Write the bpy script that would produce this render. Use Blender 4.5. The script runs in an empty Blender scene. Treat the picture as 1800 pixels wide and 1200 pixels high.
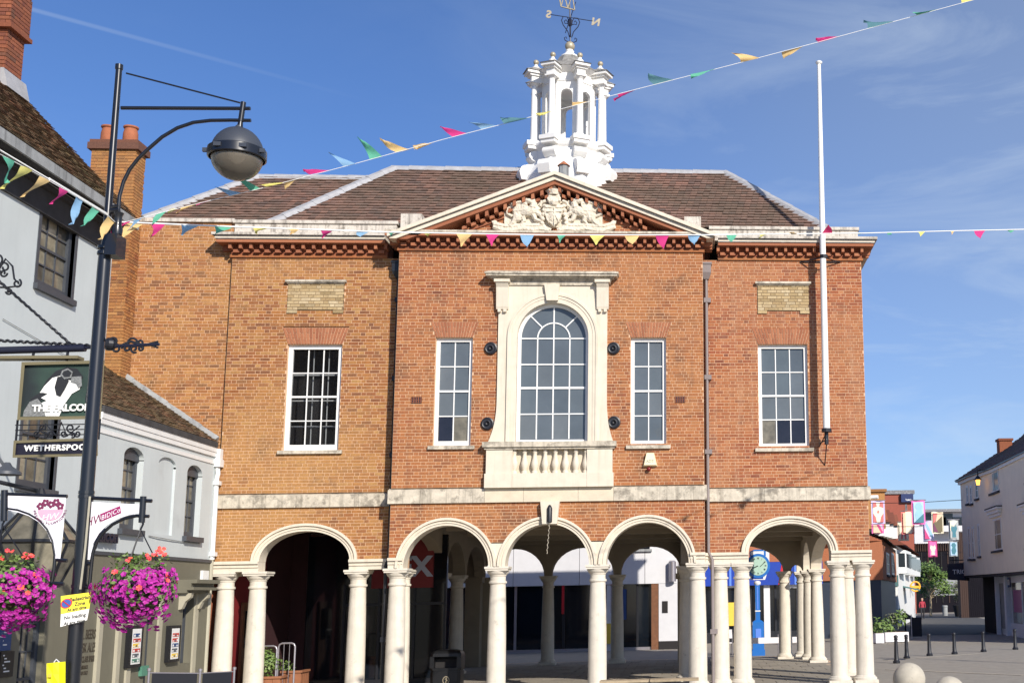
import bpy, bmesh, math, random
from math import sin, cos, pi, radians, sqrt, atan2
from mathutils import Vector, Matrix

random.seed(11)
sc = bpy.context.scene
COL = sc.collection
V = Vector

# ------------------------------------------------------------------ camera
EYE = V((0.0, 0.0, 2.2))
FPX, CX, CY = 2100.0, 1414.79, 696.8          # focal length and optical centre, in pixels of the 1800x1200 photograph
YAW, PITCH, ROLL = 0.0985993, 0.1639433, -0.0217291


def cam_axes():
    f = V((sin(YAW) * cos(PITCH), cos(YAW) * cos(PITCH), sin(PITCH)))
    r = V((cos(YAW), -sin(YAW), 0))
    u = r.cross(f)
    return r * cos(ROLL) + u * sin(ROLL), u * cos(ROLL) - r * sin(ROLL), f


RGT, UPV, FWD = cam_axes()
cd = bpy.data.cameras.new('camera')
cam = bpy.data.objects.new('camera', cd)
COL.objects.link(cam)
m3 = Matrix((RGT, UPV, -FWD)).transposed()
cam.matrix_world = Matrix.Translation(EYE) @ m3.to_4x4()
cd.sensor_width = 36
cd.lens = FPX / 1800 * 36
cd.shift_x = (900 - CX) / 1800
cd.shift_y = (CY - 600) / 1800
cd.clip_start, cd.clip_end = 0.1, 2000
sc.camera = cam


def ray(x, y):
    return RGT * ((x - CX) / FPX) - UPV * ((y - CY) / FPX) + FWD


def at(x, y, Y):
    d = ray(x, y)
    return EYE + d * (Y / d.y)


def atx(x, y, X):
    d = ray(x, y)
    return EYE + d * (X / d.x)


def atz(x, y, Z=0.0):
    d = ray(x, y)
    return EYE + d * ((Z - EYE.z) / d.z)


# ------------------------------------------------------------------ light
AZ, EL = radians(31), radians(29)             # the sun stands behind the camera, to its right
sun_dir = V((sin(AZ) * cos(EL), -cos(AZ) * cos(EL), sin(EL)))
sl = bpy.data.lights.new('sun', 'SUN')
sl.energy = 4.5
sl.angle = radians(0.5)
sl.color = (1.0, 0.93, 0.83)
so = bpy.data.objects.new('sun', sl)
so.rotation_euler = sun_dir.to_track_quat('Z', 'Y').to_euler()
so.location = (20, -20, 30)
COL.objects.link(so)

w = bpy.data.worlds.new('World')
sc.world = w
w.use_nodes = True
nt = w.node_tree
nt.nodes.clear()
N = nt.nodes.new
L = nt.links.new
out = N('ShaderNodeOutputWorld')
bg = N('ShaderNodeBackground')
bg.inputs['Strength'].default_value = 0.10
sky = N('ShaderNodeTexSky')
sky.sky_type = 'NISHITA'
sky.sun_disc = False
sky.sun_elevation = EL
sky.sun_rotation = radians(180 - 31)
sky.altitude = 0
sky.air_density = 1.0
sky.dust_density = 0.25
sky.ozone_density = 5.0
tc = N('ShaderNodeTexCoord')
# thin cirrus: a stretched noise over the direction, denser towards the horizon on the east side
mp = N('ShaderNodeMapping')
mp.inputs['Scale'].default_value = (1.3, 1.3, 5.5)
mp.inputs['Rotation'].default_value = (0.25, 0.35, 0.2)
n1 = N('ShaderNodeTexNoise')
n1.inputs['Scale'].default_value = 2.6
n1.inputs['Detail'].default_value = 8
n1.inputs['Roughness'].default_value = 0.62
n1.inputs['Distortion'].default_value = 0.7
r1 = N('ShaderNodeValToRGB')
r1.color_ramp.elements[0].position = 0.52
r1.color_ramp.elements[0].color = (0, 0, 0, 1)
r1.color_ramp.elements[1].position = 0.85
r1.color_ramp.elements[1].color = (0.42, 0.42, 0.42, 1)
L(tc.outputs['Generated'], mp.inputs['Vector'])
L(mp.outputs['Vector'], n1.inputs['Vector'])
L(n1.outputs['Fac'], r1.inputs['Fac'])
# an aircraft trail: a thin great circle, fading along its length
ta, tb = ray(60, 18).normalized(), ray(700, 192).normalized()
tn = ta.cross(tb).normalized()
tm = (tb - ta).normalized()
d1 = N('ShaderNodeVectorMath'); d1.operation = 'DOT_PRODUCT'; d1.inputs[1].default_value = tn
d2 = N('ShaderNodeVectorMath'); d2.operation = 'DOT_PRODUCT'; d2.inputs[1].default_value = tm
L(tc.outputs['Generated'], d1.inputs[0])
L(tc.outputs['Generated'], d2.inputs[0])
ab = N('ShaderNodeMath'); ab.operation = 'ABSOLUTE'
L(d1.outputs['Value'], ab.inputs[0])
mr = N('ShaderNodeMapRange'); mr.interpolation_type = 'SMOOTHSTEP'
mr.inputs['From Min'].default_value = 0.0004
mr.inputs['From Max'].default_value = 0.0022
mr.inputs['To Min'].default_value = 0.17
mr.inputs['To Max'].default_value = 0.0
L(ab.outputs[0], mr.inputs['Value'])
mr2 = N('ShaderNodeMapRange'); mr2.interpolation_type = 'SMOOTHSTEP'
s0, s1 = ta.dot(tm), tb.dot(tm)
mr2.inputs['From Min'].default_value = s0 - 0.08
mr2.inputs['From Max'].default_value = s1
mr2.inputs['To Min'].default_value = 1.0
mr2.inputs['To Max'].default_value = 0.0
L(d2.outputs['Value'], mr2.inputs['Value'])
mu = N('ShaderNodeMath'); mu.operation = 'MULTIPLY'
L(mr.outputs['Result'], mu.inputs[0]); L(mr2.outputs['Result'], mu.inputs[1])
ad = N('ShaderNodeMath'); ad.operation = 'ADD'; ad.use_clamp = True
# the cirrus lies over the eastern half of the sky, the west is clear
d3 = N('ShaderNodeVectorMath'); d3.operation = 'DOT_PRODUCT'; d3.inputs[1].default_value = (0.95, 0.15, 0.0)
L(tc.outputs['Generated'], d3.inputs[0])
m3_ = N('ShaderNodeMapRange'); m3_.interpolation_type = 'SMOOTHSTEP'
m3_.inputs['From Min'].default_value = -0.15; m3_.inputs['From Max'].default_value = 0.50
m3_.inputs['To Min'].default_value = 0.05; m3_.inputs['To Max'].default_value = 1.0
L(d3.outputs['Value'], m3_.inputs['Value'])
veil = N('ShaderNodeMath'); veil.operation = 'ADD'; veil.inputs[1].default_value = 0.24
L(r1.outputs['Color'], veil.inputs[0])
vm = N('ShaderNodeMath'); vm.operation = 'MULTIPLY'
L(veil.outputs[0], vm.inputs[0]); L(m3_.outputs['Result'], vm.inputs[1])
L(vm.outputs[0], ad.inputs[0]); L(mu.outputs[0], ad.inputs[1])
hs = N('ShaderNodeHueSaturation')
hs.inputs['Saturation'].default_value = 1.06
tint = N('ShaderNodeMix'); tint.data_type = 'RGBA'; tint.blend_type = 'MULTIPLY'
tint.inputs['Factor'].default_value = 1.0
tint.inputs['B'].default_value = (0.90, 0.92, 1.10, 1)
L(sky.outputs['Color'], tint.inputs['A'])
L(tint.outputs['Result'], hs.inputs['Color'])
mx = N('ShaderNodeMix'); mx.data_type = 'RGBA'
L(ad.outputs[0], mx.inputs['Factor'])
L(hs.outputs['Color'], mx.inputs['A'])
mx.inputs['B'].default_value = (5.8, 6.7, 7.6, 1)
L(mx.outputs['Result'], bg.inputs['Color'])
L(bg.outputs[0], out.inputs['Surface'])

sc.view_settings.view_transform = 'Standard'
sc.view_settings.look = 'None'
sc.view_settings.exposure = 0.30
sc.view_settings.gamma = 1.0
sc.view_settings.use_curve_mapping = False

# ------------------------------------------------------------------ materials
MATS = {}


def mat(name, col=(.5, .5, .5), rough=.8, metal=0.0, spec=.5, noise=(.12, 6.0), ramp=None, bump=None,
        stain=None, streak=None, big=None, coat=0.0, trans=0.0, emit=None, sub=None):
    """Principled material. ramp: colours picked per piece; noise: (amount, scale); big: (colour, scale, amount) slow drift;
    stain: (colour, scale, threshold, amount); streak: (colour, amount) run-off marks down the face; bump: (strength, scale)."""
    m = bpy.data.materials.new(name)
    MATS[name] = m
    m.use_nodes = True
    t = m.node_tree
    t.nodes.clear()
    N, L = t.nodes.new, t.links.new
    o = N('ShaderNodeOutputMaterial')
    p = N('ShaderNodeBsdfPrincipled')
    L(p.outputs[0], o.inputs['Surface'])
    p.inputs['Roughness'].default_value = rough
    p.inputs['Metallic'].default_value = metal
    p.inputs['Specular IOR Level'].default_value = spec
    p.inputs['Coat Weight'].default_value = coat
    p.inputs['Transmission Weight'].default_value = trans
    g = N('ShaderNodeNewGeometry')
    pos = g.outputs['Position']
    if ramp:
        oi = N('ShaderNodeObjectInfo')
        a = N('ShaderNodeMath'); a.operation = 'ADD'
        L(g.outputs['Random Per Island'], a.inputs[0]); L(oi.outputs['Random'], a.inputs[1])
        f = N('ShaderNodeMath'); f.operation = 'FRACT'
        L(a.outputs[0], f.inputs[0])
        r = N('ShaderNodeValToRGB')
        r.color_ramp.interpolation = 'LINEAR'
        e = r.color_ramp.elements
        for i, c in enumerate(ramp):
            q = i / max(1, len(ramp) - 1)
            if i == 0:
                el = e[0]; el.position = 0
            elif i == len(ramp) - 1:
                el = e[len(e) - 1]; el.position = 1
            else:
                el = e.new(q)
            el.color = (*c, 1)
        L(f.outputs[0], r.inputs['Fac'])
        cur = r.outputs['Color']
    else:
        r = N('ShaderNodeRGB')
        r.outputs[0].default_value = (*col, 1)
        cur = r.outputs[0]

    def nz(scale, detail=4, vec=None, rg=.6):
        n = N('ShaderNodeTexNoise')
        n.inputs['Scale'].default_value = scale
        n.inputs['Detail'].default_value = detail
        n.inputs['Roughness'].default_value = rg
        L(vec or pos, n.inputs['Vector'])
        return n.outputs['Fac']

    def mix(fac, b, blend='MIX'):
        nonlocal cur
        x = N('ShaderNodeMix'); x.data_type = 'RGBA'; x.blend_type = blend
        if isinstance(fac, float):
            x.inputs['Factor'].default_value = fac
        else:
            L(fac, x.inputs['Factor'])
        L(cur, x.inputs['A'])
        if isinstance(b, tuple):
            x.inputs['B'].default_value = (*b, 1)
        else:
            L(b, x.inputs['B'])
        cur = x.outputs['Result']

    def rng(fac, a, b, c, d):
        q = N('ShaderNodeMapRange')
        q.inputs['From Min'].default_value = a; q.inputs['From Max'].default_value = b
        q.inputs['To Min'].default_value = c; q.inputs['To Max'].default_value = d
        L(fac, q.inputs['Value'])
        return q.outputs['Result']

    if big:
        mix(rng(nz(big[1], 3), .38, .64, 0, big[2]), big[0])
    if noise:
        mix(1.0, rng(nz(noise[1], 5), .25, .75, 1 - noise[0], 1 + noise[0]), 'MULTIPLY')
    if stain:
        mix(rng(nz(stain[1], 6, rg=.7), stain[2], stain[2] + .12, 0, stain[3]), stain[0])
    if streak:
        mp = N('ShaderNodeMapping')
        mp.inputs['Scale'].default_value = (5, 5, .35)
        L(pos, mp.inputs['Vector'])
        mix(rng(nz(1.6, 5, mp.outputs[0]), .5, .72, 0, streak[1]), streak[0])
    L(cur, p.inputs['Base Color'])
    if sub:
        p.inputs['Subsurface Weight'].default_value = sub
        p.inputs['Subsurface Radius'].default_value = (.02, .02, .01)
    if bump:
        b = N('ShaderNodeBump')
        b.inputs['Strength'].default_value = bump[0]
        b.inputs['Distance'].default_value = bump[2] if len(bump) > 2 else .02
        L(nz(bump[1], 5), b.inputs['Height'])
        L(b.outputs[0], p.inputs['Normal'])
    if emit:
        p.inputs['Emission Color'].default_value = (*emit[0], 1)
        p.inputs['Emission Strength'].default_value = emit[1]
    return m


def srgb(r, g, b):
    return tuple(((c / 255) / 12.92 if c / 255 < .04045 else (((c / 255) + .055) / 1.055) ** 2.4) for c in (r, g, b))


BRICKS = [(0.265, 0.077, 0.027), (0.327, 0.107, 0.037), (0.371, 0.141, 0.052), (0.238, 0.065, 0.027), (0.353, 0.118, 0.039), (0.398, 0.174, 0.069), (0.292, 0.086, 0.034), (0.177, 0.055, 0.028), (0.335, 0.122, 0.041)]
mat('hall_brick', ramp=BRICKS, rough=.9, noise=(.2, 26), big=((.40, .175, .062), .38, .6), bump=(.35, 60, .01), stain=((.12, .055, .032), 1.4, .53, .65), streak=((.19, .085, .048), .5))
mat('hall_brick_west', ramp=[(r * 1.0, g * 1.24, b * 1.08) for r, g, b in BRICKS], rough=.9, noise=(.2, 26), big=((.42, .22, .075), .34, .75), bump=(.35, 60, .01), stain=((.14, .075, .04), 1.3, .56, .6), streak=((.24, .12, .06), .35))
mat('hall_brick_east', ramp=[(r * 1.0, g * .95, b * 1.02) for r, g, b in BRICKS], rough=.9, noise=(.2, 26), big=((.36, .155, .065), .40, .6), bump=(.35, 60, .01), stain=((.13, .055, .036), 1.5, .57, .55), streak=((.42, .27, .18), .30))
mat('tympanum_brick', ramp=BRICKS, rough=.9, noise=(.16, 30), bump=(.35, 60, .01))
mat('old_brick', ramp=[(.34, .135, .040), (.40, .18, .06), (.26, .09, .035), (.44, .22, .08), (.33, .15, .05), (.19, .085, .04), (.38, .15, .05)], rough=.92, noise=(.2, 24), big=((.42, .22, .075), .4, .5), stain=((.10, .055, .03), .9, .60, .6), bump=(.4, 50, .012))
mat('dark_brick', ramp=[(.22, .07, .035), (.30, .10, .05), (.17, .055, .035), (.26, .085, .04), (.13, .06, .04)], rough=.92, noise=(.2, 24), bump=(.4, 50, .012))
mat('red_brick', ramp=[(.36, .12, .06), (.40, .15, .07), (.32, .10, .05), (.43, .17, .08)], rough=.9, noise=(.15, 20))
mat('gauged_brick', ramp=[(.33, .118, .055), (.39, .155, .075), (.28, .098, .048), (.36, .135, .065)], rough=.88, noise=(.12, 30), bump=(.3, 60, .008))
mat('yellow_brick', ramp=[(.50, .38, .21), (.36, .25, .12), (.56, .45, .28), (.26, .185, .09), (.45, .33, .17), (.52, .41, .24)], rough=.9, noise=(.18, 25), stain=((.16, .12, .06), 7, .58, .7), bump=(.5, 40, .012))
mat('mortar', (.63, .41, .255), rough=.95, noise=(.15, 12), bump=(.4, 70, .006))
mat('stone', (.62, .54, .41), rough=.82, noise=(.10, 5), stain=((.34, .29, .21), 2.2, .62, .5), bump=(.25, 30, .008))
mat('stone_clean', (.67, .60, .485), rough=.8, noise=(.08, 4), streak=((.48, .41, .30), .45), bump=(.2, 30, .006))
mat('stone_dirty', (.56, .50, .40), rough=.88, noise=(.25, 7), streak=((.18, .155, .12), .7), stain=((.14, .12, .095), 4.0, .50, .65), bump=(.5, 20, .012))
mat('stone_parapet', (.60, .55, .48), rough=.88, noise=(.18, 6), streak=((.15, .13, .11), .85), stain=((.19, .17, .14), 6.0, .53, .75), bump=(.4, 24, .01))
mat('stone_column', (.66, .605, .51), rough=.8, noise=(.10, 5), streak=((.46, .41, .33), .45), stain=((.33, .29, .23), 3.6, .60, .6), bump=(.3, 24, .01))
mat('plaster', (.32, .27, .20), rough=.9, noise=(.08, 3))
mat('lead', (.36, .36, .37), rough=.6, metal=.0, noise=(.2, 5), bump=(.3, 9, .01))
mat('dark_lead', (.16, .16, .17), rough=.6, noise=(.25, 8), stain=((.42, .42, .42), 6, .5, .6))
mat('roof_tile', ramp=[(.20, .115, .088), (.26, .15, .115), (.16, .10, .08), (.31, .17, .125), (.22, .14, .11), (.125, .085, .072)], rough=.9, noise=(.2, 14), big=((.15, .11, .078), .55, .7), stain=((.30, .27, .20), 2.4, .62, .45), bump=(.5, 40, .01))
mat('pub_tile', ramp=[(.14, .085, .05), (.20, .12, .07), (.09, .06, .042), (.25, .12, .07), (.16, .12, .07), (.11, .075, .05)], rough=.95, noise=(.3, 12), big=((.16, .13, .06), .8, .5), bump=(.6, 30, .015))
mat('white_paint', (.80, .80, .78), rough=.45, noise=(.04, 6))
mat('cupola_white', (.78, .77, .74), rough=.5, noise=(.05, 5), stain=((.45, .43, .40), 4, .66, .35))
mat('cupola_roof', (.25, .24, .22), rough=.8, noise=(.3, 14), stain=((.09, .085, .075), 6, .5, .7), bump=(.5, 14, .02))
mat('gilt', (.42, .36, .25), rough=.45, metal=.25, noise=(.25, 14))
mat('iron', (.012, .013, .018), rough=.42, noise=(.2, 8))
mat('blue_black', (.010, .012, .030), rough=.4, noise=(.1, 8))
mat('blind_pane', ramp=[(.090, .108, .122), (.118, .136, .150), (.100, .122, .134), (.128, .142, .150)], rough=.07, noise=(.14, 1.8), spec=.55, bump=(.05, 2.2, .02))
mat('dark_pane', (.015, .014, .02), rough=.05, noise=(.4, 2.0), spec=.55)
mat('clear_pane', (.02, .02, .022), rough=.04, noise=None)
_t = MATS['clear_pane'].node_tree
_pb = [n_ for n_ in _t.nodes if n_.type == 'BSDF_PRINCIPLED'][0]
_tr = _t.nodes.new('ShaderNodeBsdfTransparent'); _tr.inputs[0].default_value = (.72, .74, .76, 1)
_ms = _t.nodes.new('ShaderNodeMixShader'); _ms.inputs[0].default_value = .72
_ou = [n_ for n_ in _t.nodes if n_.type == 'OUTPUT_MATERIAL'][0]
_t.links.new(_pb.outputs[0], _ms.inputs[1]); _t.links.new(_tr.outputs[0], _ms.inputs[2]); _t.links.new(_ms.outputs[0], _ou.inputs['Surface'])
mat('pub_pane', ramp=[(.10, .09, .07), (.26, .235, .17), (.16, .145, .11), (.05, .05, .045), (.30, .27, .20)], rough=.12, noise=(.45, 5.5), spec=.5)
mat('shop_glass', (.006, .009, .014), rough=.06, noise=(.3, 1), spec=.5)
mat('red_wall_shaded', (.035, .008, .010), rough=.8, noise=(.2, 3))
mat('room_dark', (.02, .018, .018), rough=.9, noise=(.1, 2))
mat('paving', ramp=[(.27, .24, .19), (.31, .27, .215), (.24, .21, .17), (.29, .255, .205)], rough=.88, noise=(.16, 9), stain=((.09, .085, .08), 3, .62, .5), bump=(.25, 30, .006))
mat('ground', (.27, .245, .205), rough=.9, noise=(.16, 3), stain=((.085, .08, .075), 1.3, .6, .5), bump=(.3, 22, .008))
mat('asphalt', (.075, .073, .072), rough=.9, noise=(.2, 4), bump=(.3, 40, .006))
mat('kerb_stone', (.36, .32, .26), rough=.85, noise=(.15, 8))
mat('tablet_mortar', (.22, .15, .085), rough=.95, noise=(.15, 12))
mat('render_grey', (.52, .56, .56), rough=.88, noise=(.05, 1.2), streak=((.43, .46, .46), .25), stain=((.40, .42, .42), 1.1, .60, .45), bump=(.12, 60, .004))
mat('render_trim', (.74, .74, .72), rough=.6, noise=(.06, 4))
mat('olive_paint', (.155, .145, .105), rough=.65, noise=(.08, 3), streak=((.12, .11, .08), .3))
mat('olive_light', (.40, .37, .28), rough=.6, noise=(.06, 4))
mat('slate_paint', (.055, .062, .075), rough=.5, noise=(.12, 6))
mat('fascia_weathered', (.30, .31, .31), rough=.8, noise=(.2, 4), streak=((.09, .09, .09), .75))
mat('soffit', (.045, .045, .048), rough=.85, noise=(.35, 3))
mat('terracotta', (.36, .12, .055), rough=.85, noise=(.18, 9))
mat('red_paint', (.20, .016, .018), rough=.6, noise=(.1, 5))
mat('wood_brown', (.17, .068, .028), rough=.6, noise=(.25, 8))
mat('far_glass', (.02, .022, .028), rough=.3, noise=(.5, 2), spec=.2)
mat('cream_render', (.88, .775, .60), rough=.9, noise=(.05, 1.6), streak=((.68, .61, .52), .25))
mat('planter_wood', (.30, .12, .055), rough=.75, noise=(.22, 8))


def flat(name, rgb, rough=.6, **k):
    return mat(name, srgb(*rgb), rough=rough, noise=k.pop('noise', (.05, 8)), **k)


# ------------------------------------------------------------------ objects
ORG = {}


def setp(o, label=None, cat=None, group=None, kind=None):
    if label: o['label'] = label
    if cat: o['category'] = cat
    if group: o['group'] = group
    if kind: o['kind'] = kind
    return o


def thing(name, label, cat, loc, group=None):
    o = bpy.data.objects.new(name, None)
    o.empty_display_size = .2
    o.location = loc
    COL.objects.link(o)
    ORG[o.name] = V(loc)
    return setp(o, label, cat, group)


class MB:
    def __init__(s):
        s.v, s.f = [], []

    def add(s, vs, fs):
        b = len(s.v)
        s.v.extend([tuple(q) for q in vs])
        s.f.extend([tuple(b + i for i in f) for f in fs])
        return s

    def box(s, x0, x1, y0, y1, z0, z1, T=None):
        vs = [(x0, y0, z0), (x1, y0, z0), (x1, y1, z0), (x0, y1, z0), (x0, y0, z1), (x1, y0, z1), (x1, y1, z1), (x0, y1, z1)]
        if T: vs = [T(*q) for q in vs]
        return s.add(vs, [(0, 1, 5, 4), (1, 2, 6, 5), (2, 3, 7, 6), (3, 0, 4, 7), (4, 5, 6, 7), (3, 2, 1, 0)])

    def front(s, x0, x1, y0, y1, z0, z1, T=None):      # a box without its back
        vs = [(x0, y0, z0), (x1, y0, z0), (x1, y1, z0), (x0, y1, z0), (x0, y0, z1), (x1, y0, z1), (x1, y1, z1), (x0, y1, z1)]
        if T: vs = [T(*q) for q in vs]
        return s.add(vs, [(0, 1, 5, 4), (1, 2, 6, 5), (3, 0, 4, 7), (4, 5, 6, 7), (3, 2, 1, 0)])

    def prism(s, poly, lo, hi, ax='y'):
        f = {'y': lambda a, b, c: (a, c, b), 'z': lambda a, b, c: (a, b, c), 'x': lambda a, b, c: (c, a, b)}[ax]
        n = len(poly)
        vs = [f(a, b, lo) for a, b in poly] + [f(a, b, hi) for a, b in poly]
        return s.add(vs, [tuple(range(n)), tuple(range(2 * n - 1, n - 1, -1))] + [(i, (i + 1) % n, n + (i + 1) % n, n + i) for i in range(n)])

    def hull2(s, A, B):                                # loft between two equal rings of points, capped
        n = len(A)
        return s.add(list(A) + list(B), [tuple(range(n)), tuple(range(2 * n - 1, n - 1, -1))] + [(i, (i + 1) % n, n + (i + 1) % n, n + i) for i in range(n)])

    def lathe(s, prof, c=(0, 0, 0), n=16, a0=0.0, sx=1, sy=1, cap=True):
        k = len(prof)
        vs, fs = [], []
        for r, z in prof:
            for i in range(n):
                a = a0 + 2 * pi * i / n
                vs.append((c[0] + r * cos(a) * sx, c[1] + r * sin(a) * sy, c[2] + z))
        for j in range(k - 1):
            for i in range(n):
                fs.append((j * n + i, j * n + (i + 1) % n, (j + 1) * n + (i + 1) % n, (j + 1) * n + i))
        if cap:
            fs.append(tuple(range(n - 1, -1, -1)))
            fs.append(tuple((k - 1) * n + i for i in range(n)))
        return s.add(vs, fs)

    def tube(s, pts, r, n=8, cap=True):
        pts = [V(p) for p in pts]
        k = len(pts)
        rs = r if isinstance(r, (list, tuple)) else [r] * k
        vs, fs = [], []
        ref = None
        for i, p in enumerate(pts):
            t = (pts[min(i + 1, k - 1)] - pts[max(i - 1, 0)])
            if t.length < 1e-9: t = V((0, 0, 1))
            t.normalize()
            if ref is None:
                ref = V((0, 0, 1)) if abs(t.z) < .9 else V((1, 0, 0))
            u = (ref - t * ref.dot(t))
            if u.length < 1e-6: u = t.orthogonal()
            u.normalize()
            ref = u
            b = t.cross(u)
            for j in range(n):
                a = 2 * pi * j / n
                vs.append(p + (u * cos(a) + b * sin(a)) * rs[i])
        for i in range(k - 1):
            for j in range(n):
                fs.append((i * n + j, i * n + (j + 1) % n, (i + 1) * n + (j + 1) % n, (i + 1) * n + j))
        if cap:
            fs.append(tuple(range(n - 1, -1, -1)))
            fs.append(tuple((k - 1) * n + j for j in range(n)))
        return s.add(vs, fs)

    def ball(s, c, r, n=12, m=8, M=None):
        r = r if isinstance(r, (tuple, list)) else (r, r, r)
        vs = [V((0, 0, -1))]
        for j in range(1, m):
            a = -pi / 2 + pi * j / m
            for i in range(n):
                b = 2 * pi * i / n
                vs.append(V((cos(a) * cos(b), cos(a) * sin(b), sin(a))))
        vs.append(V((0, 0, 1)))
        out = []
        for q in vs:
            q = V((q.x * r[0], q.y * r[1], q.z * r[2]))
            if M: q = M @ q
            out.append(q + V(c))
        fs = []
        for i in range(n):
            fs.append((0, 1 + (i + 1) % n, 1 + i))
            fs.append((len(vs) - 1, 1 + (m - 2) * n + i, 1 + (m - 2) * n + (i + 1) % n))
        for j in range(m - 2):
            for i in range(n):
                fs.append((1 + j * n + i, 1 + j * n + (i + 1) % n, 1 + (j + 1) * n + (i + 1) % n, 1 + (j + 1) * n + i))
        return s.add(out, fs)

    def quad(s, *p):
        return s.add(p, [tuple(range(len(p)))])

    def ring(s, cx, cz, ro, ri, y0, y1, a0=0, a1=pi, n=24, roz=None, riz=None):    # flat arch ring in the XZ plane
        roz = roz or ro; riz = riz or ri
        for k in range(n):
            a, b = a0 + (a1 - a0) * k / n, a0 + (a1 - a0) * (k + 1) / n
            A = [(cx + ri * cos(a), y, cz + riz * sin(a)) for y in (y0, y1)]
            B = [(cx + ro * cos(a), y, cz + roz * sin(a)) for y in (y0, y1)]
            Cc = [(cx + ri * cos(b), y, cz + riz * sin(b)) for y in (y0, y1)]
            D = [(cx + ro * cos(b), y, cz + roz * sin(b)) for y in (y0, y1)]
            vs = [A[0], B[0], D[0], Cc[0], A[1], B[1], D[1], Cc[1]]
            fs = [(0, 1, 2, 3), (7, 6, 5, 4), (1, 5, 6, 2), (0, 3, 7, 4)]
            if k == 0: fs.append((0, 4, 5, 1))
            if k == n - 1: fs.append((3, 2, 6, 7))
            s.add(vs, fs)
        return s

    def mesh(s, name, mt, org=V((0, 0, 0)), smooth=False, fix=True):
        me = bpy.data.meshes.new(name)
        ox, oy, oz = org
        me.from_pydata([(x - ox, y - oy, z - oz) for x, y, z in s.v], [], s.f)
        if fix and len(s.f) < 40000:
            bm = bmesh.new()
            bm.from_mesh(me)
            if smooth: bmesh.ops.remove_doubles(bm, verts=bm.verts, dist=1e-5)
            bmesh.ops.recalc_face_normals(bm, faces=bm.faces)
            bm.to_mesh(me)
            bm.free()
        if mt: me.materials.append(MATS[mt] if isinstance(mt, str) else mt)
        if smooth:
            me.polygons.foreach_set('use_smooth', [True] * len(me.polygons))
            me.set_sharp_from_angle(angle=radians(smooth if smooth is not True else 40))
        return me

    def build(s, name, mt, parent=None, smooth=False, label=None, cat=None, group=None, kind=None, fix=True):
        org = ORG[parent.name] if parent else V((0, 0, 0))
        if not parent and kind is None:                # a one-mesh thing gets its origin at its base
            xs = [q[0] for q in s.v]; ys = [q[1] for q in s.v]; zs = [q[2] for q in s.v]
            org = V(((min(xs) + max(xs)) / 2, (min(ys) + max(ys)) / 2, min(zs)))
        o = bpy.data.objects.new(name, s.mesh(name, mt, org, smooth, fix))
        COL.objects.link(o)
        ORG[o.name] = org
        if parent:
            o.parent = parent
        else:
            o.location = org
        return setp(o, label, cat, group, kind)


def place(name, me, parent, loc, rot=None, scale=None):   # a part that shares mesh data
    o = bpy.data.objects.new(name, me)
    COL.objects.link(o)
    ORG[o.name] = V(loc)
    if parent:
        o.parent = parent
        o.location = V(loc) - ORG[parent.name]
        ORG[o.name] = V(loc)
    else:
        o.location = loc
    if rot: o.rotation_euler = rot
    if scale: o.scale = scale
    return o


UCUBE = {}


def bx(name, mt, parent, x0, x1, y0, y1, z0, z1):
    if mt not in UCUBE:
        UCUBE[mt] = MB().box(-.5, .5, -.5, .5, -.5, .5).mesh('unit_block', mt)
    return place(name, UCUBE[mt], parent, ((x0 + x1) / 2, (y0 + y1) / 2, (z0 + z1) / 2), None, (abs(x1 - x0), abs(y1 - y0), abs(z1 - z0)))


def copy_tree(o, parent=None):
    c = o.copy()
    COL.objects.link(c)
    ORG[c.name] = ORG.get(o.name, V((0, 0, 0)))
    if parent: c.parent = parent
    for ch in list(o.children): copy_tree(ch, c)
    return c


def text(body, name, mt, parent, o, ux, uz, size, depth=.004, align='CENTER', bold=0.0, sx=1.0, mirror=False, spacing=1.0, slant=0.0):
    """Lettering standing on the plane spanned by ux (reading direction) and uz, its baseline middle at o."""
    cu = bpy.data.curves.new('lettering', 'FONT')
    cu.body = body
    cu.size = size
    cu.align_x = align
    cu.extrude = depth
    cu.offset = bold
    cu.shear = slant
    cu.space_character = spacing
    cu.resolution_u = 3
    ob = bpy.data.objects.new('lettering', cu)
    COL.objects.link(ob)
    dg = bpy.context.evaluated_depsgraph_get()
    me = bpy.data.meshes.new_from_object(ob.evaluated_get(dg))
    bpy.data.objects.remove(ob)
    ux, uz = V(ux).normalized(), V(uz).normalized()
    un = ux.cross(uz)
    org = ORG[parent.name] if parent else V(o)
    for vtx in me.vertices:
        q = vtx.co
        vtx.co = V(o) + ux * (q.x * sx * (-1 if mirror else 1)) + uz * q.y + un * q.z - org
    me.materials.clear()
    me.materials.append(MATS[mt])
    ob = bpy.data.objects.new(name, me)
    COL.objects.link(ob)
    ORG[ob.name] = org
    if parent: ob.parent = parent
    else: ob.location = org
    return ob


# ---- pieces laid in rows
def subtract(spans, a, b):
    r = []
    for p, q in spans:
        if b <= p or a >= q: r.append((p, q))
        else:
            if a - p > .015: r.append((p, a))
            if q - b > .015: r.append((b, q))
    return r


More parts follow.
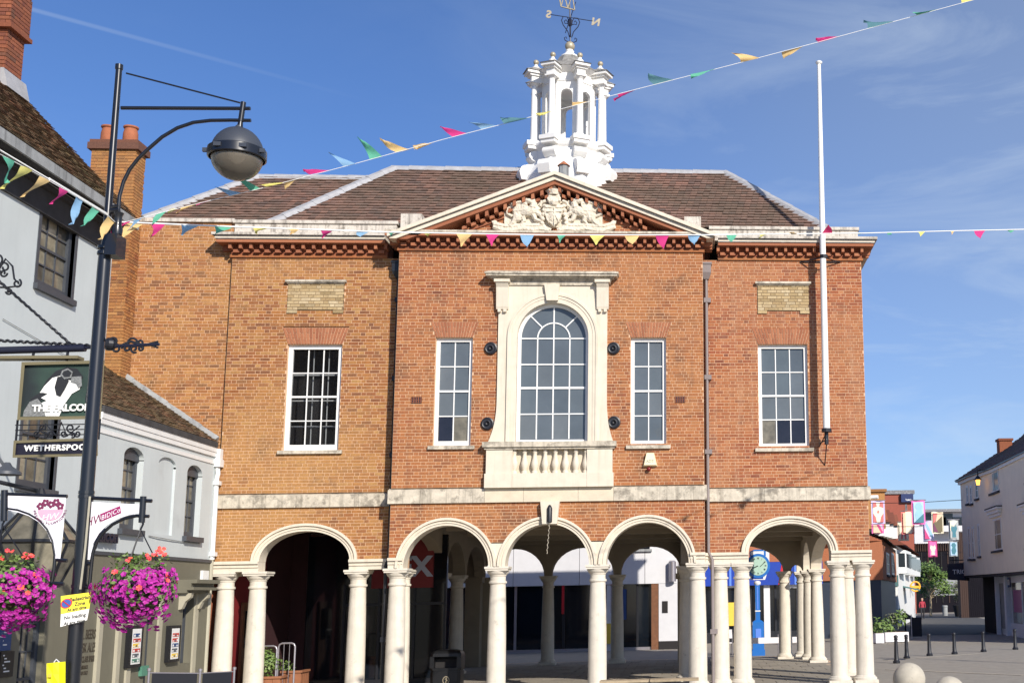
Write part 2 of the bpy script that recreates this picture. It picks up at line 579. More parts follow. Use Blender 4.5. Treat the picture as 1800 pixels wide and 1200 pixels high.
def brickwork(u0, u1, z0, z1, holes=(), course=.075, st=.225, hd=.112, seed=1, limits=None):
    """Flemish bond. Returns (bricks, strips): rectangles in wall coordinates, cut round the holes."""
    rnd = random.Random(seed)
    n = max(1, round((z1 - z0) / course))
    ch = (z1 - z0) / n
    bricks, strips = [], []
    for k in range(n):
        a, b = z0 + k * ch, z0 + (k + 1) * ch
        lo, hi = (u0, u1) if limits is None else limits((a + b) / 2)
        if hi - lo < .03: continue
        sp = [(lo, hi)]
        for h in holes:
            r = h(a, b)
            if r: sp = subtract(sp, *r)
        for p, q in sp:
            strips.append((p, q, a, b))
        pos = u0 - rnd.uniform(0, .04) - (0 if k % 2 else (st + hd) / 2)
        j = 0
        while pos < u1:
            wd = st if j % 2 else hd
            if rnd.random() < .05: wd = st
            x0, x1 = pos, pos + wd
            pos += wd; j += 1
            for p, q in sp:
                aa, bb = max(p, x0), min(q, x1)
                if bb - aa > .035:
                    bricks.append((aa + .0055, bb - .0055, a + .006, b - .006))
    return bricks, strips


def rect_hole(u0, u1, z0, z1):
    return lambda a, b: (u0, u1) if (a + b) / 2 > z0 and (a + b) / 2 < z1 else None


def arch_hole(cx, cz, rx, rz):
    def f(a, b):
        m = (a + b) / 2
        if m > cz + rz: return None
        h = rx if m <= cz else rx * sqrt(max(0, 1 - ((m - cz) / rz) ** 2))
        return (cx - h, cx + h)
    return f


def brick_wall(parent, mt, T, data, thick=.24, single=0, seed=5, name='brick', proud=.0035, mortar='mortar', pick=None, mname='mortar_bed'):
    """Bricks as real pieces in front of a mortar bed; T maps (u, depth, z) to the world. The first «single» ones are parts of their own."""
    bricks, strips = data
    rnd = random.Random(seed)
    mb = MB()
    for p, q, a, b in strips:
        mb.box(p, q, proud, thick, a, b, T)
    mb.build(mname, mortar, parent, fix=False)
    idx = list(range(len(bricks)))
    if pick: idx.sort(key=lambda i: pick(bricks[i]))
    own = set(idx[:single])
    rest = MB()
    e = V(T(1, 0, 0)) - V(T(0, 0, 0))
    d = V(T(0, 1, 0)) - V(T(0, 0, 0))
    rz = atan2(e.y, e.x)
    axis = abs(e.x) > .999 and d.y > .999
    for i, (p, q, a, b) in enumerate(bricks):
        jit = rnd.uniform(-.003, .0012)
        if i in own:
            c = V(T((p + q) / 2, .05 + jit, (a + b) / 2))
            key = mt + '_unit'
            if key not in UCUBE:
                UCUBE[key] = MB().front(-.5, .5, -.5, .5, -.5, .5).mesh('unit_brick', mt)
            place(name, UCUBE[key], parent, c, (0, 0, rz), (q - p, .1, b - a))
        else:
            rest.front(p, q, jit, .1, a, b, T)
    if rest.v: rest.build('brickwork', mt, parent, kind='stuff', fix=False)


def YT(y):
    return lambda u, d, z: (u, y + d, z)


def tile_slope(parent, mt, poly, edge, wdt=.165, gauge=.105, thick=.018, single=0, seed=3, deck='roof_deck'):
    """A roof slope: poly is convex, edge its eave direction. A boarded deck with courses of overlapping tiles on top."""
    rnd = random.Random(seed)
    P = [V(q) for q in poly]
    u = V(edge).normalized()
    n = (P[1] - P[0]).cross(P[2] - P[0]).normalized()
    if n.z < 0: n = -n
    v = n.cross(u)
    if v.z < 0:
        u = -u; v = n.cross(u)
    o = P[0]
    Q = [((p - o).dot(u), (p - o).dot(v)) for p in P]
    vmin, vmax = min(q[1] for q in Q), max(q[1] for q in Q)

    def span(t):
        xs = []
        for i in range(len(Q)):
            (a, b), (c, d) = Q[i], Q[(i + 1) % len(Q)]
            if (b - t) * (d - t) <= 0 and abs(b - d) > 1e-9:
                xs.append(a + (c - a) * (t - b) / (d - b))
        return (min(xs), max(xs)) if len(xs) > 1 else None

    MB().add([p - n * .03 for p in P] + [p - n * .06 for p in P],
             [tuple(range(len(P)))] + [(i, (i + 1) % len(P), len(P) + (i + 1) % len(P), len(P) + i) for i in range(len(P))]).build(deck, 'soffit', parent)
    rest = MB()
    cnt = 0
    rows = int((vmax - vmin) / gauge)
    rot = Matrix((u, v, n)).transposed().to_euler()
    key = mt + '_tile'
    if key not in UCUBE:
        UCUBE[key] = MB().add([(-.5, -.5, .5), (.5, -.5, .5), (.5, .5, -.8), (-.5, .5, -.8), (-.5, -.5, 1), (.5, -.5, 1), (.5, .5, .15), (-.5, .5, .15)],
                              [(0, 1, 5, 4), (1, 2, 6, 5), (3, 0, 4, 7), (4, 5, 6, 7)]).mesh('unit_tile', mt)
    for k in range(rows + 1):
        t0 = vmin + k * gauge
        t = t0 + gauge * .4
        if t > vmax: break
        s = span(t)
        if not s: continue
        x = s[0] - (wdt / 2 if k % 2 else 0)
        while x < s[1]:
            a, b = max(x, s[0]), min(x + wdt, s[1])
            x += wdt
            if b - a < .03: continue
            a += .002; b -= .002
            lift = rnd.uniform(-.005, .006)
            tw = rnd.uniform(-.004, .004)
            d0, d1 = t0 - .01, t0 + gauge * 1.18
            if cnt < single:
                c = o + u * ((a + b) / 2) + v * ((d0 + d1) / 2) + n * lift
                place('roof_tile', UCUBE[key], parent, c, rot, (b - a, d1 - d0, thick))
            else:
                def W(p, q, r): return o + u * p + v * q + n * r
                rest.add([W(a, d0, lift + thick * .5), W(b, d0, lift + tw + thick * .5), W(b, d1, -.8 * thick + lift), W(a, d1, -.8 * thick + lift),
                          W(a, d0, lift + thick), W(b, d0, lift + thick + tw), W(b, d1, .15 * thick + lift), W(a, d1, .15 * thick + lift)],
                         [(0, 1, 5, 4), (1, 2, 6, 5), (3, 0, 4, 7), (4, 5, 6, 7)])
            cnt += 1
    if rest.v: rest.build('tiling', mt, parent, kind='stuff', fix=False)


def window_sash(parent, x0, x1, z0, z1, Y, cols, rows, glass, fw=.07, bar=.024, deep=.10, name='sash_window', paint='white_paint', panes=None, meet=None, T=None):
    """Sash window in a wall facing -Y: frame, bars, meeting rail and every pane."""
    T = T or (lambda x, y, z: (x, y, z))
    y = Y + deep
    m = MB()
    m.box(x0, x0 + fw, y, y + .09, z0, z1, T).box(x1 - fw, x1, y, y + .09, z0, z1, T)
    m.box(x0 + fw, x1 - fw, y, y + .09, z1 - fw, z1, T).box(x0 + fw, x1 - fw, y, y + .09, z0, z0 + fw * 1.25, T)
    fr = m.build(name, paint, parent)
    a0, a1, b0, b1 = x0 + fw, x1 - fw, z0 + fw * 1.25, z1 - fw
    meet = rows // 2 if meet is None else meet
    yb = y + .03
    zs = [b0 + (b1 - b0) * k / rows for k in range(rows + 1)]
    xs = [a0 + (a1 - a0) * k / cols for k in range(cols + 1)]

    def pc(nm, mt, p0, p1, q0, q1, r0, r1):
        MB().box(p0, p1, q0, q1, r0, r1, T).build(nm, mt, fr, fix=False)

    for k in range(1, rows):
        h = .045 if k == meet else bar
        pc('meeting_rail' if k == meet else 'glazing_bar', paint, a0, a1, yb - (.012 if k == meet else 0), yb + .04, zs[k] - h / 2, zs[k] + h / 2)
    for k in range(1, cols):
        for r in range(rows):
            lo = zs[r] + (.0225 if r == meet else (0 if r == 0 else bar / 2))
            hi = zs[r + 1] - (.0225 if r + 1 == meet else (0 if r + 1 == rows else bar / 2))
            pc('glazing_bar', paint, xs[k] - bar / 2, xs[k] + bar / 2, yb + .002, yb + .038, lo, hi)
    for c in range(cols):
        for r in range(rows):
            g = glass if panes is None else panes.get((c, r), glass)
            tl = random.uniform(-.003, .003)
            pq = [(xs[c], yb + .02 + tl, zs[r]), (xs[c + 1], yb + .02 - tl, zs[r]), (xs[c + 1], yb + .022 - tl, zs[r + 1]), (xs[c], yb + .022 + tl, zs[r + 1])]
            MB().quad(*[T(*q) for q in pq]).build('pane', g, fr, fix=False)
    return fr

# ------------------------------------------------------------------ ground
m = MB()
m.quad((-500, -60, 0), (500, -60, 0), (500, 900, 0), (-500, 900, 0))
m.build('ground', 'ground', kind='structure')
m = MB().box(-10.5, 4.45, 27.75, 42.6, .004, .10)
floor = m.build('arcade_floor', 'mortar', kind='structure')
ORG['arcade_floor'] = V((0, 0, 0))
unit_slab = MB().front(-.5, .5, -.5, .5, -.5, .5).box(-.5, .5, -.5, .5, .49, .5).mesh('unit_slab', 'paving')
unit_slab = MB().box(-.5, .5, -.5, .5, -.5, .5).mesh('unit_slab', 'paving')
rest = MB()
nsl = 0
for j in range(20):
    for i in range(26):
        x0 = -10.45 + i * .57 + (.28 if j % 2 else 0)
        y0 = 27.8 + j * .74
        x1, y1 = x0 + .56, y0 + .73
        if x1 > 4.4 or y1 > 42.5: continue
        h = .030 + random.uniform(-.003, .003)
        if nsl < 300:
            place('paving_slab', unit_slab, floor, ((x0 + x1) / 2, (y0 + y1) / 2, .10 + h / 2), None, (x1 - x0 - .008, y1 - y0 - .008, h))
            nsl += 1
        else:
            rest.box(x0, x1 - .008, y0, y1 - .008, .10, .10 + h)
rest.build('slab_paving', 'paving', floor, kind='stuff', fix=False)
m = MB()
for i in range(16):
    m.box(-10.5 + i * .93, -10.5 + i * .93 + .922, 27.42, 27.74, .001, .125 + .003 * (i % 3))
m.build('kerb', 'kerb_stone', kind='structure')

# ------------------------------------------------------------------ the town hall
YC, YW = 28.0, 28.45
XA, XB = -6.76, 0.364                       # centre block
XL, XR = -10.70, 4.29                       # wings
hall = thing('town_hall', 'two storey red brick town hall on stone arcade columns with pediment and white cupola', 'town hall', (-3.2, 28, 0))
H = hall


def fc(x, y): p = at(x, y, YC); return p.x, p.z
def fw_(x, y): p = at(x, y, YW); return p.x, p.z


CZ0, CZ1, CZ2, CZ3 = 2.98, 4.433, 4.79, 10.39     # spring, band bottom, band top, cornice bottom (centre)
WZ1, WZ2, WZ3 = 4.416, 4.751, 10.33               # the same on the wings
cols_c = [-6.60, -4.36, -2.10, 0.19]
arch_c = [(-5.49, 1.12), (-3.23, 1.12), (-.955, 1.12)]
arch_w = [(-8.73, 1.17), (2.375, 1.15)]

# window rectangles x0,x1,z0,z1
def wrect(xl, xr, ym, yt, yb, f):
    a, b = f(xl, ym)[0], f(xr, ym)[0]
    c = f((xl + xr) / 2, yt)[1]; d = f((xl + xr) / 2, yb)[1]
    return a, b, d, c


W_cl = wrect(763.5, 829, 690, 593, 782, fc)
W_cr = wrect(1108.5, 1171, 690, 593, 781, fc)
W_l = wrect(501.5, 598, 697, 605, 790, fw_)
W_r = wrect(1333.5, 1421, 697, 605, 786, fw_)
ax0, ax1, az0, az1 = fc(908, 690)[0], fc(1034, 690)[0], fc(971, 779)[1], fc(971, 533)[1]
acx = (ax0 + ax1) / 2
arx = (ax1 - ax0) / 2
acz = az1 - arx                             # springing of the big arched window
sx0, sx1 = fc(876, 600)[0], fc(1067.5, 600)[0]
sz1 = fc(971, 495)[1]                       # under the hood
sz0 = fc(971, 778)[1]
pb0 = fc(853, 845)[0]; pb1 = fc(1079, 845)[0]


def splay(r, f, h, s):
    def q(a, b):
        m_ = (a + b) / 2
        if r[3] <= m_ <= r[3] + h:
            e = s * (m_ - r[3]) / h
            return r[0] - e, r[1] + e
        return None
    return q


AH, AS = .375, .13
T_c, T_w = YT(YC), YT(YW)
holes_c = [rect_hole(*W_cl), rect_hole(*W_cr), splay(W_cl, 0, AH, AS), splay(W_cr, 0, AH, AS),
           rect_hole(sx0 + .05, sx1 - .05, CZ2, sz1 + .15), rect_hole(pb0 + .05, pb1 - .05, CZ2, fc(971, 784)[1])]
brick_wall(H, 'hall_brick', T_c, brickwork(XA, XB, CZ2, CZ3, holes_c, seed=2), thick=.3)
for i, (c, r) in enumerate(arch_c): pass
holes_s = [arch_hole(c, CZ0, r - .06, 1.07) for c, r in arch_c] + [(lambda a, b, c=c: (c - .17, c + .17) if a < 3.48 else None) for c in cols_c[1:3]]
brick_wall(H, 'hall_brick', T_c, brickwork(XA, XB, 3.22, CZ1, holes_s, seed=3), thick=.4, single=300, pick=lambda q: q[2] - .2 * (q[1] - q[0]))
PL = [(wrect(506, 605, 520, 497, 545, fw_)), (wrect(1331.5, 1422, 520, 500, 546, fw_))]
for (x0, x1, W, PN, sd) in ((XL, XA, W_l, PL[0], 4), (XB, XR, W_r, PL[1], 5)):
    brick_wall(H, 'hall_brick_west' if sd == 4 else 'hall_brick_east', T_w, brickwork(x0, x1, WZ2, WZ3, [rect_hole(*W), splay(W, 0, .40, .14), rect_hole(*PN)], seed=sd), thick=.3)
for i, (x0, x1) in enumerate(((XL, XA), (XB, XR))):
    c, r = arch_w[i]
    brick_wall(H, ('hall_brick_west', 'hall_brick_east')[i], T_w, brickwork(x0, x1, 3.22, WZ1, [arch_hole(c, 3.2, r - .06, .80)], seed=6 + i), thick=.4)
# returns of the centre block
TA = lambda u, d, z: (XA + d, YC + u, z)
TB = lambda u, d, z: (XB - d, YC + u, z)
m = MB()
for (z0, z1) in ((3.0, CZ1), (CZ2, CZ3)):
    for T in (TA, TB):
        for a in (0,):
            b, s = brickwork(.12, .46, z0, z1, seed=8)
            for p, q, e, f in b: m.front(p, q, 0, .08, e, f, T)
m.build('return_brickwork', 'hall_brick', H, kind='stuff', fix=False)
m = MB()
m.box(XA + .008, XA + .3, YC + .1, 28.7, 3.0, CZ3).box(XB - .3, XB - .008, YC + .1, 28.7, 3.0, CZ3)
m.build('mortar_bed', 'mortar', H)


# flat gauged arches over the windows
def flat_arch(r, T, h, s, n):
    for k in range(n):
        a0, a1 = k / n, (k + 1) / n
        def X(t, q): return (r[0] - s * q) + (r[1] - r[0] + 2 * s * q) * t
        cut = (.34, .67)[k % 2]
        for q0, q1 in ((0, cut), (cut, 1)):
            g = .0065
            mm = MB()
            mm.prism([(X(a0, q0) + g, r[3] + h * q0 + g), (X(a1, q0) - g, r[3] + h * q0 + g), (X(a1, q1) - g, r[3] + h * q1 - g), (X(a0, q1) + g, r[3] + h * q1 - g)],
                     T(0, -.006, 0)[1], T(0, .1, 0)[1])
            mm.build('voussoir', 'gauged_brick', H)


mm = MB()
for r, T, h, s, n in ((W_cl, T_c, AH, AS, 15), (W_cr, T_c, AH, AS, 15), (W_l, T_w, .40, .14, 20), (W_r, T_w, .40, .14, 20)):
    flat_arch(r, T, h, s, n)
    MB().prism([(r[0], r[3]), (r[1], r[3]), (r[1] + s, r[3] + h), (r[0] - s, r[3] + h)], T(0, .006, 0)[1], T(0, .3, 0)[1]).build('mortar_bed', 'mortar', H)

# ---- windows
window_sash(H, *W_cl, YC, 2, 4, 'blind_pane', fw=.085, panes={(0, 0): 'dark_pane', (1, 0): 'pub_pane'})
window_sash(H, *W_cr, YC, 2, 4, 'blind_pane', fw=.085)
window_sash(H, *W_l, YW, 3, 4, 'clear_pane', fw=.10, deep=.09)
# the room behind it, with a second inner sash
MB().box(W_l[0] - .2, W_l[1] + .2, YW + .95, YW + 1.0, W_l[2] - .2, W_l[3] + .3).build('room_wall', 'room_dark', H)
q_ = MB().box(W_l[0], W_l[1], YW + .32, YW + .345, W_l[2] + .02, W_l[2] + .08)
for k in range(4):
    z_ = W_l[2] + (W_l[3] - W_l[2]) * (k + .93) / 4.05
    if k < 3: q_ = MB().box(W_l[0], W_l[1], YW + .33, YW + .35, z_, z_ + .03); q_.build('inner_sash', 'render_trim', H)
for k in (1, 2):
    x_ = W_l[0] + .10 + (W_l[1] - W_l[0] - .2) * k / 3 + .045
    MB().box(x_, x_ + .022, YW + .352, YW + .37, W_l[2] + .05, W_l[3] - .05).build('inner_sash', 'render_trim', H)
window_sash(H, *W_r, YW, 3, 4, 'blind_pane', fw=.085, panes={(0, 0): 'pub_pane', (1, 0): 'dark_pane', (2, 0): 'dark_pane'})
for r, Y in ((W_cl, YC), (W_cr, YC), (W_l, YW), (W_r, YW)):
    mm = MB()
    mm.add([(r[0] - .10, Y - .07, r[2] - .10), (r[1] + .10, Y - .07, r[2] - .10), (r[1] + .10, Y + .2, r[2] - .10), (r[0] - .10, Y + .2, r[2] - .10),
            (r[0] - .10, Y - .07, r[2] - .02), (r[1] + .10, Y - .07, r[2] - .02), (r[1] + .10, Y + .2, r[2] + .01), (r[0] - .10, Y + .2, r[2] + .01)],
           [(0, 1, 5, 4), (1, 2, 6, 5), (2, 3, 7, 6), (3, 0, 4, 7), (4, 5, 6, 7), (3, 2, 1, 0)])
    mm.build('window_sill', 'stone_dirty', H)

# ---- yellow brick tablets above the wing windows
for k, r in enumerate(PL):
    w_ = r[1] - r[0]
    tab = MB().box(r[0] + .01, r[1] - .01, YW - .02, YW + .2, r[2], r[3]).build('tablet', 'tablet_mortar', H, label='pale yellow brick tablet above the wing window')
    b, s = brickwork(r[0], r[1], r[2], r[3], seed=20 + k)
    for p, q, a, e in b: bx('brick', 'yellow_brick', tab, p, q, YW - .028, YW + .05, a, e)
    for x0 in (r[0], r[1] - w_ * .18): bx('brick', 'yellow_brick', tab, x0, x0 + w_ * .18, YW - .03, YW + .05, r[2] - .075, r[2] - .004)
    mm = MB().box(r[0] - .05, r[1] + .05, YW - .10, YW + .1, r[3], r[3] + .055).box(r[0] - .02, r[1] + .02, YW - .06, YW + .1, r[3] - .03, r[3])
    mm.build('cap_moulding', 'stone_dirty', tab)

# ---- stone band between the storeys, block by block
def band(x0, x1, z0, z1, Y, n, off=0):
    e = [x0] + sorted(x0 + (x1 - x0) * (k + random.uniform(-.22, .22)) / n for k in range(1, n)) + [x1]
    for a, b in zip(e[:-1], e[1:]):
        mm = MB().box(a + .003, b - .003, Y - .055 - random.uniform(0, .003), Y + .25, z0, z1 - .05)
        mm.add([(a + .003, Y - .055, z1 - .05), (b - .003, Y - .055, z1 - .05), (b - .003, Y + .1, z1), (a + .003, Y + .1, z1), (a + .003, Y + .1, z1 - .05), (b - .003, Y + .1, z1 - .05)],
               [(0, 1, 2, 3), (0, 3, 4), (1, 5, 2), (0, 4, 5, 1), (3, 2, 5, 4)])
        mm.build('band_block', 'stone_dirty', H)


band(XA - .06, pb0, CZ1, CZ2, YC, 3)
band(pb1, XB + .06, CZ1, CZ2, YC, 2)
for a, b in ((pb0, acx - .62), (acx - .62, acx + .62), (acx + .62, pb1)):
    bx('band_block', 'stone', H, a + .003, b - .003, YC - .06, YC + .25, CZ1, CZ2)
band(XL - .06, XA - .003, WZ1, WZ2, YW, 4)
band(XB + .06, XR + .06, WZ1, WZ2, YW, 3)
bx('band_block', 'stone_dirty', H, XA - .055, XA + .1, YC + .2, YW + .2, CZ1, CZ2)
bx('band_block', 'stone_dirty', H, XB - .1, XB + .055, YC + .2, YW + .2, CZ1, CZ2)

# ---- arcade: archivolts and imposts
def archivolt(c, z, rxo, rzo, th, Y, deep):
    mm = MB()
    mm.ring(c, z, rxo - .055, rxo - th, Y - .03, Y + deep, n=32, roz=rzo - .055, riz=rzo - th)
    mm.ring(c, z, rxo, rxo - .055, Y - .075, Y + .1, n=32, roz=rzo, riz=rzo - .055)
    mm.ring(c, z, rxo - .095, rxo - .12, Y - .05, Y + .1, n=32, roz=rzo - .095, riz=rzo - .12)
    return mm.build('archivolt', 'stone_clean', H, smooth=True)


for c, r in arch_c: archivolt(c, CZ0, r, 1.12, .175, YC, .42)
for c, r in arch_w: archivolt(c, 3.2, r, .85, .175, YW, .42)
for c in cols_c[1:3]:
    MB().prism([(c - .03, CZ0), (c + .03, CZ0), (c + .18, 3.5), (c - .18, 3.5)], YC - .015, YC + .4).build('spandrel_stone', 'stone_clean', H)


def impost(x0, x1, Y):
    mm = MB()
    mm.box(x0, x1, Y - .02, Y + .42, 2.98, 3.07).box(x0, x1, Y - .045, Y + .42, 3.07, 3.13)
    mm.box(x0, x1, Y - .09, Y + .42, 3.15, 3.215).box(x0, x1, Y - .06, Y + .42, 3.13, 3.15)
    mm.build('impost', 'stone_clean', H)


impost(XL - .02, -9.73, YW); impost(-7.74, XA - .02, YW)
impost(XB + .02, 1.395, YW); impost(3.355, XR + .04, YW)
impost(XA - .01, -6.44, YC); impost(.02, XB + .01, YC)

# ---- columns
def half(prof): return prof
shaft_me = MB().lathe([(.236, .20), (.232, .3), (.229, .8), (.222, 1.4), (.208, 2.0), (.190, 2.55), (.188, 2.60)], n=24).mesh('column_shaft', 'stone_column', smooth=True)
cap_me = (MB().lathe([(.188, 2.59), (.215, 2.60), (.222, 2.625), (.215, 2.65), (.19, 2.655), (.19, 2.76), (.205, 2.765), (.205, 2.785), (.225, 2.80), (.262, 2.85), (.27, 2.885)], n=24)
          .box(-.275, .275, -.275, .275, 2.886, 2.93).box(-.295, .295, -.295, .295, 2.93, 2.979)).mesh('column_capital', 'stone_column', smooth=True)
base_me = (MB().lathe([(.30, .10), (.305, .125), (.30, .15), (.265, .165), (.262, .185), (.24, .20)], n=24).box(-.30, .30, -.30, .30, .0, .10)).mesh('column_base', 'stone_column', smooth=True)


def column(x, y, sc_=.92):
    o = place('column', shaft_me, H, (x, y, 0), None, (sc_, sc_, 1))
    for nm, me in (('capital', cap_me), ('base', base_me)):
        c = bpy.data.objects.new(nm, me)
        COL.objects.link(c)
        c.parent = o
        if nm == 'base': c.location.z = .10
    return o


for x in cols_c: column(x, YC + .22)
for x in (-10.50, -9.80, -7.58, .72, 1.24, 3.52, 4.13): column(x, YW + .22)
column(at(705, 1090, 29.3).x, 29.3)
side_x = lambda y: 4.15 - .022 * (y - 28.67)
for y in (31.3, 37.6, 39.6, 41.6): column(side_x(y), y)
YR = 40.3
xr = lambda px_, Y: at(px_, 1090, Y).x
rear_x = [xr(963, YR), xr(1085, YR), xr(1380, YR)]
for x, y in ((rear_x[2], YR), (xr(771, 33.6), 33.6), (xr(802, 36.6), 36.6), (-.06, 30.9), (rear_x[0], YR), (rear_x[1], YR)): column(x, y)
for x, y in ((xr(832, YR), YR), (xr(851, YR + .1), YR + .6), (xr(1204, YR), YR), (-.06, 36.0)):
    MB().box(x - .24, x + .24, y - .24, y + .24, 0, 2.8).box(x - .3, x + .3, y - .3, y + .3, 2.8, 2.98).build('pier', 'plaster', H)


# inner walls over the columns, cut by arches
def arcade(spans, z0, z1, cr, T, th, name, mt, z_s=2.98, rise=.9):
    """spans: list of (u0, u1, open) — one wall over all of them, elliptical openings in the open ones."""
    mm = MB()
    for a, b, op in spans:
        if not op:
            mm.box(a, b, 0, th, z0, z1, T)
            continue
        n = 16
        g = .12
        mm.box(a, a + g, 0, th, z0, z1, T).box(b - g, b, 0, th, z0, z1, T)
        c, r = (a + b) / 2, (b - a) / 2 - g
        rs = min(rise, r)
        for k in range(n):
            t0, t1 = pi * k / n, pi * (k + 1) / n
            x0, x1 = c + r * cos(t1), c + r * cos(t0)
            za, zb = z_s + rs * sin(t1), z_s + rs * sin(t0)
            vs = [(x0, 0, za), (x1, 0, zb), (x1, th, zb), (x0, th, za), (x0, 0, z1), (x1, 0, z1), (x1, th, z1), (x0, th, z1)]
            mm.add([T(*q) for q in vs], [(0, 1, 5, 4), (2, 3, 7, 6), (3, 2, 1, 0)])
    return mm.build(name, mt, H)


TS = lambda u, d, z: (side_x(u) + .16 - d, u, z)
arcade([(28.9, 31.3, 1), (31.3, 37.6, 1), (37.6, 39.6, 1), (39.6, 41.6, 1)], 2.98, 4.2, 0, TS, .34, 'side_arcade_wall', 'stone_clean')
arcade([(-10.6, xr(842, YR), 0), (xr(842, YR), rear_x[0], 1), (rear_x[0], rear_x[1], 1), (rear_x[1], xr(1204, YR), 1), (xr(1204, YR), rear_x[2] + .1, 1), (rear_x[2] + .1, 3.9, 1)], 2.98, 4.2, 0, YT(YR - .17), .34, 'rear_arcade_wall', 'plaster')
TI = lambda u, d, z: (xr(771, 33.6) + .15 - d, u, z)
arcade([(28.9, 33.6, 1), (33.6, 36.6, 1), (36.6, 40.1, 1)], 2.98, 4.2, 0, TI, .34, 'inner_arcade_wall', 'plaster')
TI2 = lambda u, d, z: (.10 - d, u, z)
arcade([(28.9, 30.9, 1), (30.9, 36.0, 1), (36.0, 40.1, 1)], 2.98, 4.2, 0, TI2, .3, 'inner_arcade_wall', 'plaster')
MB().box(XL + .1, 4.0, 28.80, 42.2, 4.16, 4.3).build('ceiling', 'plaster', H)
for y in (31.0, 33.9, 36.8, 39.6): bx('ceiling_beam', 'plaster', H, -6.1, 4.0, y, y + .3, 3.98, 4.159)
# side and rear walls of the upper storey, plain brick
mm = MB()
mm.box(XL + .05, XR - .30, 29.6, 42.2, 4.3, 10.4)
mm.build('upper_storey_core', 'red_brick', H)
b, s = brickwork(28.45, 42.2, WZ2, WZ3, seed=31, course=.15, st=.46, hd=.22)
mm = MB()
TR_ = lambda u, d, z: (XR - d, u, z)
for p, q, a, e in b: mm.front(p, q, 0, .08, a, e, TR_)
mm.build('side_brickwork', 'hall_brick', H, kind='stuff', fix=False)
MB().box(XR - .3, XR - .01, 28.75, 42.2, 4.2, WZ3).build('mortar_bed', 'mortar', H)
bx('band_block', 'stone_dirty', H, XR - .1, XR + .058, 28.7, 42.2, WZ1, WZ2)
mm = MB()
b, s = brickwork(28.45, 28.75, WZ2, WZ3, seed=33)
TLs = lambda u, d, z: (XL + d, u, z)
for p, q, a, e in b: mm.front(p, q, 0, .08, a, e, TLs)
mm.build('return_brickwork', 'hall_brick', H, kind='stuff', fix=False)

# ---- left wing: red painted shop behind the arcade
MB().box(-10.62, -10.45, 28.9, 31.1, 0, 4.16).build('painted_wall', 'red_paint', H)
MB().box(-10.62, -10.45, 31.101, 33.0, 0, 4.16).box(-10.45, -10.05, 33.0, 33.2, 0, 4.16).build('inner_wall', 'red_wall_shaded', H)  # unlit inner end of the red wall: its shade is painted as dark maroon
MB().box(-10.05, -6.45, 33.05, 33.2, 0, 4.0).build('shop_glazing', 'shop_glass', H)
mm = MB()
for x in (-9.1, -8.2, -7.3, -6.5): mm.box(x, x + .06, 32.99, 33.05, 0, 2.72)
mm.box(-9.1, -6.45, 32.98, 33.05, 0, .25).box(-9.1, -6.45, 32.985, 33.05, 2.15, 2.22)
mm.build('shop_frame', 'iron', H)
fas = MB().box(at(655, 1000, 33).x, at(762, 1000, 33).x, 32.93, 33.2, 2.6, 4.16).build('shop_fascia', 'red_paint', H)
flat('sign_grey', (178, 186, 205))
text('EX', 'fascia_lettering', 'sign_grey', fas, at(728, 1011, 32.92), (1, 0, 0), (0, 0, 1), .72, bold=.03, depth=.01)
# a door of the red shop, part glazed, with a hand rail
dr = MB().box(-10.44, -10.38, 29.5, 30.7, .0, 2.3).build('shop_door', 'wood_brown', H)
MB().tube([(-10.30, 29.8, .95), (-10.30, 29.8, 1.5), (-10.30, 30.3, 1.5), (-10.30, 30.3, .95)], .02).build('door_handle', 'white_paint', dr)
MB().box(-10.375, -10.36, 29.62, 30.58, 1.25, 2.1).build('door_glass', 'shop_glass', dr)

# ---- keystone of the middle arch with its lamp slot and chain
kx = acx - .01
kz0, kz1 = fc(966, 921)[1], CZ1
ks = MB().prism([(kx - .165, kz0), (kx + .165, kz0), (kx + .215, kz1), (kx - .215, kz1)], YC - .17, YC + .1).build('keystone', 'stone_clean', H)
MB().lathe([(.0, 0), (.06, .02), (.06, .34), (.03, .40), (0, .42)], (kx, YC - .175, kz0 + .02), n=10).build('lamp_pipe', 'iron', ks, smooth=True)
ch = MB()
for k in range(12):
    z = kz0 - .02 - k * .055
    ch.tube([(kx + (.012 if k % 2 else -.012) - .004 * k, YC - .17, z), (kx - .004 * (k + 1), YC - .17, z - .05)], .007, 5)
ch.build('chain', 'stone_dirty', ks)

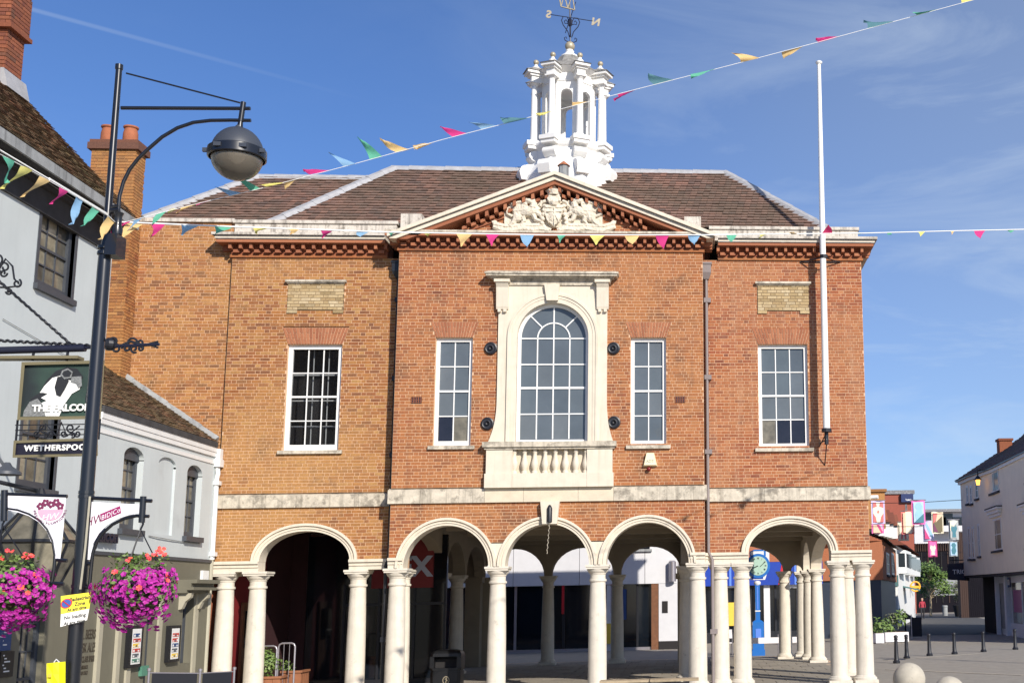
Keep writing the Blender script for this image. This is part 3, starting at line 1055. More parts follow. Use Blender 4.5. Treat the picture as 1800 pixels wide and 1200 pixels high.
# ---- cornices
def cornice(x0, x1, Y, z, stone2, parent, back, side=(1, 1), off=0.0):
    """Brick dentil cornice: string, lower and upper dentils, corona, then stone mouldings. Wraps round the ends by its own projection."""
    def lay(nm, mt, p, z0, z1, extra=0):
        mm = MB().box(x0 - p * side[0], x1 + p * side[1], Y - p, back, z0, z1)
        return mm.build(nm, mt, parent)
    lay('string_course', 'hall_brick', .045, z, z + .062)
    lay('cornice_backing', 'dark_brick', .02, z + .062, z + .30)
    pit = .227
    n = int((x1 - x0) / pit)
    st_ = (x1 - x0) / n
    for k in range(n + 1):
        x = x0 + k * st_
        if x - .04 > x0 - .05 and x + .05 < x1 + .08:
            bx('dentil', 'gauged_brick', parent, x - .032, x + .035, Y - .205, Y + .05, z + .175, z + .30)
        if k < n:
            bx('dentil', 'gauged_brick', parent, x + .055, x + st_ - .05, Y - .13, Y + .05, z + .095, z + .165)
    lay('corona', 'gauged_brick', .28, z + .30, z + .375)
    if stone2:
        lay('cornice_moulding', 'stone_clean', .31, z + .39, z + .445)
        lay('cornice_moulding', 'stone_parapet', .37, z + .46, z + .52)
        lay('cornice_fillet', 'dark_lead', .34, z + .445, z + .46)
        lay('cornice_fillet', 'dark_lead', .30, z + .375, z + .39)
    else:
        lay('cornice_moulding', 'stone_dirty', .30, z + .375, z + .43)
    for k, s_ in ((0, side[0]), (1, side[1])):          # dentils on the return
        if s_:
            for j in range(3):
                y = Y + .02 + j * .227
                if y > back - .1: break
                if k == 0: bx('dentil', 'gauged_brick', parent, x0 - .235, x0, y, y + .075, z + .16, z + .30)
                else: bx('dentil', 'gauged_brick', parent, x1, x1 + .235, y, y + .075, z + .16, z + .30)


cornice(XL, XA - .38, YW, WZ3, True, H, 29.0, (1, 0))
cornice(XB + .38, XR, YW, WZ3, True, H, 29.0, (0, 1))
cornice(XA, XB, YC, CZ3, False, H, 28.75)

# ---- parapets of pale weathered blocks
def parapet(x0, x1, z0, z1, Y, n, th=.3):
    e = [x0 + (x1 - x0) * k / n for k in range(n + 1)]
    for a, b in zip(e[:-1], e[1:]):
        bx('parapet_block', 'stone_parapet', H, a + .004, b - .004, Y + random.uniform(0, .006), Y + th, z0, z1 - .075)
    bx('parapet_coping', 'stone_parapet', H, x0 - .03, x1 + .03, Y - .04, Y + th + .04, z1 - .075, z1)


pz1 = at(560, 388, YW + .05).z
pl0 = at(412, 405, YW + .05).x
parapet(pl0, XA - .2, WZ3 + .52, pz1, YW + .05, 9)
pr1 = at(1508, 410, YW + .05).x
parapet(XB + .2, pr1, WZ3 + .52, at(1380, 399, YW + .05).z, YW + .05, 8)
bx('parapet_block', 'stone_parapet', H, pr1 - .3, pr1, YW + .36, 42, WZ3 + .52, pz1)
bx('cornice_moulding', 'stone_dirty', H, XR - .3, XR + .35, 29.0, 42.2, WZ3 + .40, WZ3 + .52)
for a, b, c in ((705, 742, 376), (1203, 1232, 381)):
    p, q = at(a, c, 28.52), at(b, c, 28.52)
    bx('parapet_block', 'stone_parapet', H, p.x, q.x, 28.5, 29.0, WZ3 + .5, p.z)

# ---- pediment
PY = .40                                             # projection of the raking cornice
pa = at(975, 300, YC - PY); pl = at(680, 409, YC - PY); pr = at(1257, 409, YC - PY)
slope_l = (pa.z - pl.z) / (pa.x - pl.x); slope_r = (pa.z - pr.z) / (pr.x - pa.x)
pbz = CZ3 + .43


def rake(nm, mt, d0, d1, proj):
    mm = MB()
    for sgn, sl_, end in ((-1, slope_l, pl), (1, slope_r, pr)):
        def xz(t, d): return (pa.x + sgn * t, pa.z - sl_ * t - d)
        t_end = abs(end.x - pa.x)
        lo = min(pbz + .005, end.z - .11)
        te = t_end - (.38 - proj if proj < .38 else 0) * .8
        t1 = min(te, (pa.z - d1 - lo) / sl_); t0 = min(te, (pa.z - d0 - lo) / sl_)
        poly = [xz(0, d0), xz(t0, d0)] + ([(pa.x + sgn * te, lo)] if t0 >= te and t1 < te else []) + [xz(t1, d1), xz(0, d1)]
        mm.prism(poly, YC - proj, YC + .7)
    return mm.build(nm, mt, H)


rake('raking_moulding', 'stone_clean', .0, .085, PY)
rake('raking_moulding', 'stone_clean', .10, .19, PY - .07)
rake('raking_fillet', 'dark_lead', .085, .10, PY - .05)
rake('raking_corona', 'gauged_brick', .19, .29, .28)
for sgn, sl_ in ((-1, slope_l), (1, slope_r)):
    an = math.atan(sl_)
    k = 0
    while True:
        t = .10 + k * .213
        k += 1
        z = pa.z - sl_ * t - .29
        if z - .28 < pbz: break
        def R(dx, dz): return (pa.x + sgn * (t + dx * cos(an) - dz * sin(an) * -1 * 0) , z - sl_ * (dx) + dz)
        MB().prism([R(-.035, 0), R(.04, 0), R(.04, -.135), R(-.035, -.135)], YC - .235, YC + .05).build('dentil', 'gauged_brick', H)
        MB().prism([R(.055, -.14), R(.165, -.14), R(.165, -.215), R(.055, -.215)], YC - .15, YC + .05).build('dentil', 'gauged_brick', H)
rake('raking_string', 'gauged_brick', .52, .575, .045)


def tlim(z):
    return (pa.x - (pa.z - .50 - z) / slope_l, pa.x + (pa.z - .50 - z) / slope_r)


brick_wall(H, 'tympanum_brick', T_c, brickwork(XA, XB, pbz, pa.z - .58, [], limits=tlim, seed=44), thick=.3)
mm = MB().prism([(pl.x + .2, pbz), (pr.x - .2, pbz), (pa.x, pa.z - .1)], YC + .25, YC + .6)
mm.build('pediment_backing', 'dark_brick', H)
mm = MB().prism([(pl.x + .1, pbz - .02), (pr.x - .1, pbz - .02), (pa.x, pa.z - .12)], YC + .6, 30.6)
mm.build('pediment_roof', 'dark_lead', H)

# ---- coat of arms: carved stone, two winged beasts, a shield, a crown and a ribbon
mm = MB()


def cq(x, y, d=0.0):
    return at(860 + x / 7.83, 320 + y / 7.83, YC - d)


def blob(x, y, d, rx, ry, rd=None, ang=0):
    s = 1 / 7.83 * YC / FPX
    M = Matrix.Rotation(radians(ang), 3, 'Y')
    mm.ball(cq(x, y, d), (rx * s, rd if rd else min(rx, ry) * s, ry * s), 10, 7, M)


def limb(pts, r0, r1, d0=.10, d1=None):
    d1 = d0 if d1 is None else d1
    s = 1 / 7.83 * YC / FPX
    n = len(pts)
    mm.tube([cq(x, y, d0 + (d1 - d0) * i / (n - 1)) for i, (x, y) in enumerate(pts)], [(r0 + (r1 - r0) * i / (n - 1)) * s for i in range(n)], 7)


a, b = cq(215, 255), cq(1560, 640)
mm.box(a.x, b.x, YC - .055, YC + .02, b.z, a.z)
for sg in (0, 1):
    f = (lambda x: x) if sg == 0 else (lambda x: 1785 - x)
    g = lambda pts: [(f(x), y) for x, y in pts]
    blob(f(560), 400, .12, 150, 75, .11, -18 if sg == 0 else 18)       # chest and body
    blob(f(440), 430, .10, 120, 60, .09, -8 if sg == 0 else 8)
    blob(f(390), 480, .11, 70, 80, .09)                                   # haunch
    limb(g([(600, 360), (610, 300), (570, 265)]), 62, 42, .14)           # neck
    blob(f(545), 262, .17, 60, 36, .07, 12 if sg == 0 else -12)        # head
    blob(f(605), 250, .16, 32, 18, .04)
    limb(g([(520, 240), (500, 222)]), 18, 6, .17)
    limb(g([(580, 235), (600, 215)]), 18, 6, .17)
    for k in range(6):                                                   # wing feathers
        limb(g([(520 - 8 * k, 330 + 12 * k), (400 - 12 * k, 300 + 20 * k), (255 + 14 * k, 285 + 26 * k)]), 26, 13, .17, .10)
    limb(g([(520, 310), (420, 275), (300, 300)]), 32, 16, .16)
    limb(g([(640, 410), (700, 450), (735, 500)]), 42, 24, .12)           # fore legs on the shield
    limb(g([(600, 440), (640, 520), (720, 545)]), 40, 24, .12)
    limb(g([(370, 500), (330, 560), (280, 600), (330, 625)]), 46, 22, .11)   # hind legs
    limb(g([(460, 480), (480, 540), (440, 580), (500, 590)]), 42, 22, .11)
    limb(g([(320, 470), (250, 440), (245, 380), (270, 350), (300, 370)]), 22, 16, .09)   # tail
    limb(g([(60, 560), (90, 580), (70, 620), (130, 640), (220, 670), (340, 660), (480, 640), (600, 660), (720, 645), (820, 665)]), 38, 44, .06, .10)   # ribbon
    limb(g([(60, 575), (130, 590), (210, 610), (330, 610), (480, 600), (620, 600), (740, 600)]), 34, 40, .09)
    limb(g([(40, 555), (75, 545), (110, 575)]), 24, 24, .08)
    for k in range(5): blob(f(760 - 8 * k), 330 + 60 * k, .13, 34, 30, .06)   # scrolls beside the shield
    limb(g([(780, 260), (720, 280), (700, 330), (740, 330)]), 24, 14, .14)
    limb(g([(740, 600), (790, 640), (850, 660)]), 26, 26, .12)
pts = []
for k in range(25):
    t = k / 24
    ang = pi * (1 - t)
    x = 893 + 120 * cos(ang) * (1 if True else 1)
    pts.append((x, 350 - 30 * sin(ang)))
sh = [cq(778, 345, 0), cq(1008, 345, 0), cq(1015, 450, 0), cq(985, 550, 0), cq(893, 640, 0), cq(800, 550, 0), cq(770, 450, 0)]
mm.prism([(p.x, p.z) for p in sh], YC - .19, YC)
blob(893, 470, .15, 95, 130, .075)
limb([(893, 350), (893, 620)], 7, 7, .225); limb([(785, 405), (1000, 405)], 8, 8, .215); limb([(893, 430), (975, 560)], 7, 7, .225); limb([(893, 430), (812, 560)], 7, 7, .225)
limb([(775, 345), (1010, 345)], 14, 14, .19)
limb([(893, 330), (893, 280)], 60, 80, .15)
blob(893, 275, .20, 46, 42, .06)
for k in range(-2, 3): blob(893 + 36 * k, 258, .20, 20, 18, .05)
limb([(800, 230), (893, 242), (985, 230)], 26, 26, .17)
limb([(815, 195), (893, 208), (970, 195)], 20, 20, .17)
mm.lathe([(.0, .0), (.155, .0), (.17, .07), (.19, .12), (.15, .125), (0, .13)], cq(893, 190, .09), n=14)
for k in range(-3, 4): limb([(893 + 26 * k, 165), (893 + 34 * k, 118)], 15, 10, .19 - .012 * k * k); 
for k in (-3, 3): blob(893 + 35 * k, 118, .10, 22, 18, .04)
for k in range(-2, 3): blob(893 + 30 * k, 128, .19, 16, 16, .04)
limb([(893, 130), (893, 70)], 26, 20, .14)
blob(893, 62, .14, 24, 20, .05); blob(868, 85, .14, 20, 14, .04); blob(918, 85, .14, 20, 14, .04)
arms = mm.build('coat_of_arms', 'stone_clean', H, smooth=180, label='carved stone coat of arms with winged beasts in the pediment', fix=False)
rm = arms.modifiers.new('remesh', 'REMESH'); rm.mode = 'VOXEL'; rm.voxel_size = .009; rm.use_smooth_shade = True
tx = bpy.data.textures.new('carving', 'CLOUDS'); tx.noise_scale = .045; tx.noise_depth = 3
dm = arms.modifiers.new('carving', 'DISPLACE'); dm.texture = tx; dm.strength = .026; dm.mid_level = .5

# ---- the great arched window with its stone surround
mm = MB()
n = 24
arc = [(acx + arx * cos(pi * k / n), acz + arx * sin(pi * k / n)) for k in range(n + 1)]
# flat slab with an arched hole, laid as strips
y0, y1 = YC - .06, YC + .24
for k in range(n):
    (xa, za), (xb, zb) = arc[k + 1], arc[k]
    mm.add([(xa, y0, za), (xb, y0, zb), (xb, y1, zb), (xa, y1, za), (xa, y0, sz1), (xb, y0, sz1), (xb, y1, sz1), (xa, y1, sz1)], [(0, 1, 5, 4), (3, 2, 1, 0)])
mm.box(sx0, ax0, y0, y1, acz, sz1).box(ax1, sx1, y0, y1, acz, sz1)
fz = fc(971, 697)[1]
for s, xo, xi in ((-1, sx0, ax0), (1, sx1, ax1)):
    fl = []
    xe = fc(857.5, 777)[0] if s < 0 else fc(1078.5, 777)[0]
    for k in range(11):
        t = k / 10
        fl.append((xo + (xe - xo) * (t ** 2.6), fz + (sz0 - fz) * t))
    poly = [(xi, acz), (xo, acz), *fl, (xi, sz0)]
    mm.prism(poly, y0, y1)
sur = mm.build('window_surround', 'stone_clean', H)
mm = MB()
ro = (fc(1049.5, 600)[0] - fc(891, 600)[0]) / 2
mm.ring(acx, acz, ro, ro - .05, YC - .105, YC - .04, n=32).ring(acx, acz, ro - .05, ro - .115, YC - .085, YC - .04, n=32).ring(acx, acz, ro - .115, arx, YC - .072, YC - .04, n=32)
for s in (-1, 1):
    for a, b, p in ((ro, ro - .05, .105), (ro - .05, ro - .115, .085), (ro - .115, arx, .072)):
        x0, x1 = sorted((acx + s * a, acx + s * b))
        mm.box(x0, x1, YC - p, YC - .04, sz0, acz)
mm.build('architrave', 'stone_clean', sur, smooth=True)
mm = MB()
k0, k1 = fc(958, 502), fc(985, 502)
k2, k3 = fc(962, 529), fc(982, 529)
mm.prism([(k2[0], k2[1] - .02), (k3[0], k2[1] - .02), (k1[0], sz1 - .1), (k0[0], sz1 - .1)], YC - .16, YC - .03)
mm.build('keystone', 'stone_clean', sur)
hz0, hz1 = sz1, fc(971, 477.5)[1]
hx0, hx1 = fc(872, 495)[0], fc(1072, 495)[0]
mm = MB().box(hx0 + .02, hx1 - .02, YC - .10, YC + .1, sz1 - .11, sz1)
for p, a, b in ((.15, 0, .035), (.21, .035, .07), (.29, .07, .12), (.32, .12, .165), (.26, .165, .19)):
    mm.box(hx0 - p + .1, hx1 + p - .1, YC - p, YC + .15, hz0 + a, hz0 + b)
mm.build('hood_moulding', 'stone_dirty', sur)
for c in (884.5, 1060):
    x = fc(c, 520)[0]
    zt, zb = sz1, fc(c, 545)[1]
    con = MB()
    prof = [(YC - .22, zt), (YC - .22, zt - .10), (YC - .17, zt - .18), (YC - .15, zt - .34), (YC - .12, zb + .06), (YC - .10, zb), (YC - .03, zb), (YC - .03, zt)]
    con.prism(prof, x - .14, x + .14, 'x')
    con.box(x - .18, x + .18, YC - .26, YC, zt - .07, zt - .001).box(x - .10, x - .03, YC - .135, YC - .05, zb - .07, zb).box(x + .03, x + .10, YC - .135, YC - .05, zb - .07, zb)
    con.build('console', 'stone_clean', sur)
# balcony below: pedestals, balusters, rail
sl0, sl1 = fc(971, 790)[1], sz0
mm = MB().box(fc(850, 785)[0], fc(1084, 785)[0], YC - .22, YC + .1, sl0 + .05, sl1 + .01).box(fc(853, 785)[0], fc(1081, 785)[0], YC - .17, YC + .1, sl0, sl0 + .05)
mm.build('balcony_rail', 'stone_dirty', H)
b0, b1 = fc(902.5, 810)[0], fc(1032.6, 810)[0]
plz = fc(971, 832)[1]
for a, b in ((fc(856, 810)[0], b0), (b1, fc(1077, 810)[0])):
    bx('pedestal', 'stone_clean', H, a, b, YC - .14, YC + .1, plz, sl0)
for a, b in ((pb0, b0), (b0, b1), (b1, pb1)):
    bx('plinth_block', 'stone_clean', H, a + .002, b - .002, YC - .17, YC + .1, CZ2 - .03, plz)
MB().box(b0, b1, YC + .02, YC + .2, plz, sl0).build('balcony_backing', 'stone', H)
bh = sl0 - plz
bal = MB().lathe([(.075, 0), (.075, .05), (.05, .07), (.06, .10), (.088, .18), (.085, .24), (.055, .36), (.042, .46), (.06, .50), (.042, .53), (.05, .56), (.075, .58), (.075, bh)], n=14)
bal = bal.mesh('baluster', 'stone_clean', smooth=True)
for k in range(8):
    place('baluster', bal, H, (b0 + (b1 - b0) * (k + .12) / 7.24 , YC - .045, plz))
# the window itself
wf = MB()
yw = YC + .10
wf.ring(acx, acz, arx, arx - .075, yw, yw + .1, n=32)
wf.box(ax0, ax0 + .075, yw, yw + .1, az0, acz).box(ax1 - .075, ax1, yw, yw + .1, az0, acz).box(ax0 + .075, ax1 - .075, yw, yw + .1, az0, az0 + .10)
aw = wf.build('arched_window', 'white_paint', H, smooth=True)
i0, i1 = ax0 + .075, ax1 - .075
xs = [i0 + (i1 - i0) * k / 4 for k in range(5)]
ys_px = [595.5, 638.6, 680, 726]
zs = [az0 + .10] + [fc(971, y)[1] for y in (726, 680, 638.6)] + [acz]
for k, z in enumerate(zs[1:]):
    h = .05 if k == 1 else .028
    MB().box(i0, i1, yw + .02, yw + .06, z - h / 2, z + h / 2).build('glazing_bar', 'white_paint', aw)
for x in xs[1:4]:
    for a, b in zip(zs[:-1], zs[1:]):
        MB().box(x - .014, x + .014, yw + .024, yw + .056, a + .02, b - .014).build('glazing_bar', 'white_paint', aw)
ri = xs[3] - acx
ra = arx - .075
MB().ring(acx, acz, ri + .016, ri - .014, yw + .02, yw + .06, n=24).build('glazing_bar', 'white_paint', aw)
MB().box(acx - .014, acx + .014, yw + .022, yw + .058, acz + .014, acz + ra).build('glazing_bar', 'white_paint', aw)
for a in (radians(45), radians(135)):
    q = MB()
    c_, s_ = cos(a), sin(a)
    w2 = .014
    q.prism([(acx + (ri + .01) * c_ - w2 * s_, acz + (ri + .01) * s_ + w2 * c_), (acx + (ri + .01) * c_ + w2 * s_, acz + (ri + .01) * s_ - w2 * c_), (acx + ra * c_ + w2 * s_, acz + ra * s_ - w2 * c_), (acx + ra * c_ - w2 * s_, acz + ra * s_ + w2 * c_)], yw + .022, yw + .058)
    q.build('glazing_bar', 'white_paint', aw)
for c in range(4):
    for r in range(4):
        t = random.uniform(-.003, .003)
        MB().quad((xs[c], yw + .042 + t, zs[r]), (xs[c + 1], yw + .042 - t, zs[r]), (xs[c + 1], yw + .044 - t, zs[r + 1]), (xs[c], yw + .044 + t, zs[r + 1])).build('pane', 'blind_pane', aw, fix=False)
for a0, a1 in ((0, 45), (45, 90), (90, 135), (135, 180)):
    for r0, r1 in ((ri, ra),):
        P = [(acx + r0 * cos(radians(a0 + (a1 - a0) * k / 6)), acz + r0 * sin(radians(a0 + (a1 - a0) * k / 6))) for k in range(7)]
        Q = [(acx + r1 * cos(radians(a1 - (a1 - a0) * k / 6)), acz + r1 * sin(radians(a1 - (a1 - a0) * k / 6))) for k in range(7)]
        MB().quad(*[(x, yw + .042, z) for x, z in P + Q]).build('pane', 'blind_pane', aw, fix=False)
for a0, a1 in ((0, 90), (90, 180)):
    P = [(acx + ri * cos(radians(a0 + (a1 - a0) * k / 8)), acz + ri * sin(radians(a0 + (a1 - a0) * k / 8))) for k in range(9)]
    MB().quad(*[(x, yw + .042, z) for x, z in P + [(acx, acz)]]).build('pane', 'blind_pane', aw, fix=False)

# ---- tie-rod plates, air bricks, alarm
plate = MB().lathe([(0, -.02), (.05, -.10), (.055, -.06), (.10, -.05), (.12, -.06), (.145, -.05), (.15, 0), (0, 0)], n=24)
plate.v = [(x, z, y) for x, y, z in plate.v]
plate = plate.mesh('anchor_plate', 'iron', smooth=True)
for x, y in ((863, 612), (1078.7, 612), (857, 744), (1079.5, 742)):
    p = at(x, y, YC - .02)
    place('anchor_plate', plate, H, (p.x, YC - .001, p.z))
for x, y in ((732, 703), (1195.5, 702)):
    p = at(x, y, YC)
    v_ = MB().box(p.x - .12, p.x + .12, YC - .012, YC + .05, p.z - .075, p.z + .075).build('air_vent', 'iron', H)
    for k in range(5): bx('vent_bar', 'dark_brick', v_, p.x - .115 + k * .052, p.x - .098 + k * .052, YC - .022, YC - .012, p.z - .07, p.z + .07)
    for k in range(3): bx('vent_bar', 'dark_brick', v_, p.x - .118, p.x + .118, YC - .020, YC - .0125, p.z - .055 + k * .05, p.z - .043 + k * .05)
flat('alarm_cream', (240, 230, 190), .4)
p = at(1143, 808, YC)
al = MB().hull2([(p.x - .17, YC - .003, p.z - .16), (p.x + .17, YC - .003, p.z - .16), (p.x + .09, YC - .003, p.z + .17), (p.x - .09, YC - .003, p.z + .17)],
                [(p.x - .14, YC - .11, p.z - .13), (p.x + .14, YC - .11, p.z - .13), (p.x + .08, YC - .11, p.z + .15), (p.x - .08, YC - .11, p.z + .15)]).build('alarm_box', 'alarm_cream', H)
text('ADT', 'alarm_lettering', 'fascia_weathered', al, (p.x, YC - .112, p.z - .07), (1, 0, 0), (0, 0, 1), .09)
flat('strobe_red', (120, 20, 25), .3)
MB().ball((p.x - .03, YC - .07, p.z - .22), (.05, .05, .05)).build('alarm_strobe', 'strobe_red', al, smooth=True)


# ---- rainwater pipes
def downpipe(x, y, z_top, z_bot, mt, hop=True, offset=0.0):
    dp = MB().tube([(x, y, z_top), (x, y, 3.25), (x + offset, y, 3.05), (x + offset, y, z_bot)], .041, 10).build('downpipe', mt, H, smooth=True)
    if hop:
        q = MB().box(x - .14, x + .12, y - .12, y + .12, z_top, z_top + .24)
        q.hull2([(x - .14, y - .12, z_top), (x + .12, y - .12, z_top), (x + .12, y + .12, z_top), (x - .14, y + .12, z_top)], [(x - .06, y - .06, z_top - .16), (x + .06, y - .06, z_top - .16), (x + .06, y + .06, z_top - .16), (x - .06, y + .06, z_top - .16)])
        q.box(x - .16, x + .14, y - .14, y + .12, z_top + .20, z_top + .25)
        q.build('hopper', mt, dp)
    for z in (9.3, 7.4, 5.6, 1.4):
        MB().box(x - .06 + (offset if z < 3 else 0), x + .11 + (offset if z < 3 else 0), y - .05, y + .07, z - .055, z + .055).build('pipe_bracket', mt, dp)
    return dp


flat('pipe_grey', (128, 118, 116), .5)
downpipe(XB + .085, YW - .07, 9.98, .0, 'pipe_grey', True, .09)
downpipe(XA - .09, YW - .06, 9.98, .0, 'iron', True, -.06)  # black instead of grey: the corner's shade is put into the pipe colour

# ---- main roof: hipped, old plain tiles, lead over the hips
ez = 11.30
e0, e1 = V((-10.15, 28.95, ez)), V((3.55, 28.95, ez))
g0 = V((-7.80, 31.32, at(690, 297, 31.32).z)); g1 = V((1.05, 31.32, at(1275, 305, 31.32).z))
b0_, b1_ = V((-10.15, 33.7, ez)), V((3.55, 33.7, ez))
tile_slope(H, 'roof_tile', [e0, e1, g1, g0], (1, 0, 0), single=300, seed=9, gauge=.15, thick=.055)
tile_slope(H, 'roof_tile', [b1_, b0_, g0, g1], (1, 0, 0), seed=10, gauge=.15, thick=.055)
tile_slope(H, 'roof_tile', [e1, b1_, g1], (0, 1, 0), seed=12, gauge=.15, thick=.055)
tile_slope(H, 'roof_tile', [b0_, e0, g0], (0, 1, 0), seed=13, gauge=.15, thick=.055)


def hipcap(parent, a, b, wd, mt, name='hip_cap', rise=.05):
    a, b = V(a), V(b)
    t = (b - a).normalized()
    s_ = t.cross(V((0, 0, 1))).normalized()
    up = s_.cross(t)
    n = max(2, int((b - a).length / .45))
    mm = MB()
    for k in range(n):
        p, q = a + (b - a) * (k / n), a + (b - a) * ((k + 1.04) / n)
        j = .004 * (k % 2)
        sec = [(-wd, -.10), (-wd * .6, .0), (0, rise), (wd * .6, .0), (wd, -.10)]
        mm.hull2([p + s_ * x + up * (z + .012 + j) for x, z in sec], [q + s_ * x + up * (z + j) for x, z in sec])
    return mm.build(name, mt, parent)


hipcap(H, e0 + V((0, 0, .05)), g0 + V((0, 0, .05)), .17, 'lead')
hipcap(H, e1 + V((0, 0, .05)), g1 + V((0, 0, .05)), .13, 'lead')
hipcap(H, g0 + V((-.05, 0, .04)), g1 + V((.05, 0, .04)), .11, 'lead', 'ridge_cap')
q = at(991, 292, 29.6)
vb = MB().lathe([(.13, -.35), (.13, 0)], (q.x, 29.6, q.z), n=8).build('roof_vent', 'fascia_weathered', H)
MB().lathe([(.17, 0), (.02, .13)], (q.x, 29.6, q.z), n=8).build('vent_cap', 'red_brick', vb)

# ---- cupola: an octagonal lantern with eight columns
cu = V((-3.19, 31.32, 0))
def uc(y): return at(1001, y, cu.y).z
def uz(y): return at(1001, y, cu.y - .9).z
S = cu.y / FPX * 1.0
cup = MB().lathe([(1.24, uz(303) - 1.6), (1.24, uz(303)), (1.14, uz(290)), (1.0, uz(276)), (.98, uz(258))], cu, n=8, a0=radians(22.5)).build('cupola', 'cupola_white', H)
mm = MB().lathe([(.96, uz(258)), (1.02, uz(254)), (1.06, uz(249)), (1.06, uz(245)), (.90, uz(241))], cu, n=8, a0=radians(22.5))
mm.build('base_cornice', 'cupola_white', cup)
shaft = MB().lathe([(.10, 0), (.095, .1), (.09, .5), (.075, uz(138) - uz(238))], n=14).mesh('cupola_shaft', 'cupola_white', smooth=True)
zc0, zc1 = uz(238), uz(138)
for k in range(8):
    a = radians(22.5 + 45 * k)
    R = Matrix.Rotation(a, 3, 'Z')
    W = lambda r, t, z: cu + R @ V((r, t, 0)) + V((0, 0, z))
    TT = lambda x, y, z: W(x, y, z)
    # scrolled buttress
    pr_ = [(50, 256), (68, 258), (74, 262), (75, 268), (70, 274), (61, 277), (64, 281), (78, 283), (88, 289), (92, 296), (90, 303), (88, 310), (50, 310)]
    q = MB()
    A = [W(r * S, -.17, uz(y)) for r, y in pr_]; B = [W(r * S, .17, uz(y)) for r, y in pr_]
    q.hull2(A, B)
    q.tube([W(70 * S, -.175, uz(266)), W(70 * S, .175, uz(266))], 5.5 * S, 12).tube([W(80 * S, -.18, uz(295)), W(80 * S, .18, uz(295))], 11 * S, 14)
    q.build('scroll_buttress', 'cupola_white', cup, smooth=35)
    q = MB().box(.60, 1.16, -.20, .20, uz(254), uz(248), TT).box(.60, 1.20, -.23, .23, uz(248), uz(241), TT).box(.7, 1.10, -.15, .15, uz(241), uz(238), TT)
    q.build('column_pedestal', 'cupola_white', cup)
    p = W(.965, 0, zc0)
    so_ = place('cupola_column', shaft, cup, p)
    q = MB().lathe([(.085, 0), (.11, .03), (.12, .05)], W(.965, 0, zc1 - .01), n=14).box(.965 - .14, .965 + .14, -.14, .14, zc1 + .04, zc1 + .08, TT)
    q.lathe([(.135, -.03), (.135, .02), (.10, .05)], p, n=14)
    q.build('column_capital', 'cupola_white', cup, smooth=35)
    # entablature broken forward over the column
    q = MB().box(.55, 1.07, -.11, .11, zc1 + .08, uz(123), TT).box(.55, 1.12, -.155, .155, uz(123), uz(119.5), TT).box(.5, 1.20, -.205, .205, uz(119.5), uz(115), TT)
    q.build('entablature', 'cupola_white', cup)
    q = MB().hull2([W(.5, -.23, uz(115)), W(1.24, -.23, uz(115)), W(1.24, .23, uz(115)), W(.5, .23, uz(115))], [W(.4, -.16, uz(109)), W(1.0, -.16, uz(109)), W(1.0, .16, uz(109)), W(.4, .16, uz(109))])
    q.build('cupola_flashing', 'cupola_roof', cup)
    f = MB().lathe([(.10, 0), (.10, .06), (.05, .10), (.045, .14)], W(.93, 0, uz(109)), n=10).build('finial_stem', 'cupola_white', cup, smooth=35)
    q = MB()
    fc_ = W(.93, 0, uz(109) + .21)
    q.ball(fc_, .075, 14, 10)
    q.build('ball_finial', 'gilt', cup, smooth=True)
    # wall face between this corner and the next, with an arched opening
    a2 = radians(22.5 + 45 * (k + .5))
    R2 = Matrix.Rotation(a2, 3, 'Z')
    ap = .70
    hw = ap * math.tan(radians(22.5)) - .005
    TF = lambda u, d, z: cu + R2 @ V((ap - d, u, 0)) + V((0, 0, z))
    q = MB()
    ow = .155
    q.box(-hw, -ow, 0, .10, uz(241), uz(134), TF).box(ow, hw, 0, .10, uz(241), uz(134), TF)
    zs_ = uz(160)
    for j in range(10):
        t0, t1 = pi * j / 10, pi * (j + 1) / 10
        x0, x1 = ow * cos(t1), ow * cos(t0)
        za, zb = zs_ + ow * sin(t1), zs_ + ow * sin(t0)
        vs = [(x0, 0, za), (x1, 0, zb), (x1, .1, zb), (x0, .1, za), (x0, 0, uz(134)), (x1, 0, uz(134)), (x1, .1, uz(134)), (x0, .1, uz(134))]
        q.add([TF(*v) for v in vs], [(0, 1, 5, 4), (2, 3, 7, 6), (3, 2, 1, 0)])
    q.build('lantern_wall', 'cupola_white', cup)
mm = MB().lathe([(.78, zc1 + .03), (.78, uz(122)), (.86, uz(119)), (.98, uz(114.5))], cu, n=8, a0=radians(22.5))
mm.build('lantern_cornice', 'cupola_white', cup)
mm = MB().lathe([(1.0, uz(114.5)), (.95, uz(112)), (.80, uz(107)), (.62, uz(107) + .14), (.42, uz(107) + .24), (.28, uc(103))], cu, n=8, a0=radians(22.5))
mm.build('lantern_roof', 'cupola_roof', cup)
mm = MB().lathe([(.30, uc(108)), (.26, uc(105)), (.24, uc(100)), (.16, uc(97)), (.11, uc(93)), (.12, uc(91)), (.09, uc(88.5))], cu, n=12)
mm.build('finial_pedestal', 'cupola_white', cup, smooth=35)
mm = MB().ball(cu + V((0, 0, uc(82))), .135, 18, 12)
mm.build('ball_finial', 'gilt', cup, smooth=True)

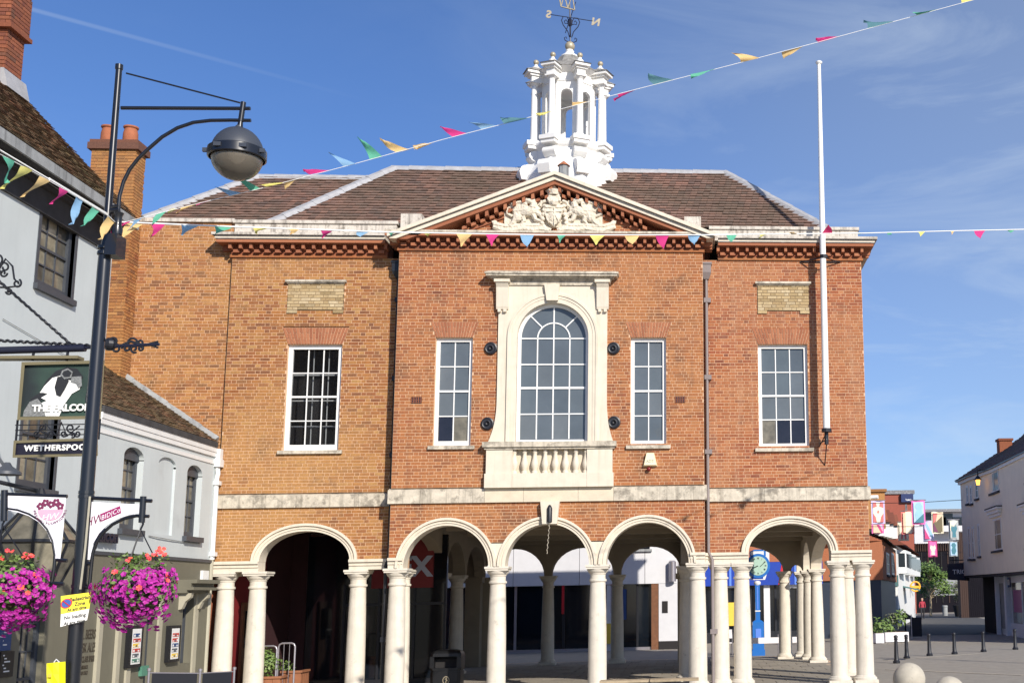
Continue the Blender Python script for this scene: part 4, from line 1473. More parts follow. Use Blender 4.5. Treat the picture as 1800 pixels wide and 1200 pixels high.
# weather vane
vt = lambda x, y, d=0: at(x, y, cu.y + d)
vz = MB().tube([vt(1002.5, 80), vt(1002, 40), vt(1000.5, -60)], .018, 8).build('weather_vane', 'blue_black', H)
q = MB()
for sg in (-1, 1):
    def hq(pts): return [vt(1003 + sg * x, y + sg * x * .12) for x, y in pts]
    q.tube(hq([(2, 66), (5, 56), (13, 46), (16, 38), (13, 31), (6, 31), (3, 38)]), .013, 6)
    q.tube(hq([(3, 44), (6, 42), (10, 43), (11, 39), (8, 36), (6, 39)]), .013, 6)
    q.tube(hq([(1, 74), (6, 74), (10, 72), (11, 68), (8, 66), (7, 69)]), .013, 6)
    q.tube([vt(1003, 66), vt(1003, 58, sg * .12), vt(1003, 40, sg * .22), vt(1003, 32, sg * .12)], .013, 6)
q.ball(vt(1002, 40), (.07, .07, .13), 10, 8)
q.build('vane_scroll', 'blue_black', vz)
q = MB().tube([vt(968, 26), vt(1042, 37.5)], .012, 6).tube([vt(1012, 4, 1.0), vt(994, 58, -1.0)], .012, 6)
q.build('compass_arm', 'blue_black', vz)
text('S', 'compass_letter', 'gilt', vz, vt(963.5, 31.5), (1, 0, -.15), (.15, 0, 1), .30, bold=.012, mirror=True, depth=.008)
text('N', 'compass_letter', 'gilt', vz, vt(1046.5, 45), (1, 0, -.15), (.15, 0, 1), .30, bold=.012, mirror=True, depth=.008)
q = MB()
for pts in ([(984, 0), (986, 12), (998, 15), (1010, 18)], [(986, 12), (992, -8), (998, 15)], [(998, 15), (1006, -8), (1010, 18)], [(980, -14), (984, 0)], [(1006, -8), (1014, -16)]):
    q.tube([vt(x, y) for x, y in pts], .022, 6)
q.build('vane_banner', 'gilt', vz)

# ------------------------------------------------------------------ flagpole
f0, f1 = at(1453, 757, 28.05), at(1439.5, 113, 28.05)
fp = thing('flagpole', 'tall white flagpole bracketed to the right wing of the brick town hall', 'flagpole', f0)
MB().tube([f0, f0 + (f1 - f0) * .45, f1], [.086, .075, .046], 16).build('pole', 'white_paint', fp, smooth=True)
MB().lathe([(0, 0), (.06, .0), (.085, .03), (.085, .055), (.03, .09), (0, .092)], f1, n=14).build('pole_cap', 'white_paint', fp, smooth=True)
q = MB()
zb = at(1448, 452, 28.05)
q.lathe([(.10, -.03), (.10, .05)], zb, n=14)
for dx in (-.55, .45): q.tube([zb, V((zb.x + dx, YW, zb.z - .02)), ], .016, 6)
q.tube([V((zb.x - .55, YW - .02, zb.z - .02)), V((zb.x + .45, YW - .02, zb.z - .02))], .012, 6)
q.build('wall_bracket', 'iron', fp)
q = MB().lathe([(.12, -.03), (.12, .05), (.10, .06)], f0, n=14).lathe([(.05, -.32), (.05, -.03)], f0 + V((0, .05, 0)), n=10)
q.tube([f0 + V((0, 0, -.2)), V((f0.x - .12, YW, f0.z - .25))], .016, 6).tube([f0 + V((0, .05, -.3)), V((f0.x - .02, YW, f0.z - .78))], .014, 6).tube([f0 + V((-.03, .05, -.1)), V((f0.x - .14, YW, f0.z - .78 + .45))], .014, 6)
q.build('pole_socket', 'iron', fp)

# ------------------------------------------------------------------ brick house on the left, behind the inn
YN = 28.57
nb = thing('brick_house', 'tall old orange brick house wall with chimney between the grey inn and the town hall', 'house', (-12.5, YN, 0))
nz1 = at(320, 391, YN).z
nx0 = -16.5
bw = brickwork(nx0, XL - .02, 4.2, nz1, seed=51, course=.075)
brick_wall(nb, 'old_brick', YT(YN), bw, thick=.4, single=300, seed=52, pick=lambda q: abs(q[0] + 11.8) * .4 + abs(q[2] - 8))
bx('wall_coping', 'stone_parapet', nb, nx0, pl0 - .02, YN - .06, YN + .4, nz1 + .002, nz1 + .09)
MB().box(nx0, XL - .05, YN + .4, 40, 0, nz1 - .1).build('house_core', 'dark_brick', nb)
# its roof: hip and ridge a little lower than the town hall
YE = 29.35
E_ = at(250, 386, YE)
bt = 2.0
for k in range(60):
    q = at(450, 312, YE + bt)
    bt += ((q.x - E_.x) - bt) * .3
q = at(450, 312, YE + bt)
R0 = V((E_.x + bt, YE + bt, q.z)); R1 = V((-6.6, YE + bt, q.z))
ee = V((-8.6, YE, E_.z))
tile_slope(nb, 'roof_tile', [E_, ee, R1, R0], (1, 0, 0), seed=55, single=300, gauge=.15, thick=.055)
tile_slope(nb, 'roof_tile', [V((E_.x, E_.y + 2 * bt, E_.z)), E_, R0], (0, 1, 0), seed=56, gauge=.15, thick=.055)
hipcap(nb, E_ + V((0, 0, .05)), R0 + V((0, 0, .05)), .16, 'lead')
hipcap(nb, R0 + V((0, 0, .04)), R1 + V((0, 0, .04)), .10, 'lead', 'ridge_cap')
# chimney on the wall, with two clay pots
cyf, cdp = 28.08, .50
cxr = at(237, 300, cyf).x
cxl = at(158, 300, cyf).x
cz_cap, cz_top, cz_bot = at(200, 263, cyf).z, at(200, 246, cyf).z, at(210, 690, cyf).z
stk = MB().box(cxl + .02, cxr - .02, cyf + .012, cyf + cdp, cz_bot, cz_cap).build('chimney', 'mortar', nb)


def chimney_bricks(stack, mt, x0, x1, y0, y1, z0, z1, seed, course=.075):
    b, s = brickwork(x0, x1, z0, z1, seed=seed, course=course)
    for p, q, a, e in b: bx('brick', mt, stack, p, q, y0 - .004, y0 + .06, a, e)
    b, s = brickwork(y0, y1, z0, z1, seed=seed + 1, course=course)
    for p, q, a, e in b: bx('brick', mt, stack, x1 - .06, x1 + .004, p + .005, q, a, e)


mb_ = MB()
b, s = brickwork(cxl, cxr, cz_bot, at(200, 470, cyf).z, seed=61)
for p, q, a, e in b: mb_.front(p, q, cyf - .004, cyf + .06, a, e)
b, s = brickwork(cyf, cyf + cdp, cz_bot, at(200, 470, cyf).z, seed=62)
for p, q, a, e in b: mb_.box(cxr - .06, cxr + .004, p + .005, q, a, e)
mb_.build('chimney_brickwork', 'old_brick', stk, kind='stuff', fix=False)
chimney_bricks(stk, 'old_brick', cxl, cxr, cyf, cyf + cdp, at(200, 470, cyf).z, cz_cap, 63)
MB().box(cxl - .07, cxr + .07, cyf - .07, cyf + cdp + .07, cz_cap, cz_top - .08).box(cxl - .04, cxr + .04, cyf - .04, cyf + cdp + .04, cz_top - .08, cz_top).build('chimney_cap', 'dark_brick', stk)
pot = MB().lathe([(.155, 0), (.165, .05), (.16, .25), (.135, .36), (.165, .385), (.165, .42), (.13, .42), (.12, .30)], n=16, cap=False).mesh('chimney_pot', 'terracotta', smooth=True)
for px_ in (190, 229):
    q = at(px_, 246, cyf + cdp / 2)
    place('chimney_pot', pot, nb, (q.x, cyf + cdp / 2, cz_top))

# ------------------------------------------------------------------ the inn on the left: a tall block and a lower wing, one street front
XP = -10.75
pw = lambda x, y, off=0.0: atx(x, y, XP + off)
TPB = lambda u, d, z: (XP - d, u, z)


def prect(tl, tr, br, bl, off=0.0):
    a, b, c, d = (pw(*q, off) for q in (tl, tr, br, bl))
    return ((a.y + d.y) / 2, (b.y + c.y) / 2, (c.z + d.z) / 2, (a.z + b.z) / 2)


def holed_wall(name, mt, parent, T, u0, u1, z0, z1, holes, d0, d1):
    us = sorted({u0, u1, *[h[i] for h in holes for i in (0, 1) if u0 < h[i] < u1]})
    zs_ = sorted({z0, z1, *[h[i] for h in holes for i in (2, 3) if z0 < h[i] < z1]})
    mm = MB()
    for a, b in zip(us[:-1], us[1:]):
        run = None
        for c, d in zip(zs_[:-1], zs_[1:]):
            m_ = ((a + b) / 2, (c + d) / 2)
            solid = not any(h[0] < m_[0] < h[1] and h[2] < m_[1] < h[3] for h in holes)
            if solid:
                run = (run[0], d) if run else (c, d)
            if (not solid or d == zs_[-1]) and run:
                mm.box(a, b, d0, d1, run[0], run[1], T)
                run = None
    return mm.build(name, mt, parent)


yk = pw(191, 530).y                                     # where the tall block ends and the lower wing begins
inn = thing('grey_inn', 'grey rendered three storey inn with tiled roof and dark eaves at the left edge', 'pub', (XP, 18, 0))
zband = (pw(190, 966).z + pw(360, 985).z) / 2
w_up = prect((76, 362), (135, 393), (124, 527), (62, 498))
w_mid = list(prect((35, 800), (96, 806), (92, 862), (30, 852))); w_mid[3] = w_mid[2] + 1.75
hl = [w_up, tuple(w_mid), (w_up[0] - 2.6, w_up[0] - 1.6, w_up[2], w_up[3]), (13.2, 14.2, w_mid[2], w_mid[3])]
zt = 9.70
holed_wall('rendered_wall', 'render_grey', inn, TPB, 11.5, yk, zband, zt, hl, 0, .3)
MB().box(-17, XP - .3, 11.5, yk - .02, 0, zt).build('inn_core', 'render_grey', inn)
PT = lambda x, y, z: (XP - y, x, z)
for k, h in enumerate(hl):
    window_sash(inn, *h, 0, 3 if k in (0, 2) else 3, 4, 'pub_pane', fw=.09, deep=.06, paint='slate_paint', T=PT)
    MB().box(h[0] - .08, h[1] + .08, -.07, .1, h[2] - .10, h[2], PT).build('window_sill', 'slate_paint', inn)
    MB().box(h[0] - .07, h[0], -.015, .08, h[2], h[3] + .07, PT).build('window_surround', 'slate_paint', inn)
    MB().box(h[1], h[1] + .07, -.015, .08, h[2], h[3] + .07, PT).build('window_surround', 'slate_paint', inn)
# eaves
XE = XP + .48
fz1 = (atx(0, 222, XE).z + atx(120, 305, XE).z + atx(235, 380, XE).z) / 3
fz0 = (atx(0, 246, XE).z + atx(120, 325, XE).z + atx(235, 393, XE).z) / 3
ye = atx(245, 392, XE).y
mm = MB()
yy = 11.5
while yy < ye:
    y2 = min(yy + 1.83, ye)
    MB().box(XE - .04, XE, yy + .004, y2 - .004, fz0, fz1).build('gutter', 'fascia_weathered', inn)
    yy = y2
MB().box(XP - .1, XE - .05, 11.5, ye - .05, fz0 + .02, fz0 + .08).build('soffit', 'soffit', inn)
MB().box(XP - .05, XP + .14, 11.5, yk + .02, zt - .55, zt - .25).box(XP - .05, XP + .22, 11.5, yk + .06, zt - .25, fz0 + .02).box(XP - .05, XP + .05, 11.5, yk + .01, zt - .95, zt - .55).build('eaves_moulding', 'soffit', inn)
VP_ = at(40, 172, ye - .1)
sl_ = (VP_.z - fz1) / ((XE - .02) - VP_.x)
xr_ = -15.0
zr_ = fz1 + sl_ * (XE - .02 - xr_)
tile_slope(inn, 'pub_tile', [(XE - .02, 12, fz1 + .01), (XE - .02, ye - .02, fz1 + .01), (xr_, ye - .02, zr_), (xr_, 12, zr_)], (0, 1, 0), seed=71, single=300, gauge=.105, thick=.03)
MB().prism([(XE - .3, fz1 - .15), (xr_, zr_ - .12), (xr_, fz1 - 1)], 12, ye - .12).build('gable_wall', 'render_grey', inn)
# big chimney on the roof, seen at the top left corner
XC = -12.35
c0y, c1y = atx(9, 110, XC).y, atx(40, 110, XC).y
czb = fz1 + sl_ * (XE - XC) - .6
czt = atx(20, -90, XC).z
zcor = atx(20, 55, XC).z
stk2 = MB().box(XC - 1.3, XC - .02, c0y + .02, c1y - .02, czb, czt).build('chimney', 'mortar', inn)
chimney_bricks(stk2, 'dark_brick', XC - 1.3, XC, c0y, c1y, czb, zcor, 81)
chimney_bricks(stk2, 'dark_brick', XC - 1.3, XC + .05, c0y - .05, c1y + .05, zcor + .08, czt, 83)
MB().box(XC - 1.35, XC + .09, c0y - .09, c1y + .09, zcor, zcor + .08).build('chimney_corbel', 'dark_brick', stk2)
zf = fz1 + sl_ * (XE - XC)
MB().prism([(XC + .13, zf - .07), (XC + .04, zf + .28), (XC - .02, zf + .28), (XC - .02, zf - .02)], c0y - .1, c1y + .1).build('chimney_flashing', 'lead', inn)

# ground floor of the tall block: olive paint, dark frames
gh = [prect((30, 1083), (72, 1088), (72, 1192), (30, 1190)), prect((172, 1078), (198, 1080), (196, 1195), (170, 1196))]
gh = [(a, b, .55 if k == 0 else 0.02, d) for k, (a, b, c, d) in enumerate(gh)]
holed_wall('painted_wall', 'olive_paint', inn, TPB, 11.5, yk, 0, zband - .01, gh, -.03, .3)
bx('fascia_line', 'slate_paint', inn, XP - .1, XP + .07, 11.5, yk, zband - .09, zband - .011)
window_sash(inn, *gh[0], 0, 3, 3, 'pub_pane', fw=.1, deep=.05, paint='slate_paint', T=PT)
window_sash(inn, *gh[1], 0, 2, 4, 'pub_pane', fw=.1, deep=.08, paint='slate_paint', T=PT)
for u in (gh[1][0] - .16, gh[1][1] + .02): MB().box(u, u + .14, -.09, 0, 0, gh[1][3] + .1, PT).build('pilaster', 'olive_light', inn)
flat('ink_brown', (62, 55, 45))
wl = [('GLOBAL BEERS', 1121, .235, .60), ('CASK ALES', 1144, .235, .60), ('WORLD CLASS SPIRITS', 1161, .15, .55), ('ASSISTANCE', 1174, .085, .7), ('DOGS ONLY', 1184, .085, .7)]
for s_, y, sz, wx in wl:
    o = pw(168 if sz > .1 else 154, y, .034)
    text(s_, 'wall_lettering', 'ink_brown', inn, o, (0, 1, 0), (0, 0, 1), sz, depth=.003, sx=wx, align='RIGHT', bold=.003)
o = pw(128, 1184, .036)
q = MB().tube([o + V((0, -.05, .10)), o + V((0, -.05, .02)), o + V((0, .05, .02)), o + V((0, .08, -.06))], .009, 6)
q.tube([o + V((0, -.02 + .07 * cos(a / 8 * 2 * pi), -.03 + .07 * sin(a / 8 * 2 * pi))) for a in range(5, 13)], .008, 6).ball(o + V((0, -.05, .13)), .02, 8, 6)
q.build('wheelchair_symbol', 'ink_brown', inn)
flat('board_black', (22, 22, 26), .5)
flat('poster_blue', (40, 70, 120)); flat('poster_white', (225, 225, 222)); flat('poster_red', (190, 60, 50)); flat('poster_yellow', (225, 190, 70)); flat('poster_green', (80, 130, 110)); flat('poster_grey', (90, 95, 100))
for (a, b, c, d), m_ in (((0, 16, 1088, 1142), 'poster_blue'), ((0, 20, 1145, 1188), 'board_black')):
    p0, p1 = pw(a, c, .05), pw(b, d, .05)
    bd = MB().box(p0.y, p1.y, -.07, -.03, min(p0.z, p1.z), max(p0.z, p1.z), PT).build('notice_board', m_, inn)
    for k in range(6): MB().box(p0.y + .1, p1.y - .12 - .1 * (k % 3), -.074, -.07, p1.z + .08 + k * (abs(p0.z - p1.z) - .1) / 6, p1.z + .10 + k * (abs(p0.z - p1.z) - .1) / 6, PT).build('notice_line', 'poster_white', bd)

# ---- lower wing
low = thing('inn_wing', 'low grey rendered inn wing with arched dark windows next to the arcade', 'pub', (XP, 25.5, 0))
zl = (pw(185, 722).z + pw(300, 760).z + pw(372, 790).z) / 3 - .08
w1 = prect((217, 779), (253, 792), (246, 932), (212, 929))
w2 = prect((331, 813), (357, 822), (349, 946), (322, 940))
rec = prect((278, 797), (311, 810), (301, 938), (273, 940))
holed_wall('rendered_wall', 'render_grey', low, TPB, yk + .002, YW - .02, zband, zl, [w1, w2, rec], 0, .05)
holed_wall('rendered_wall', 'render_grey', low, TPB, yk + .002, YW - .02, zband, zl, [w1, w2], .05, .28)
MB().box(-17, XP - .28, yk + .01, YN - .02, 0, zl).build('wing_core', 'render_grey', low)
for h in (w1, w2):
    window_sash(low, *h, 0, 3, 4, 'pub_pane', fw=.09, deep=.12, paint='slate_paint', T=PT)
    MB().box(h[0] - .06, h[1] + .06, -.09, .1, h[2] - .11, h[2], PT).build('window_sill', 'slate_paint', low)
    hw = (h[1] - h[0]) / 2; c = (h[0] + h[1]) / 2
    arcp = [(c - hw + .001, h[3] - .24)] + [(c - hw * cos(pi * k / 10), h[3] - .20 + .2 * sin(pi * k / 10) - .002) for k in range(11)] + [(c + hw - .001, h[3] - .24)]
    cor = [[(c - hw, h[3] - .22)] + [(c - hw * cos(pi * k / 20), h[3] - .2 + .2 * sin(pi * k / 20)) for k in range(0, 11)] + [(c, h[3]), (c - hw, h[3])],
           [(c + hw, h[3] - .22), (c + hw, h[3])] + [(c, h[3])] + [(c + hw * cos(pi * k / 20), h[3] - .2 + .2 * sin(pi * k / 20)) for k in range(10, -1, -1)]]
    for pl_ in cor:
        mm = MB()
        mm.hull2([TPB(u, .001, z) for u, z in pl_], [TPB(u, .2, z) for u, z in pl_])
        mm.build('arch_corner', 'render_grey', low)
    MB().hull2([TPB(u, .09, z) for u, z in arcp], [TPB(u, .115, z) for u, z in arcp]).build('arch_board', 'slate_paint', low)
c = (rec[0] + rec[1]) / 2; hw = (rec[1] - rec[0]) / 2
for sgn in (-1, 1):
    pl_ = [(c + sgn * hw, rec[3] - .2)] + [(c + sgn * hw * cos(pi * k / 20), rec[3] - .16 + .16 * sin(pi * k / 20)) for k in range(11)] + [(c, rec[3]), (c + sgn * hw, rec[3])]
    MB().hull2([TPB(u, .001, z) for u, z in pl_], [TPB(u, .049, z) for u, z in pl_]).build('arch_corner', 'render_grey', low)
mm = MB()
for p, a, b in ((.02, -.30, -.22), (.035, -.13, -.03), (.05, -.03, .08)):
    mm = MB().box(XP - .05, XP + p, yk, YW - .22, zl + a, zl + b)
    mm.build('eaves_moulding', 'render_trim', low)
MB().box(XP - .05, XP + .07, yk, YW - .24, zl + .08, zl + .20).build('gutter', 'soffit', low)
q0 = at(195, 648, YN - .05)
s2 = (q0.z - (zl + .2)) / ((XP + .05) - q0.x)
xr2 = -15.5
zr2 = zl + .2 + s2 * (XP + .05 - xr2)
tile_slope(low, 'pub_tile', [(XP + .05, yk, zl + .2), (XP + .05, YW - .2, zl + .2), (XP - .35, YN - .03, zl + .2 + s2 * .4), (xr2, YN - .03, zr2), (xr2, yk, zr2)], (0, 1, 0), seed=75, single=300, gauge=.105, thick=.03)
hipcap(low, (XP + .0, YW - .12, zl + .30), (xr2, YN - .03, zr2 + .09), .10, 'fascia_weathered', 'flashing')
# white rainwater pipe with hopper in the corner against the town hall
q0 = pw(380, 800, .10)
yq = YW - .14
xq = XP + .045
q = MB().tube([(xq, yq, zl - .35), (xq + .02, yq, zl - .50), (xq - .0, yq, zl - .62), (xq, yq, zband)], .052, 12)
dp = q.build('downpipe', 'render_trim', low, smooth=True)
MB().box(xq - .09, xq + .09, yq - .10, yq + .12, zl - .35, zl - .18).box(xq - .05, xq + .07, yq - .07, yq + .1, zl - .18, zl + .06).build('hopper', 'render_trim', dp)
for z in (zl - .72, zband + .12): MB().box(xq - .08, xq + .08, yq - .075, yq + .08, z - .045, z + .045).build('pipe_bracket', 'render_trim', dp)
MB().tube([(xq - .02, yq, zband), (xq - .02, yq, 0)], .055, 12).build('downpipe', 'olive_light', low, smooth=True)
# ground floor
d2 = prect((254, 1082), (271, 1085), (268, 1195), (251, 1195))
w3 = prect((318, 1050), (336, 1052), (334, 1166), (316, 1163))
holed_wall('painted_wall', 'olive_paint', low, TPB, yk, YW - .02, 0, zband - .01, [(d2[0], d2[1], 0, d2[3]), w3], -.03, .3)
bx('fascia_line', 'slate_paint', low, XP - .1, XP + .06, yk, YW - .05, zband - .07, zband - .011)
MB().box(d2[0], d2[1], .12, .16, 0, d2[3], PT).build('side_door', 'slate_paint', low)
for z in (.4, 1.2, 1.95): MB().box(d2[0] + .12, d2[1] - .12, .10, .12, z, z + .5, PT).build('door_panel', 'slate_paint', low)
window_sash(low, *w3, 0, 2, 4, 'dark_pane', fw=.08, deep=.12, paint='slate_paint', T=PT)
for u in (d2[1] + .02, w3[1] + .02, gh[1][1] + .5): MB().box(u, u + .17, -.07, 0, 0, 2.6, PT).build('pilaster', 'olive_light', low)
hc = prect((309, 1024), (355, 1024), (355, 1042), (309, 1042))
mm = MB()
for p, a, b in ((.30, .12, .2), (.42, .2, .28), (.36, .06, .12), (.22, 0, .06)):
    mm.box(w3[0] - .35, w3[1] + .35, -p, -.03, hc[2] + a, hc[2] + b, PT)
mm.build('door_hood', 'olive_paint', low)
for u in (w3[0] - .25, w3[1] + .12):
    MB().prism([(XP + .03, hc[2] - .35), (XP + .10, hc[2] - .33), (XP + .16, hc[2] - .18), (XP + .26, hc[2] - .10), (XP + .28, hc[2]), (XP + .03, hc[2])], u, u + .13, 'y').build('hood_bracket', 'olive_light', low)
for (a, b, c, d) in (((227, 1099), (250, 1098), (244, 1172), (221, 1173)), ((297, 1097), (316, 1100), (311, 1164), (292, 1161))):
    r = prect(a, b, c, d, .08)
    ps = thing('poster_case', 'glazed black poster case with colourful menu on the olive inn wall ' + ('nearer the lamp post' if a[0] < 250 else 'nearer the town hall'), 'poster case', (XP + .03, (r[0] + r[1]) / 2, r[2]), 'poster cases on the inn wall')
    MB().box(r[0], r[1], -.12, -.035, r[2], r[3], PT).build('case_frame', 'board_black', ps)
    g = (r[1] - r[0]) * .16
    gz = (r[3] - r[2]) * .08
    MB().box(r[0] + g, r[1] - g, -.124, -.12, r[2] + gz, r[3] - gz, PT).build('poster_sheet', 'poster_white', ps)
    cols = ['poster_green', 'poster_grey', 'poster_red', 'poster_yellow', 'poster_red', 'poster_blue'] if a[0] < 250 else ['poster_yellow', 'poster_grey', 'poster_blue', 'poster_red', 'poster_red']
    hz = (r[3] - r[2] - 2 * gz) / (len(cols) + 1)
    for k, m_ in enumerate(cols):
        z = r[2] + gz + hz * (k + .35)
        MB().box(r[0] + g * 1.4, r[1] - g * (1.3 + .5 * (k % 2)), -.127, -.124, z, z + hz * .72, PT).build('poster_print', m_, ps)
        for j in range(3): MB().box(r[0] + g * (1.6 + j * 1.1), r[0] + g * (2.3 + j * 1.1), -.129, -.127, z + hz * .1, z + hz * (.3 + .12 * ((j + k) % 3)), PT).build('poster_print', 'poster_white' if j != 1 else 'poster_grey', ps)
for (tl, br, m_) in (((355, 1002), (364, 1023), 'render_trim'), ((247, 1170), (258, 1186), 'poster_green')):
    p0, p1 = pw(*tl, .06), pw(*br, .06)
    MB().box(p0.y, p1.y, -.09, -.03, min(p0.z, p1.z), max(p0.z, p1.z), PT).build('wall_plate', m_, low)
# lettering of the inn between lamp post and window, dark and standing off the wall
text('falcon', 'wall_lettering', 'blue_black', low, pw(187, 952, .08), (0, 1, 0), (0, 0, 1), .34, depth=.03, bold=.01)

# ------------------------------------------------------------------ the inn's hanging sign
YS = 17.0
hs_ = thing('hanging_sign', 'hanging pub sign with a falcon head picture over a dark name board', 'pub sign', at(105, 610, YS))
s3 = lambda x, y, d=0.0: at(x, y, YS - d)
q = MB().tube([s3(-40, 617), s3(150, 611.5)], .052, 10)
q.tube([s3(150, 611), s3(280, 605)], .022, 8)
q.build('beam', 'blue_black', hs_, smooth=40)
q = MB()
for k in range(60):
    pass
rope = [s3(-30 + k * 2.4, 597 + k * .13 + 1.2 * sin(k * 1.3), .012 * cos(k * 1.3)) for k in range(98)]
q.tube(rope, .02, 6)
dg = [s3(-10 + k * 2.3, 487 + k * 2.02 + .8 * sin(k * 1.6), .01 * cos(k * 1.6)) for k in range(59)]
q.tube(dg, .02, 6)
q.build('twisted_stay', 'iron', hs_)
q = MB()
def scroll(cx_, cy_, r, a0, turns, sgn=1, n=26):
    return [s3(cx_ + r * (1 - .8 * k / n) * cos(a0 + sgn * turns * 2 * pi * k / n), cy_ + r * (1 - .8 * k / n) * sin(a0 + sgn * turns * 2 * pi * k / n)) for k in range(n)]
for a in ((8, 470, 11, 2.0, 1.3, 1), (30, 498, 8, -1, 1.3, 1), (16, 512, 6, 3, 1.2, -1), (-5, 455, 10, 1, 1.2, -1), (6, 480, 7, 0, 1.2, 1)):
    q.tube(scroll(*a), .014, 6)
q.tube([s3(-5, 478), s3(10, 455), s3(22, 468), s3(25, 490), s3(36, 502), s3(14, 505), s3(0, 505)], .014, 6)
for a in ((200, 600, 9, 2, 1.2, 1), (205, 612, 8, -2, 1.2, -1), (222, 612, 8, 3, 1.3, 1), (232, 603, 10, 0, 1.3, -1), (236, 613, 7, 1, 1.2, 1), (246, 602, 6, 2.2, 1.2, -1), (247, 612, 5, -1, 1.2, 1)):
    q.tube(scroll(*a), .016, 6)
q.tube([s3(183, 606), s3(195, 598), s3(210, 608), s3(230, 600), s3(250, 606), s3(278, 604)], .02, 6)
q.tube([s3(255, 606), s3(266, 603), s3(278, 600)], .014, 6).tube([s3(255, 606), s3(266, 607), s3(278, 611)], .014, 6)
q.ball(s3(193, 605), .09, 10, 8)
q.build('scrollwork', 'iron', hs_)
flat('sign_frame', (112, 104, 78), .6)
flat('sign_navy', (20, 18, 38), .5)
flat('falcon_green', (46, 70, 60), .7, big=((.012, .018, .022), 1.1, .95))
flat('falcon_dark', (30, 32, 38), .7); flat('falcon_white', (232, 232, 228), .7); flat('falcon_grey', (120, 122, 122), .7, noise=(.5, 40))


def spoly(name, mt, parent, pts, d, th=.006):
    A = [s3(x, y, d + th) for x, y in pts]; B = [s3(x, y, d) for x, y in pts]
    return MB().hull2(A, B).build(name, mt, parent, fix=False)


def sframe(name, mt, parent, c, wpx, d, th):
    (ax, ay), (bx_, by), (cx_, cy_), (dx, dy) = c
    mm = MB()
    for (p, q_, r, s_) in ((c[0], c[1], (bx_ - wpx, by + wpx), (ax + wpx, ay + wpx)), (c[1], c[2], (cx_ - wpx, cy_ - wpx), (bx_ - wpx, by + wpx)), (c[2], c[3], (dx + wpx, dy - wpx), (cx_ - wpx, cy_ - wpx)), (c[3], c[0], (ax + wpx, ay + wpx), (dx + wpx, dy - wpx))):
        mm.hull2([s3(*t, d + th) for t in (p, q_, r, s_)], [s3(*t, d) for t in (p, q_, r, s_)])
    return mm.build(name, mt, parent)


pic = spoly('picture_board', 'falcon_green', hs_, [(38, 636), (184, 633), (177, 736), (30, 738)], 0, .03)
sframe('picture_frame', 'sign_frame', hs_, [(38, 636), (184, 633), (177, 736), (30, 738)], 5.5, -.02, .10)
spoly('falcon_feathers', 'falcon_dark', pic, [(42, 722), (55, 700), (70, 690), (82, 668), (98, 652), (118, 645), (136, 648), (146, 662), (142, 672), (120, 668), (100, 676), (80, 690), (66, 712), (64, 731), (42, 732)], .032)
spoly('falcon_breast', 'falcon_white', pic, [(70, 690), (78, 678), (92, 664), (106, 660), (122, 668), (143, 671), (140, 684), (126, 692), (112, 712), (104, 731), (80, 731), (74, 718), (64, 712), (82, 704), (72, 699), (84, 692), (76, 690)], .040)
spoly('falcon_breast', 'falcon_grey', pic, [(42, 722), (52, 706), (66, 700), (76, 712), (80, 731), (40, 732)], .042)
spoly('falcon_moustache', 'falcon_dark', pic, [(101, 662), (119, 660), (121, 670), (114, 684), (106, 697), (99, 694), (96, 680)], .048)
spoly('falcon_beak', 'falcon_grey', pic, [(126, 662), (143, 661), (144, 678), (138, 682), (134, 674), (124, 671)], .050)
spoly('falcon_eye_ring', 'falcon_grey', pic, [(109, 651), (119, 647), (128, 653), (125, 664), (113, 666), (106, 659)], .0515)
spoly('falcon_eye', 'falcon_dark', pic, [(112, 652), (120, 650), (126, 655), (122, 662), (113, 662), (109, 657)], .055)
spoly('picture_edge', 'falcon_dark', pic, [(160, 640), (178, 639), (172, 731), (152, 731), (150, 700)], .034)
ux_ = (s3(177, 700) - s3(30, 703)).normalized()
text('THE FALCON', 'sign_lettering', 'falcon_white', pic, s3(109, 722, .06), ux_, (0, 0, 1), .130, depth=.006, bold=.005, sx=.98)
q = MB()
for y in (747, 756, 765): q.tube([s3(27, y), s3(174, y - 2)], .008, 5)
for cx_ in (76, 124):
    for a in ((cx_, 752, 8, 1, 1.3, 1), (cx_ + 12, 762, 6, 3, 1.2, -1), (cx_ - 12, 762, 6, 0, 1.2, 1), (cx_ + 4, 764, 5, 2, 1.1, -1)): q.tube(scroll(*a), .012, 6)
q.tube([s3(60, 768), s3(80, 745), s3(100, 766), s3(108, 742), s3(118, 766), s3(140, 748)], .012, 6)
for x, y in ((31, 738), (176, 736)): q.tube([s3(x, y), s3(x - 3, y + 36)], .016, 6)
for x in (60, 120): q.tube([s3(x, 612), s3(x - 3, 634)], .02, 6)
q.build('sign_ironwork', 'iron', hs_)
brd = spoly('name_board', 'sign_navy', hs_, [(24, 774), (172, 769), (172, 801), (22, 804)], 0, .03)
sframe('name_frame', 'sign_frame', hs_, [(24, 774), (172, 769), (172, 801), (22, 804)], 4.5, -.01, .06)
text('WETHERSPOON', 'sign_lettering', 'falcon_white', brd, s3(103, 791, .04), ux_, (0, 0, 1), .108, depth=.006, bold=.004, spacing=1.15)
MB().box(s3(33, 0).x, s3(192, 0).x, YS - .09, YS + .09, s3(110, 632).z, s3(110, 627).z).build('sign_cap', 'sign_frame', hs_)
for k, (y0, y1) in enumerate(((560, 668), (930, 960))):
    MB().tube([pw(5, y0, .02), pw(60, y0 + (y1 - y0) * .30, .02), pw(120, y0 + (y1 - y0) * .62, .02), pw(180, y1, .02)] if k == 0 else [pw(262, 941, .02), pw(278, 944, .03), pw(300, 948, .03), pw(330, 953, .02), pw(352, 955, .02)], .010 if k else .006, 5).build('wall_cable', 'fascia_weathered', inn if k == 0 else low)
